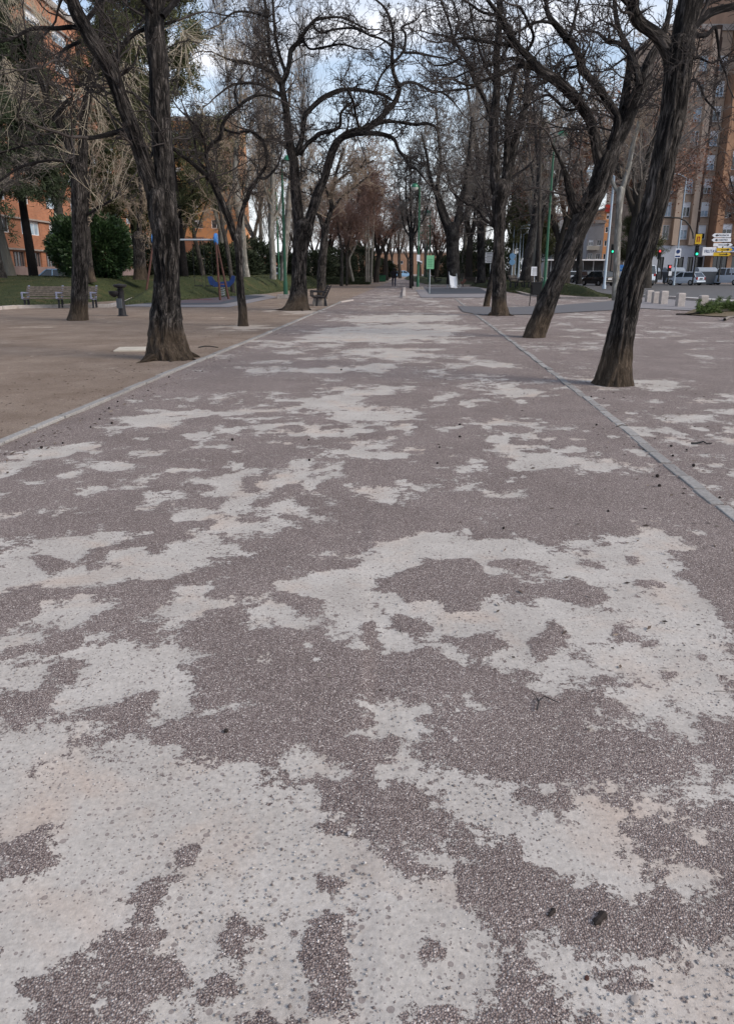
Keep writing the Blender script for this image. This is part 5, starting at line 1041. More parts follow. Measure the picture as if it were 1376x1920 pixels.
# play area signs and toys
g_ = G(805, 551); r = root('play_area_sign', (g_[0], g_[1], 0), 'plain mint green play area board on a thin post by the blue grey surface', 'sign')
mb = MB(); mb.bar((0, 0, 0), (0, 0, 1.75), .03); mb.build('post', M['steel'], r)
mb = MB(); mb.box(0, -.04, 2.12, .52, .03, .90); mb.build('board', M['mint'], r, .01); mb = MB()
for i in range(5): mb.box(0, -.058, 2.3 - i * .11, .36 - .04 * (i % 3), .004, .022)
mb.build('printed_lines', M['bright_green'], r)
g_ = G(851, 541.5); r = root('slide', (g_[0], g_[1], 0), 'playground slide with pale chute facing the camera and steel rails', 'slide')
k = g_[1] / 1491
chute = MB(); w2 = .29
chute.add([(-w2, -.25, .16), (w2, -.25, .16), (w2, .35, .20), (-w2, .35, .20), (w2, 1.9, 1.52), (-w2, 1.9, 1.52), (-w2, -.25, .10), (w2, -.25, .10), (w2, .35, .14), (-w2, .35, .14), (w2, 1.9, 1.46), (-w2, 1.9, 1.46)],
          [(0, 1, 2, 3), (3, 2, 4, 5), (6, 9, 8, 7), (9, 11, 10, 8), (0, 6, 7, 1), (5, 4, 10, 11), (0, 3, 9, 6), (3, 5, 11, 9), (1, 7, 8, 2), (2, 8, 10, 4)]); chute.build('chute', M['white'], r)
for s in (-1, 1):
    mb = MB(); mb.path([(s * .33, -.3, .26), (s * .33, .35, .36), (s * .33, 1.9, 1.72)], .035); mb.build('side_rail', M['steel'], r)
    mb = MB(); mb.path([(s * .36, 1.95, 0), (s * .36, 1.95, 2.5), (s * .28, 2.05, 2.72)], .055); mb.path([(s * .36, 2.6, 0), (s * .36, 2.5, 2.3)], .032); mb.build('post', M['white'], r)
mb = MB(); mb.bar((-.36, 1.95, 2.4), (.36, 1.95, 2.4), .045); mb.bar((-.36, 1.95, 1.6), (.36, 1.95, 1.6), .02); mb.build('crossbar', M['steel'], r)
mb = MB(); mb.box(0, 2.2, 1.46, .7, .6, .06); mb.build('platform', M['darkmetal'], r); mb = MB()
for i in range(5): mb.bar((-.34, 2.6 + .06 * i, 1.3 - .27 * i), (.34, 2.6 + .06 * i, 1.3 - .27 * i), .022)
mb.build('ladder', M['steel'], r)
g_ = G(862, 540.5)
def spring_rider(loc, label, rz, colours, s=1.0):
    r = root('spring_rider', loc, label, 'spring rider', None, rz); mb = MB(); pts = [(.11 * math.cos(a) * s, .11 * math.sin(a) * s, .03 + a / 60 * s) for a in np.linspace(0, 26, 90)]
    mb.path(pts, .018 * s, 5); mb.build('spring', M['steel'], r)
    for sd_, sy in ((-1, -.14), (1, .14)):
        mb = MB(); mb.prism([(-.62 * s, .62 * s), (-.45 * s, .48 * s), (.35 * s, .46 * s), (.60 * s, .70 * s), (.66 * s, .98 * s), (.50 * s, 1.02 * s), (.36 * s, .74 * s), (-.30 * s, .70 * s), (-.50 * s, .98 * s), (-.70 * s, .96 * s)], sy * s - .012, sy * s + .012, 'y'); mb.build('side_panel', M[colours[0]], r, .01)
    mb = MB(); mb.box(0, 0, .60 * s, .42 * s, .3 * s, .05); mb.box(-.2 * s, 0, .82 * s, .06, .28 * s, .36 * s); mb.build('seat', M[colours[1]], r, .01)
    mb = MB(); mb.bar((.33 * s, -.2 * s, .92 * s), (.33 * s, .2 * s, .92 * s), .018); mb.build('handle', M['darkmetal'], r); return r
spring_rider((g_[0], g_[1], 0.03), 'small brown spring rider at the foot of the slide', .3, ('redwood', 'orange'), .8)
g_ = G(418, 556.5); spring_rider((g_[0], g_[1], 0.02), 'blue and orange spring rider between the swing legs', .15, ('blueseat', 'orange'), 1.25)

# swing frame
y_ = 46.5
r = root('swing_frame', (P(345, 506, y_)[0], y_, 0), 'two-ended playground swing frame of dark red timber with blue round end caps', 'swing')
x0 = r.location.x; top = P(405, 450, y_)[2]
def rel(px, py, Y=y_): q = P(px, py, Y); return (q[0] - x0, Y - y_, q[2])
for (cx, fe, bk) in ((405, (413, 563), (429, 561)), (289, (272, 563), (300, 561))):
    for (fx_, fy_), dy in ((fe, -.9), (bk, .9)):
        f_ = G(fx_, fy_); mb = MB(); t_ = rel(cx, 450); mb.bar((f_[0] - x0, f_[1] - y_, 0), (t_[0], t_[1] + dy * .12, t_[2]), .065, .055, 10); mb.build('leg', M['redwood'], r)
    t_ = rel(cx, 448); mb = MB(); mb.lathe([(.02, -.09), (.30, -.08), (.33, -.05), (.33, .05), (.30, .08), (.02, .09)], t_[0], t_[1], t_[2], 28, 'x'); cp = mb.build('end_cap', M['blue'], r, smooth=True)
    mb = MB()
    for a in range(4): mb.lathe([(.03, .085), (.045, .1), (.02, .11)], t_[0], t_[1] + .12 * math.cos(a * 1.57 + .4), t_[2] + .12 * math.sin(a * 1.57 + .4), 8, 'x')
    mb.build('bolt', M['steel'], cp)
a_, b2 = rel(289, 449), rel(405, 449); mb = MB(); mb.bar(a_, b2, .055, n=12); mb.build('crossbar', M['steel'], r)
for px in (367, 388):
    t_ = rel(px, 449); mb = MB()
    for dx in (-.22, .22): mb.bar((t_[0] + dx, 0, t_[2]), (t_[0] + dx, 0, .75), .012, n=5)
    mb.build('chain', M['darkmetal'], r)
    mb = MB(); mb.box(t_[0], 0, .72, .46, .2, .05); mb.build('seat', M['black'], r, .01)

# litter bin
g_ = G(1003, 573); r = root('litter_bin', (g_[0], g_[1], 0), 'dark square litter bin slung between two thin legs by the right path', 'bin')
mb = MB(); mb.add([(-.20, -.16, .50), (.20, -.16, .50), (.20, .16, .50), (-.20, .16, .50), (-.235, -.19, 1.04), (.235, -.19, 1.04), (.235, .19, 1.04), (-.235, .19, 1.04)], [(0, 3, 2, 1), (0, 1, 5, 4), (1, 2, 6, 5), (2, 3, 7, 6), (3, 0, 4, 7), (4, 5, 6, 7)]); mb.build('bucket', M['black'], r, .02)
mb = MB(); mb.box(0, 0, 1.06, .50, .41, .03); mb.build('rim', M['darkmetal'], r)
for s in (-1, 1):
    mb = MB(); mb.path([(s * .27, 0, 0), (s * .24, 0, .55), (s * .25, 0, .95)], .022); mb.build('leg', M['darkmetal'], r)

# stone bollards
for px, py, wd, ht, lb in ((1216, 566.5, 12, 21, 'leftmost short stone bollard, its top stained dark'), (1228, 569, 12, 21, 'second stone bollard, close beside the leftmost one'), (1242.5, 570.5, 13, 24, 'third stone bollard, right of the close pair'),
                       (1274, 575, 13.5, 24.5, 'fourth stone bollard, standing alone on the pavement'), (1316, 580, 14, 25, 'rightmost stone bollard, behind the fallen green branch')):
    g_ = G(px, py); s = g_[1] / 1475; r = root('stone_bollard', (g_[0], g_[1], 0.02), lb, 'bollard', 'stone bollards at the road edge'); a, h = wd * s / 2, ht * s
    mb = MB(); mb.loft([[(-a, -a, -.05), (a, -a, -.05), (a, a, -.05), (-a, a, -.05)], [(-a, -a, h * .93), (a, -a, h * .93), (a, a, h * .93), (-a, a, h * .93)], [(-a * .86, -a * .86, h), (a * .86, -a * .86, h), (a * .86, a * .86, h), (-a * .86, a * .86, h)]]); mb.build('block', M['paleconc'], r, .012)

# poles and signs on the right
def pole(name, label, px, py, Y, top, rad=.05, mat='steel', cat='pole', group=None, lean=0):
    b0 = P(px, py, Y); r = root(name, (b0[0], Y, max(0, b0[2])), label, cat, group); t_ = P(px + lean, top, Y); h = t_[2] - r.location.z
    mb = MB(); mb.lathe([(rad * 1.5, 0), (rad * 1.5, .25), (rad, .35), (rad * .8, h)], n=12); o = mb.build('post', M[mat], r, smooth=True); return r, h
for px, top, rad, lb in ((959, 423, .07, 'leftmost pale pole of four, carrying two round blue signs'), (965, 430, .05, 'thin pale pole, second of four behind the benches'), (971.5, 424, .09, 'thickest pale blue pole, third of four behind the benches'), (977, 438, .045, 'thinnest pale pole, right of the four behind the benches')):
    r, h = pole('lamp_pole', lb, px, 519, 88, top, rad, 'bluegrey', group='pale poles behind the benches')
    if px == 959:
        for k_, py in enumerate((480, 491)):
            z = P(px, py, 88)[2] - r.location.z; mb = MB(); mb.lathe([(.3, -.02), (.33, 0), (.33, .02), (.3, .03)], -.05, -.1, z, 20, 'y'); mb.build('round_sign', M['signblue'], r)
    else:
        mb = MB(); mb.path([(0, 0, h - .1), (.25, -.1, h + .1), (.8, -.3, h + .15)], .03); mb.box(.9, -.32, h + .13, .5, .2, .1); mb.build('lantern', M['bluegrey'], r)
r, h = pole('direction_sign', 'post with four white direction blades left of the upright kerb tree', 918, 524, 88, 470, .05, 'steel', 'sign')
for i, py in enumerate((475, 480, 485, 490)):
    z = P(915, py, 88)[2] - r.location.z; mb = MB(); mb.prism([(-.62, z - .12), (.25, z - .12), (.36, z), (.25, z + .12), (-.62, z + .12)], -.09, -.06, 'y'); bl = mb.build('blade', M['white'], r)
    mb = MB(); mb.box(-.15, -.095, z, .6, .01, .05); mb.build('text_line', M['darkmetal'], bl)
q = P(1001, 533, 56); r = root('notice_board', (q[0], 56, max(0, q[2])), 'white notice with lines of print on two short posts behind the small benches', 'sign')
mb = MB(); zz = P(1001, 508, 56)[2] - r.location.z; mb.box(0, 0, zz, .52, .03, .60); bd = mb.build('board', M['white'], r); mb = MB()
for i in range(6): mb.box(0, -.018, zz + .2 - i * .08, .4 - .06 * (i % 2), .005, .022)
mb.build('printed_lines', M['darkmetal'], bd); mb = MB(); mb.bar((0, .03, 0), (0, .03, zz + .28), .025); mb.build('post', M['steel'], r)
r, h = pole('street_lamp', 'tall pale blue lamp pole in front of the parked black car', 1132, 541, 66, 330, .11, 'bluegrey', 'street lamp', lean=8)
mb = MB(); mb.path([(0, 0, h), (-.6, 0, h + .35), (-1.6, -.1, h + .4)], .05); mb.box(-1.9, -.1, h + .38, .7, .26, .12); mb.build('lantern', M['bluegrey'], r)
r, h = pole('street_lamp', 'tall slim white lamp pole carrying the round parking sign', 1263, 534, 84, 333, .08, 'bluegrey', 'street lamp', lean=6)
mb = MB(); mb.path([(0, 0, h), (-.7, 0, h + .35), (-1.7, -.1, h + .4)], .05); mb.box(-2.0, -.1, h + .38, .7, .26, .12); mb.build('lantern', M['bluegrey'], r)
z = P(1263, 475, 84)[2]; mb = MB(); mb.box(0, -.12, z - .05, .62, .03, .95); sg = mb.build('sign_plate', M['white'], r); mb = MB(); mb.lathe([(.20, -.01), (.20, .01)], 0, -.15, z + .12, 24, 'y'); mb.build('round_symbol', M['blueseat'], sg); mb = MB(); mb.box(0, -.15, z - .36, .5, .01, .14); mb.build('text_line', M['blueseat'], sg)
def signal(px, py, Y, label, lit, top, mast=None, board=False, base=530):
    b0 = P(px, base, Y); r = root('traffic_light', (b0[0], Y, max(0, b0[2])), label, 'traffic light'); z0 = r.location.z
    tz = P(px, top, Y)[2] - z0; lz = P(px, py, Y)[2] - z0
    mb = MB(); mb.lathe([(.09, 0), (.08, .5), (.06, tz)], 0.02, .1, 0, 10); mb.build('post', M['black'], r)
    mb = MB(); mb.box(0, -.02, lz + .3, .34, .24, 1.05); hs = mb.build('housing', M['black'], r, .03)
    for i, mt in enumerate(('greenlight', 'black', 'black') if lit == 'green' else ('black', 'black', 'redlight')):
        mb = MB(); mb.lathe([(.115, -.03), (.115, 0)], 0, -.13, lz + i * .33, 16, 'y'); mb.build('lamp_lens', M[mt], hs)
        mb = MB(); mb.prism([(-.13, lz + i * .33 + .10), (0, lz + i * .33 + .16), (.13, lz + i * .33 + .10), (.12, lz + i * .33 + .09), (0, lz + i * .33 + .145), (-.12, lz + i * .33 + .09)], -.32, -.14, 'y'); mb.build('visor', M['black'], hs)
    return r, tz, lz
r, tz, lz = signal(1298.5, 475.5, 80, 'traffic light showing green under a yellow board with a curving black arm', 'green', 447)
z1_ = P(1299, 455, 80)[2]; mb = MB(); mb.box(.02, -.02, z1_, .62, .05, .94); yb = mb.build('backboard', M['yellow'], r); mb = MB(); mb.box(-.08, -.06, z1_ - .02, .07, .02, .5); mb.box(.03, -.06, z1_ + .2, .22, .02, .07); mb.box(.12, -.06, z1_ - .02, .07, .02, .5); mb.build('red_mark', M['red'], yb)
pt = [P(x, y, 80) for x, y in ((1300, 447), (1299, 436), (1294, 423), (1285, 413), (1274, 408), (1258, 407), (1241, 407))]; mb = MB(); mb.path([(p[0] - r.location.x, .05, p[2] - r.location.z) for p in pt], .07); mb.build('mast_arm', M['black'], r)
r, tz, lz = signal(1143, 471, 96, 'distant traffic light showing green beside the tall pale blue pole', 'green', 458, base=522)
signal(1230, 482, 90, 'dark traffic light with a small red lamp beside the shopfront pillar', 'red', 476, base=528)
r, h = pole('pedestrian_signal', 'low dark post with red and pink pedestrian signal before the shopfront', 1251.5, 529, 80, 500, .08, 'black', 'signal')
mb = MB(); mb.box(0, -.05, h - .1, .3, .26, .62); hs = mb.build('housing', M['black'], r); mb = MB(); mb.box(0, -.19, h + .02, .18, .02, .18); mb.build('lamp_lens', M['redlight'], hs); mb = MB(); mb.box(.08, -.17, h - .62, .3, .05, .42); mb.build('label_plate', M['white'], r)
r, h = pole('road_sign', 'teal road sign on a curved arm seen just left of the nearest leaning trunk', 1177, 522, 105, 470, .06, 'steel', 'sign', lean=-4)
mb = MB(); mb.box(.1, -.1, h - .1, .95, .05, 1.5); sg = mb.build('panel', M['teal'], r); mb = MB()
for i in range(3): mb.box(.1, -.14, h + .3 - i * .35, .6, .01, .09)
mb.build('printed_lines', M['white'], sg)
r, h = pole('street_lamp', 'grey curved lamp pole further along the road beside the teal sign', 1166, 520, 108, 455, .07, 'steel', 'street lamp', lean=1)
mb = MB(); mb.path([(0, 0, h), (-.5, 0, h + .3), (-1.3, 0, h + .35)], .045); mb.build('lantern', M['steel'], r)
# direction blades at the junction
Y_ = 76; r, h = pole('direction_sign', 'stack of white and yellow direction blades on a post above the van', 1346, 528, Y_, 436, .07, 'black', 'sign')
def blade(x0, x1, y0, y1, mat, txt, tip, arrows):
    a = P(x0, (y0 + y1) / 2, Y_); b_ = P(x1, (y0 + y1) / 2, Y_); zt = P(x0, y0, Y_)[2] - r.location.z; zb = P(x0, y1, Y_)[2] - r.location.z; zc = (zt + zb) / 2
    ax, bx = a[0] - r.location.x, b_[0] - r.location.x; mb = MB()
    mb.prism([(ax, zb), (bx, zb), (bx + (.22 if tip > 0 else 0), zc), (bx, zt), (ax, zt), (ax - (.22 if tip < 0 else 0), zc)], -.16, -.12, 'y'); bl = mb.build('blade', M[mat], r)
    text_obj(txt, (zt - zb) * .62, ((ax + bx) / 2 + .1, -.17, zc), M['darkmetal'], bl, ext=.004)
    mb = MB(); s = -1 if tip < 0 else 1; ex = ax + .22 if tip < 0 else bx - .22; mb.prism([(ex + s * .14, zc), (ex - s * .06, zc + .12), (ex - s * .06, zc + .04), (ex - s * .2, zc + .04), (ex - s * .2, zc - .04), (ex - s * .06, zc - .04), (ex - s * .06, zc - .12)], -.175, -.165, 'y'); mb.build('arrow', M['black'], bl)
blade(1338, 1369, 437, 444.5, 'white', 'PALENCIA', -1, 1); blade(1337, 1369, 446, 453, 'white', 'CENTRO', -1, 1)
blade(1336, 1368, 455.5, 461.5, 'white', 'Universidad', 1, 1); blade(1342, 1368, 464.5, 470.5, 'yellow', 'Hospital', 1, 1); blade(1336, 1365, 473, 479.5, 'yellow', 'Estadio', 1, 1)

# ---------------------------------------------------------------- vehicles
def wheel(r, x, y, rad, side):
    mb = MB(); mb.lathe([(rad * .55, -.10), (rad * .92, -.10), (rad, -.07), (rad, .07), (rad * .92, .10), (rad * .55, .10)], x, y, rad, 24, 'y'); w_ = mb.build('wheel', M['tyre'], r, smooth=True)
    mb = MB(); mb.lathe([(.04, -.115), (rad * .6, -.10), (rad * .6, .10), (.04, .115)], x, y, rad, 16, 'y'); mb.build('rim', M['rim'], w_)
def car(label, loc, rz, paint='whitecar', Lc=3.85, Wc=1.66, Hc=1.42, kind='hatch', group='vehicles parked along the street', plate=True):
    r = root('parked_car' if kind != 'van' else 'parked_van', loc, label, 'car' if kind != 'van' else 'van', group, rz)   # nose towards local +x
    h = Lc / 2; w2 = Wc / 2; zb = .22; belt = Hc * .60 if kind != 'van' else Hc * .58
    prof = {'hatch': [(-h, .52, .84), (-h + .10, .30, belt), (-h + .5, .22, belt + .02), (0, .2, belt), (h * .42, .2, belt - .02), (h * .80, .22, belt - .16), (h - .08, .28, .62), (h, .40, .56)],
            'van': [(-h, .5, .9), (-h + .06, .32, belt), (-h + .4, .26, belt + .02), (0, .24, belt), (h * .5, .24, belt - .02), (h * .86, .26, belt - .2), (h - .06, .3, .74), (h, .42, .66)]}[kind]
    mb = MB(); rings = []
    for x, lo, hi in prof:
        e = .86 if abs(x) > h - .12 else 1.0; mid = lo + (hi - lo) * .55
        rings.append([(x, -w2 * e * .93, lo), (x, -w2 * e, mid), (x, -w2 * e * .95, hi), (x, 0, hi + .03), (x, w2 * e * .95, hi), (x, w2 * e, mid), (x, w2 * e * .93, lo), (x, 0, lo)])
    mb.loft(rings); mb.build('body', M[paint], r, .02, True)
    cab = {'hatch': (-h + .08, -h + .52, h * .12, h * .52), 'van': (-h + .04, -h + .16, h * .30, h * .66)}[kind]
    def ring(z, x0, x1, k): return [(x0, -w2 * k, z), (x1, -w2 * k, z), (x1, w2 * k, z), (x0, w2 * k, z)]
    mb = MB(); mb.loft([ring(belt - .02, cab[0], cab[3], .92), ring(Hc - .07, cab[1], cab[2], .74)]); mb.build('cabin_glass', M['glass'], r, .02)
    mb = MB(); mb.loft([ring(Hc - .075, cab[1] - .02, cab[2] + .02, .76), ring(Hc - .02, cab[1] + .05, cab[2] - .05, .72), ring(Hc, cab[1] + .25, cab[2] - .2, .6)]); mb.build('roof', M[paint], r, .02, True)
    mb = MB()
    for s in (-1, 1):
        for xb, xt in ((cab[0], cab[1]), (cab[3], cab[2]), (-h * .12, -h * .12)) + (((-h * .45, -h * .45),) if kind == 'van' else ()):
            mb.bar((xb, s * w2 * .925, belt - .02), (xt, s * w2 * .745, Hc - .06), .045, n=6)
    if kind == 'van': mb.box(-h + .85, 0, (belt + Hc - .07) / 2 - .02, 1.2, w2 * 1.72, Hc - .09 - belt)
    mb.build('pillar', M[paint], r)
    for x in (-h + .68, h - .74):
        for s in (-1, 1): wheel(r, x, s * (w2 - .10), .30, s)
    for s in (-1, 1):
        mb = MB(); mb.box(-h + .05, s * w2 * .74, belt - .12, .12, .2, .26); mb.build('tail_light', M['taillight'], r, .02)
        mb = MB(); mb.box(h - .12, s * w2 * .72, .70, .16, .3, .14); mb.build('headlight', M['skyglass'], r, .02)
        mb = MB(); mb.box(cab[3] - .25, s * (w2 + .06), belt + .06, .12, .16, .12); mb.build('wing_mirror', M[paint], r, .02)
    mb = MB(); mb.box(-h - .02, 0, .42, .12, Wc * .88, .16); mb.box(h - .03, 0, .40, .12, Wc * .84, .16); mb.build('bumper', M['black' if kind == 'van' else paint], r, .02)
    mb = MB(); mb.box(-h - .01, 0, .56, .03, Wc * .8, .045); mb.build('trim_strip', M['black'], r)
    if plate: mb = MB(); mb.box(-h - .03, 0, .70, .03, .5, .12); mb.build('number_plate', M['white' if paint[0] in 'bg' else 'darkmetal'], r)
    return r
g_ = G(1290, 535); car('white hatchback with black rear window parked nearest beside the grey containers', (g_[0], g_[1] + 1, 0.02), R_(122), Wc=1.72, Lc=3.9)
g_ = G(1368, 534.5); car('white van with side cladding at the right edge, next to the people in black', (g_[0], g_[1] + 1, .02), R_(125), 'whitecar', 4.3, 1.8, 1.82, 'van')
g_ = G(1334, 533.5); car('white car half hidden between the containers and the people', (g_[0] + .2, g_[1] + 3, .02), R_(125), 'whitecar', 3.6, 1.6, 1.4)
g_ = G(1218, 536); car('white van with rounded rear doors behind the nearest leaning trunk', (g_[0] - .6, g_[1] + 1.8, .02), R_(98), 'whitecar', 4.2, 1.75, 2.1, 'van')
g_ = G(1128, 536); car('black hatchback parked behind the tall pale blue lamp pole', (g_[0], g_[1] + 1.5, .02), R_(108), 'blackcar', 4.1, 1.78, 1.5)
g_ = G(1106, 531); car('dark grey car with pale roof behind the black hatchback', (g_[0], g_[1] + 3, .02), R_(108), 'greycar', 4.2, 1.75, 1.5)
g_ = G(1078, 528); car('pale blue car mostly hidden by the trunk on the right mound', (g_[0], g_[1] + 2, .02), R_(100), 'bluecar', 4.0, 1.7, 1.45)
g_ = G(1150, 530); car('dark car beyond the pale plane trunk', (g_[0] + 1, g_[1] + 6, .02), R_(105), 'greycar', 4.2, 1.7, 1.5)
car('white car far along the street, seen between the pale plane trunk and the nearest trunk', (P(1186, 506, 104)[0], 104, .02), R_(110), 'whitecar', 4.0, 1.7, 1.45)
car('white car far along the street behind the recycling container', (P(1066, 506, 112)[0], 112, .02), R_(100), 'whitecar', 4.0, 1.7, 1.45)
q = P(100, 522, 66); car('pale blue and white car with only its roof above the left lawn', (q[0], 66, .0), R_(180), 'bluecar', 4.1, 1.7, 1.72)
car('pale blue car crossing far ahead at the end of the walk', (P(757, 506, 185)[0], 185, 0), R_(5), 'bluecar', 4.2, 1.75, 1.5)
q = P(338, 520, 84); car('white van beside the low garage beyond the swing', (q[0], 84, .6), R_(100), 'whitecar', 4.4, 1.8, 2.2, 'van')
q = P(385, 518, 80); car('white car roof showing over the lawn between the swing chains', (q[0], 80, .55), R_(175), 'whitecar', 4.2, 1.7, 1.42)
q = P(498, 518, 84); car('white car parked in front of the kiosk', (q[0], 84, .55), R_(180), 'whitecar', 4.0, 1.7, 1.35)
g_ = G(1056, 527); r = root('waste_skip', (g_[0], 92, .02), 'pale blue recycling container partly hidden left of the leaning tree', 'container'); mb = MB(); mb.box(0, 0, 1.0, 1.5, 1.2, 1.6); mb.build('body', M['signblue'], r, .05); mb = MB(); mb.lathe([(.62, -.76), (.62, .76)], 0, 0, 1.55, 16, 'x'); mb.build('lid', M['blue'], r); mb = MB(); mb.box(0, -.62, 1.2, .7, .03, .5); mb.build('label_plate', M['white'], r)
# waste containers
g_ = G(1318, 534)
for i, (dx, dy, lb) in enumerate(((0, 0, 'dark grey waste container with a rounded pale lid beside the white hatchback'), (-1.9, 4.2, 'second waste container, its lid showing over the hatchback roof'), (-3.3, 8.2, 'third waste container, furthest behind the hatchback'))):
    r = root('waste_container', (g_[0] + dx, g_[1] + dy, .02), lb, 'container', 'waste containers by the road')
    mb = MB(); mb.loft([[(-.85, -.75, .12), (.85, -.75, .12), (.85, .75, .12), (-.85, .75, .12)], [(-1, -.88, 1.4), (1, -.88, 1.4), (1, .88, 1.4), (-1, .88, 1.4)]]); mb.build('body', M['container'], r, .04)
    mb = MB(); mb.prism([(.92 * math.cos(a), 1.41 + .48 * math.sin(a)) for a in np.linspace(0, math.pi, 14)], -1.02, 1.02, 'x'); mb.build('lid', M['lid'], r, .02)
    mb = MB()
    for sx in (-.7, .7):
        for sy in (-.6, .6): mb.lathe([(.1, -.04), (.1, .04)], sx, sy, .1, 10, 'x')
    mb.build('castor', M['tyre'], r)

# ---------------------------------------------------------------- people
def person(label, loc, rz, h=1.72, pose='walk', top='jacket', legs='jeans', hold=None):
    r = root('person', loc, label, 'person', None, rz); s = h / 1.75     # faces local +y
    if pose == 'walk': J = dict(hipL=(-.09, 0, .93), kneeL=(-.10, .13, .50), ankL=(-.09, .02, .10), toeL=(-.09, .17, .04), hipR=(.09, 0, .93), kneeR=(.09, .02, .49), ankR=(.08, -.26, .13), toeR=(.08, -.13, .03),
                 elL=(-.30, -.12, 1.14), wrL=(-.33, -.06, .88), elR=(.30, .03, 1.14), wrR=(.32, .18, .92))
    else: J = dict(hipL=(-.09, 0, .93), kneeL=(-.12, .02, .50), ankL=(-.12, 0, .09), toeL=(-.14, .15, .04), hipR=(.09, 0, .93), kneeR=(.11, .02, .50), ankR=(.13, -.02, .09), toeR=(.16, .13, .04),
                 elL=(-.28, .02, 1.14), wrL=(-.14, .24, 1.12), elR=(.28, .02, 1.14), wrR=(.12, .24, 1.10))
    V = [(0, 0, .97), (0, 0, 1.18), (0, .01, 1.38), (0, 0, 1.49), (0, .015, 1.56), (0, .02, 1.66), (0, .01, 1.73)]; Rr = [(.155, .11), (.14, .10), (.17, .115), (.065, .06), (.06, .06), (.085, .10), (.06, .07)]; E = [(i, i + 1) for i in range(6)]
    def chain(st, pts, rad):
        p = st
        for q_, ra in zip(pts, rad): V.append(q_); Rr.append((ra, ra)); E.append((p, len(V) - 1)); p = len(V) - 1
        return p
    for sd_ in 'LR':
        sg_ = -1 if sd_ == 'L' else 1
        chain(0, [J['hip' + sd_], J['knee' + sd_], J['ank' + sd_], J['toe' + sd_]], [.095, .062, .042, .035])
        wz = J['wr' + sd_]; el = J['el' + sd_]; d = Vector(wz) - Vector(el); d.normalize(); hd = Vector(wz) + d * .09
        k = chain(2, [(sg_ * .19, 0, 1.42), el, wz, tuple(hd)], [.062, .045, .028, .030])
        for f in range(4):
            o_ = (f - 1.5) * .018; e1_ = hd + Vector((0, o_, 0)) + d * (.05 - .006 * abs(f - 1)); e2_ = e1_ + d * .03 + Vector((-sg_ * .015, 0, 0)); chain(k, [tuple(e1_), tuple(e2_)], [.009, .007])
        chain(k - 1, [tuple(Vector(wz) + d * .05 + Vector((-sg_ * .02, .045, 0)))], [.010])
    me = bpy.data.meshes.new('body'); me.from_pydata([(x * s, y * s, z * s) for x, y, z in V], E, []); o = link('body', me, r)
    sk = o.modifiers.new('skin', 'SKIN'); sk.use_smooth_shade = True
    for i, v in enumerate(me.skin_vertices[0].data): v.radius = (Rr[i][0] * s, Rr[i][1] * s); v.use_root = (i == 0)
    o.modifiers.new('sub', 'SUBSURF').levels = 1; o.modifiers['sub'].render_levels = 1
    bpy.context.view_layer.update(); dg = bpy.context.evaluated_depsgraph_get(); m2 = bpy.data.meshes.new_from_object(o.evaluated_get(dg)); o.modifiers.clear(); o.data = m2; m2.name = 'body'
    m2.materials.clear()
    for k in ('skin', top, legs, 'black'): m2.materials.append(M[k])
    for p in m2.polygons:
        z = p.center.z / s; x = abs(p.center.x) / s; p.use_smooth = True
        hand = min((Vector(p.center) / s - Vector(J['wrL'])).length, (Vector(p.center) / s - Vector(J['wrR'])).length) < .13 and x > .1 and ((Vector(p.center) / s - Vector(J['elL'])).length > .24 and (Vector(p.center) / s - Vector(J['elR'])).length > .24)
        p.material_index = 0 if (z > 1.52 or hand) else (3 if z < .11 else (2 if z < .90 else 1))
    mb = MB(); mb.lathe([(.02, -.13), (.085, -.11), (.108, -.03), (.105, .05), (.075, .10), (.02, .125)], 0, -.015, 1.66 * s + .015, 16); mb.build('hair', M['hair'], r, smooth=True)
    mb = MB(); mb.prism([(-.012, 1.66 * s), (.012, 1.66 * s), (.014, 1.625 * s), (-.014, 1.625 * s)], .105, .145, 'y'); mb.build('nose', M['skin'], r)
    mb = MB(); mb.loft([[(x_ * k, y_ * k2, z_) for x_, y_ in ((-.19, -.12), (.19, -.12), (.19, .13), (-.19, .13))] for k, k2, z_ in ((1.02, 1.05, .84 * s), (.92, 1.0, 1.05 * s), (1.0, 1.05, 1.3 * s), (.9, .8, 1.45 * s), (.35, .5, 1.5 * s))]); mb.build('jacket', M[top], r, .03, True)
    return r
g_ = G(738.5, 536.5); person('person in black jacket and dark jeans walking away down the path', (g_[0], g_[1], 0), 0, 1.72).scale = (1.42, 1.3, 1.03)
g_ = G(1337, 534); person('person in black standing beside the white van, left of the pair', (g_[0], g_[1], .02), R_(-100), 1.78, 'stand', 'jacket', 'jacket')
person('person in black beside the white van, right one of the pair', (g_[0] + .62, g_[1] + .3, .02), R_(100), 1.75, 'stand', 'jacket', 'jacket')

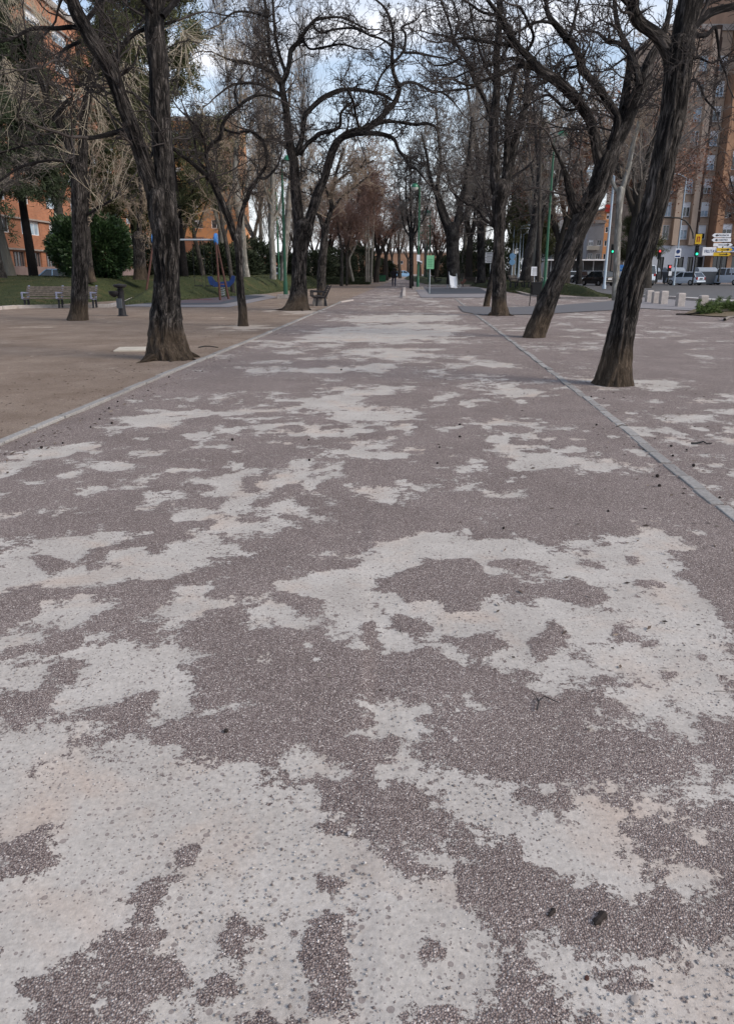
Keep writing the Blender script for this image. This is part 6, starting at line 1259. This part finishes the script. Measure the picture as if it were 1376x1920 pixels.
# ---------------------------------------------------------------- small things on the ground
g_ = G(262, 655.5); r = root('cover_slab', (g_[0], g_[1], 0), 'pale concrete cover slab flush in the sand left of the furrowed tree', 'slab')
mb = MB(); mb.box(0, 0, .012, .95, .75, .04, .15); mb.build('slab', M['hatch'], r, .01)
def stick(label, pts, rad, name='fallen_twig', mat='black', group=None, z=.012):
    q0 = G(*pts[0]); r = root(name, (q0[0], q0[1], 0), label, 'twig', group); tb = Tubes(); A = np.array([[*G(*p), z + .008 * math.sin(i * 2.1) ** 2] for i, p in enumerate(pts)])
    tb.add(A[None] - np.array([q0[0], q0[1], 0]), np.linspace(rad, rad * .5, len(A))[None], 6); link('stem', tb.mesh('stem', M[mat]), r); return r
stick('short dark stick on the sand between the furrowed tree and the kerb', [(373, 652), (384, 650), (396, 650.5), (409, 652)], .016)
r = stick('crooked dark twig near the right edge of the gravel', [(1295, 833), (1306, 834), (1318, 831), (1325, 834), (1334, 834)], .010)
stick('thin forked twig lying on the pale patch in the foreground', [(1006, 1336), (1010, 1322), (1019, 1313), (1032, 1316), (1046, 1325)], .0028)
stick('second prong of the little foreground twig', [(1010, 1322), (1003, 1312), (998, 1308)], .0022)
stick('grey stick lying beside the right kerb stones', [(1156, 801), (1165, 799), (1176, 801)], .008, mat='grey_twig')
stick('faint straight twig on the pale patch at the right edge', [(1338, 1301), (1356, 1304), (1376, 1304)], .002, mat='grey_twig')
pts = [(944, 992), (436, 826), (579, 826), (580, 864), (862, 821), (862, 798), (1258, 838), (1287, 845), (1261, 856), (1300, 875), (1232, 895), (1236, 913), (1349, 935), (78, 841), (118, 832), (205, 766), (221, 754), (187, 787), (170, 802), (278, 733), (317, 708), (697, 540), (1108, 745), (1132, 748), (1118, 798), (824, 840), (455, 648), (640, 694), (424, 1374), (820, 870), (1140, 960), (210, 795)]
for i, (x, y) in enumerate(pts):
    g_ = G(x, y); r = root('seed_ball', (g_[0], g_[1], 0), 'small dark round seed ball lying on the gravel', 'seed ball', 'dark seed balls scattered over the ground', rz=i)
    s = .013 * (.7 + .5 * rng.random()) if y < 940 else .009; mb = MB(); mb.lathe([(.3 * s, 0), (.85 * s, .35 * s), (s, .9 * s), (.8 * s, 1.5 * s), (.25 * s, 1.8 * s)], n=9); mb.build('ball', M['pod'], r, smooth=True)
for x, y, s, lb in ((1124, 1727, .017, 'crumpled black seed pod in the gravel lower right'), (1034, 1714, .010, 'small black pod left of the crumpled pod')):
    g_ = G(x, y); r = root('seed_pod', (g_[0], g_[1], 0), lb, 'seed pod', None, .8); mb = MB(); mb.loft([[(s * a * 1.6, s * w_ * math.cos(t_), s * .5 + s * w_ * .8 * math.sin(t_)) for t_ in np.linspace(0, 5.4, 7)] for a, w_ in ((-1, .2), (-.5, .65), (.1, .5), (.6, .75), (1, .25))]); mb.build('pod', M['pod'], r)
for x, y, s, mt, lb in ((1190, 1877, .011, 'concrete', 'grey pebble half sunk in the pale ground lower right'), (1100, 1835, .006, 'redwood', 'reddish pebble in the pale ground below the seed pod'), (1022, 1342, .005, 'paleconc', 'small white pebble below the forked twig'), (655, 1563, .007, 'stones', 'mauve pebble beside the dark gravel island')):
    g_ = G(x, y); r = root('pebble', (g_[0], g_[1], 0), lb, 'pebble', None, 1.1); mb = MB(); mb.loft([[(s * w_ * math.cos(t_) * 1.3 + .1 * s * k_, s * w_ * math.sin(t_), s * z_) for t_ in np.linspace(0, 5.5, 8)] for k_, (w_, z_) in enumerate(((.8, -.5), (1, -.1), (.85, .28), (.4, .42)))]); mb.build('stone', M[mt], r, smooth=True)

# fallen evergreen branch and mulch bed
wsheet('mulch_bed', [G(1282, 590), G(1300, 581), G(1340, 577), G(1440, 578), G(1440, 598), G(1340, 594)], M['mulch'], .034)
def conifer_tufts(tb_pts, n_per, size, spread, up=0.0):
    n = len(tb_pts) * n_per; c = np.repeat(tb_pts, n_per, 0) + rng.normal(0, spread, (n, 3)); d = unit(rng.normal(size=(n, 3)) + np.array([0, 0, up])); s_ = unit(np.cross(d, rng.normal(size=(n, 3)))); l = size * rng.uniform(.6, 1.4, n)[:, None]
    V = np.stack([c - s_ * l * .09, c + s_ * l * .09, c + d * l], 1); return V.reshape(-1, 3), np.arange(3 * n).reshape(-1, 3)
q0 = G(1300, 595); r = root('fallen_branch', (q0[0], q0[1], 0), 'fallen green conifer branch lying across the brown mulch bed', 'branch'); o = np.array([q0[0], q0[1], 0])
ln = np.array([[*G(1268, 590), .03], [*G(1290, 592), .06], [*G(1320, 590), .12], [*G(1350, 586), .22], [*G(1385, 584), .3], [*G(1410, 582), .35]])
tb = Tubes(); tb.add(ln[None], np.linspace(.03, .012, 6)[None], 6); S, D, pi, t_ = spawn(ln[None], 60, .3, (15, 60)); D[:, 2] = np.abs(D[:, 2]) * .8; A = grow(S, D, rng.uniform(.3, .9, 60), 6, .12, (0, 0, -.05)); A[..., 2] = np.maximum(A[..., 2], .03); tb.add(A, taper(np.full(60, .01), np.full(60, .004), 7), 4)
link('stem', tb.mesh('stem', M['limb'], o), r); V, F = conifer_tufts(A[:, 1:].reshape(-1, 3), 40, .11, .035); V[:, 2] = np.maximum(V[:, 2], .02)
M['fresh_needle'] = plain('fresh green needles', (0.070, 0.105, 0.028), .8, var=.5, scale=3); link('needles', np_mesh('needles', V - o, F, M['fresh_needle']), r)
r = stick('pale broken branch end at the right edge beside the mulch bed', [(1358, 602), (1366, 598), (1378, 597), (1400, 599)], .05, 'fallen_twig', 'grey_twig', z=.06)
# ---------------------------------------------------------------- background trees and shrubs
def far_tree(kind, seed, h):
    """one tree of a kind, built around its base at the origin; returns its root (not yet placed)"""
    global rng
    rng = np.random.default_rng(seed)
    r = root('park_tree', (0, 0, 0), 'x', 'tree')
    tb = Tubes(); cr = Tubes()
    if kind == 'poplar':
        Pt = grow(np.zeros((1, 3)), np.array([[0, 0, 1.0]]), np.array([h]), 14, .012, (0, 0, .05)); tb.add(Pt, taper(np.array([.28]), np.array([.03]), 15), 10)
        S, D, pi, t = spawn(Pt, 75, .12, (12, 34)); ln = h * rng.uniform(.14, .34, len(S)) * (1.15 - .7 * t); A = grow(S, D, ln, 8, .05, (0, 0, .10)); cr.add(A, taper(.05 * (1.1 - t), t * 0 + .012, 9), 4)
        s, d, pi, t2 = spawn(A, 10, .1, (12, 40)); l2 = ln[pi] * rng.uniform(.2, .5, len(pi)); B = grow(s, d, l2, 5, .07, (0, 0, .12)); cr.add(B, taper(l2 * 0 + .013, l2 * 0 + .007, 6), 3)
        s, d, pi, t3 = spawn(B, 5, .1, (15, 45)); l3 = l2[pi] * .5; Cc = grow(s, d, l3, 3, .08, (0, 0, .1)); cr.add(Cc, taper(l3 * 0 + .009, l3 * 0 + .006, 4), 3); mt = ('pale_bark', 'grey_twig')
    else:
        th = h * (.30 if kind != 'rust' else .26); Pt = grow(np.zeros((1, 3)), np.array([[rng.normal(0, .06), rng.normal(0, .06), 1.0]]), np.array([th]), 6, .03, (0, 0, .05)); r0 = .20 + .012 * h; tb.add(Pt, taper(np.array([r0]), np.array([r0 * .75]), 7), 12)
        k = 5; S = np.repeat(Pt[:, -1] - [0, 0, .1], k, 0); a = np.arange(k) * 6.283 / k + rng.random(k); D = np.stack([np.cos(a) * .45, np.sin(a) * .45, np.ones(k)], -1); ln = h * rng.uniform(.5, .72, k)
        A = grow(S, D, ln, 12, .07, (0, 0, .03)); tb.add(A, taper(np.full(k, r0 * .5), np.full(k, .025), 13), 8)
        s, d, pi, t1 = spawn(A, 11, .15, (25, 60)); l1 = ln[pi] * rng.uniform(.22, .5, len(pi)) * (1.2 - .6 * t1); B = grow(s, d, l1, 8, .11, (0, 0, .05)); cr.add(B, taper(l1 * .014 + .012, l1 * 0 + .013, 9), 4)
        s, d, pi, t2 = spawn(B, 9, .15, (25, 60)); l2 = l1[pi] * rng.uniform(.25, .55, len(pi)); Cc = grow(s, d, l2, 6, .13, (0, 0, .04)); cr.add(Cc, taper(l2 * 0 + .014, l2 * 0 + .008, 7), 3)
        s, d, pi, t3 = spawn(Cc, 6, .15, (25, 65)); l3 = l2[pi] * rng.uniform(.3, .6, len(pi)); E = grow(s, d, l3, 4, .13, (0, 0, .03)); cr.add(E, taper(l3 * 0 + .010, l3 * 0 + .006, 5), 3)
        mt = {'plane': ('pale_bark', 'tan_twig'), 'vase': ('grey_bark', 'grey_twig'), 'rust': ('grey_bark', 'red_twig'), 'yellow': ('grey_bark', 'tan_twig')}[kind]
        if kind in ('rust', 'yellow'):
            V, F = hang(E[:, -2:], 3800 if kind == 'rust' else 9000, .12, False); link('dry_leaves', np_mesh('dry_leaves', V, F, M['rust_leaf' if kind == 'rust' else 'yellow_leaf']), r)
    link('trunk', tb.mesh('trunk', M[mt[0]]), r); link('crown', cr.mesh('crown', M[mt[1]]), r)
    return r
def conifer(seed, h, kind='cedar', mat='needle'):
    global rng
    rng = np.random.default_rng(seed); r = root('evergreen_tree', (0, 0, 0), 'x', 'tree'); tb = Tubes()
    Pt = grow(np.zeros((1, 3)), np.array([[0, 0, 1.0]]), np.array([h]), 14, .02, (0, 0, .06)); tb.add(Pt, taper(np.array([.32]), np.array([.03]), 15), 12)
    n = 100; t0 = .31 if kind == 'cedar' else .16; S, D, pi, t = spawn(Pt, n, t0, (70, 95)); D[:, 2] *= .4; wd = {'cedar': .30, 'cypress': .185, 'pine': .34}[kind]
    ln = h * wd * (1.12 - t) ** .8 * rng.uniform(.55, 1.1, n) + .4; A = grow(S, D, ln, 8, .07, (0, 0, .10 if kind != 'cedar' else .0)); tb.add(A, taper(.05 * (1.2 - t), t * 0 + .015, 9), 5)
    s, d, pi, t2 = spawn(A, 9, .2, (30, 65)); l2 = ln[pi] * rng.uniform(.2, .45, len(pi)); B = grow(s, d, l2, 5, .12, (0, 0, -.02)); tb.add(B, taper(l2 * 0 + .016, l2 * 0 + .008, 6), 3)
    pts = np.concatenate([B[:, 2:].reshape(-1, 3), A[:, 4:].reshape(-1, 3)]); pts = pts + rng.normal(0, .06, pts.shape)
    n_per = 18; V, F = conifer_tufts(pts, n_per, .34, .16, .3)
    link('trunk', tb.mesh('trunk', M['limb']), r); link('crown', np_mesh('crown', V, F, M[mat]), r); return r
protos = {}
def put(kind, seed, h, px, Y, label, sc_=1.0, z=0.0, rz=0.0, group=None, py=None):
    key = (kind, seed)
    x = (px - 688) / 1491 * Y
    if key not in protos:
        protos[key] = conifer(seed, h, *{'cedar': ('cedar', 'needle'), 'olive': ('cypress', 'needle_olive'), 'pine': ('pine', 'needle')}[kind]) if kind in ('cedar', 'olive', 'pine') else far_tree(kind, seed, h); r = protos[key]
    else: r = copy_tree(protos[key])
    r.location = (x, Y, z); r.rotation_euler = (0, 0, rz); r.scale = (sc_, sc_, sc_); r['label'] = label; r['category'] = 'tree'
    r['group'] = group or ('evergreen trees of the park' if kind in ('cedar', 'olive', 'pine') else 'bare trees of the park further off'); return r
# left side, near to far
put('cedar', 1, 17, 62, 53, 'dark cedar with drooping branches in front of the orange brick block', rz=.3, z=.9)
put('cedar', 1, 17, -60, 44, 'dark cedar at the far left, its boughs entering the picture at the edge', .95, rz=2.1, z=.6)
put('olive', 2, 25, 345, 56, 'very tall olive green conifer with a sloping right outline', z=.9)
put('olive', 2, 25, 262, 66, 'tall olive green conifer behind the cut stump', .95, rz=1.5, z=.8)
put('yellow', 4, 12, 345, 82, 'tree with yellow leaves glowing behind the swing frame', z=.5)
put('yellow', 4, 12, 288, 90, 'yellow-leaved tree right of the cut stump', 1.0, rz=2, z=.5)
put('plane', 5, 17, 215, 74, 'spreading bare plane tree behind the dense round shrub', z=.6)
put('plane', 5, 17, 415, 78, 'bare plane tree behind the slender Y-forked tree', .9, rz=1.2, z=.6)
put('plane', 6, 16, 478, 92, 'bare plane tree whose crown fills the gap above the kiosk', rz=.5, z=.4)
put('poplar', 7, 29, 455, 96, 'leftmost tall pale poplar of the row against the sky', z=.3)
put('poplar', 7, 29, 492, 104, 'tall pale poplar second from the left against the sky', 1.06, rz=1.7)
put('poplar', 8, 30, 512, 90, 'tall narrow poplar right behind the lamp posts', rz=.4)
put('poplar', 8, 30, 566, 112, 'tall pale poplar above the big arching tree', 1.08, rz=2.4)
put('vase', 9, 13, 560, 100, 'grey bare tree behind the big arching tree', rz=.8)
put('rust', 10, 11.5, 655, 92, 'reddish bare tree with scattered rust leaves above the dark hedge', rz=.4)
put('rust', 10, 11.5, 705, 108, 'reddish tree with rust leaves left above the walker', 1.15, rz=2.2)
put('rust', 11, 12, 724, 126, 'reddish tree behind, over the far end of the walk', 1.2, rz=1.1)
put('rust', 11, 12, 618, 110, 'reddish twiggy tree behind the small Y-shaped tree', 1.1, rz=2.9)
put('rust', 10, 11.5, 680, 150, 'far reddish tree closing the left side of the walk', 1.5, rz=.2)
put('rust', 10, 11.5, 818, 120, 'rust-leaved tree behind the distant green lamps on the right', 1.0, rz=1.9)
put('vase', 12, 15, 750, 160, 'distant bare tree on the left edge of the vista', 1.0, rz=.5)
put('vase', 12, 15, 788, 190, 'distant bare tree in the middle of the vista', 1.1, rz=1.6)
put('plane', 6, 16, 800, 130, 'far bare tree behind the thin distant lamps', .9, rz=3.0)
for i, (px, Y, k_, pr, hh) in enumerate(((700, 215, 1.1, 12, 15), (735, 240, 1.3, 9, 13), (765, 225, 1.0, 12, 15), (812, 235, 1.3, 9, 13), (845, 210, 1.2, 12, 15), (880, 200, 1.3, 9, 13), (660, 200, 1.2, 9, 13), (590, 190, 1.2, 12, 15), (540, 180, 1.2, 9, 13))):
    put('vase', pr, hh, px, Y, 'hazy bare tree in the last row closing the vista', k_, rz=i * 1.3, group='last row of bare trees closing the vista')
# right side
put('poplar', 13, 26, 868, 100, 'tall narrow bare tree behind the huge fanning tree', rz=.3)
put('poplar', 7, 29, 905, 104, 'tall pale poplar behind the upright kerb tree', .95, rz=1.0)
put('vase', 9, 13, 880, 92, 'grey bushy bare tree behind the wide double bench', 1.25, rz=1.3)
put('vase', 12, 15, 935, 96, 'grey bare tree with a dense crown left of the pale poles', 1.25, rz=2.8)
put('plane', 5, 17, 960, 106, 'bare plane tree behind the four pale poles', 1.0, rz=.2)
put('olive', 14, 17, 1000, 90, 'dull green evergreen behind the broad curved trunk', z=0)
put('olive', 14, 17, 1192, 104, 'green evergreen peeping between the plane trunk and the nearest trunk', .85, rz=2.2)
put('rust', 11, 12, 1046, 76, 'tree with brown leaves behind the leaning dark tree', 1.3, rz=.7)
put('rust', 10, 11.5, 1060, 84, 'brown-leaved tree whose crown hangs over the parked dark cars', 1.7, rz=1.2)
put('rust', 11, 12, 1205, 90, 'brown-leaved tree behind the pale plane trunk', 1.8, rz=2.6)
put('rust', 11, 12, 1402, 84, 'brown-leaved street tree at the right edge before the balcony block', 1.35, rz=.1)
put('vase', 12, 15, 1088, 120, 'grey bare tree behind the far orange block sightline', 1.3, rz=.9)
put('plane', 6, 16, 1010, 74, 'bare crown above the thin straight grey trunk', 1.15, rz=1.9)
put('vase', 9, 13, 1186, 68, 'fine grey bare crown right of the leaning dark tree', 1.5, rz=.4, z=0)
put('plane', 5, 17, 120, 62, 'tan bare tree behind the cedar at the upper left', 1.1, rz=4.0, z=.6)
put('plane', 6, 16, 20, 58, 'tan bare tree at the upper left edge', 1.1, rz=2.0, z=.6)
put('rust', 10, 11.5, 1213, 74, 'brown-leaved tree directly behind the nearest leaning trunk', 1.7, rz=5.0)
# dark undergrowth closing the view at eye level
def shrub(label, px, Y, wd, h, z, mat, n=26000, leaf=.09, name='shrub', seed=1, group=None):
    global rng
    rng = np.random.default_rng(seed); x = (px - 688) / 1491 * Y; r = root(name, (x, Y, z), label, 'shrub', group)
    k = 60; a = rng.random(k) * 6.28; D = np.stack([np.cos(a) * .6, np.sin(a) * .6, np.ones(k)], -1); A = grow(rng.normal(0, .15, (k, 3)) * [1, 1, 0], D, h * rng.uniform(.5, .9, k), 6, .12, (0, 0, .03)); tb = Tubes(); tb.add(A, taper(np.full(k, .03), np.full(k, .008), 7), 4)
    link('stems', tb.mesh('stems', M['limb']), r)
    u = unit(rng.normal(size=(n, 3))); rad = rng.uniform(.45, 1, n) ** .45; lump = 1 + .17 * np.sin(u[:, 0] * 7 + seed) * np.cos(u[:, 2] * 6 + u[:, 1] * 5) + rng.normal(0, .035, n); c = u * (rad * lump)[:, None] * [wd / 2, wd / 2, h / 2] + [0, 0, h * .5]
    c = c[c[:, 2] > .02]; n = len(c); d = unit((c - [0, 0, h * .3]) + rng.normal(0, .7, (n, 3)) * h * .3); s_ = unit(np.cross(d, rng.normal(size=(n, 3)))); l = leaf * rng.uniform(.6, 1.5, n)[:, None]
    V = np.stack([c, c + d * l * .5 + s_ * l * .22, c + d * l, c + d * l * .5 - s_ * l * .22], 1); link('foliage', np_mesh('foliage', V.reshape(-1, 3), np.arange(4 * n).reshape(-1, 4), M[mat]), r); return r
shrub('dense round glossy green shrub on the lawn beside the orange brick block', 176, 50, 4.9, 4.1, .85, 'shrub_leaf', 36000, .19, seed=3)
for i, (px, Y, wd, h, lb) in enumerate(((402, 70, 5.0, 3.6, 'dark evergreen shrub behind the right end cap of the swing'), (440, 74, 5.2, 3.4, 'dark evergreen shrub behind the slender Y-forked tree'), (475, 82, 4.5, 4.4, 'dark conical shrub left of the kiosk'), (540, 92, 5, 3.2, 'dark shrub between the pale planes and the big arching tree'),
        (585, 98, 6, 3.6, 'dark shrub behind the big arching tree'), (628, 104, 6, 4.2, 'dark shrub rising over the low hedge'), (668, 112, 6, 4.6, 'dark shrub right of the bent white trunk'), (716, 130, 4.5, 3.0, 'dark shrub mass left of the walker'),
        (838, 125, 6, 3.4, 'dark shrub left of the slide rails'), (872, 112, 6, 3.8, 'dark shrub behind the slide'), (905, 100, 5.5, 5.0, 'dark shrub behind the white direction blades'), (940, 110, 5, 4.0, 'dark shrub left of the pale poles'), (330, 78, 4.0, 3.0, 'dark shrub behind the cut stump'), (300, 84, 4.5, 4.6, 'dark shrub beneath the yellow trees'))):
    shrub(lb, px, Y, wd, h, .2, 'hedge', 9000, .24, seed=20 + i, group='dark evergreen shrubs closing the park')
# low clipped hedge
r = root('hedge', (P(640, 506, 92)[0], 92, 0), 'low clipped dark hedge behind the bent white trunk', 'hedge'); rng = np.random.default_rng(5); n = 16000
c = np.stack([rng.uniform(-3.4, 3.4, n), rng.uniform(-.4, .4, n), rng.uniform(.05, .8, n)], -1); d = unit(rng.normal(size=(n, 3))); s_ = unit(np.cross(d, rng.normal(size=(n, 3)))); V = np.stack([c, c + d * .06 + s_ * .03, c + d * .12, c + d * .06 - s_ * .03], 1)
link('foliage', np_mesh('foliage', V.reshape(-1, 3), np.arange(4 * n).reshape(-1, 4), M['hedge']), r); mb = MB(); mb.box(0, 0, .36, 6.6, .6, .66); mb.build('twiggy_core', M['hedge'], r)
q = G(717, 528); r = root('utility_box', (q[0], q[1], 0), 'dark green box on the left edge of the far path', 'box'); mb = MB(); mb.box(0, 0, .5, .9, .6, .9); mb.build('case', M['green'], r, .03); mb = MB(); mb.box(0, 0, .98, 1.0, .7, .06); mb.build('lid', M['darkmetal'], r)
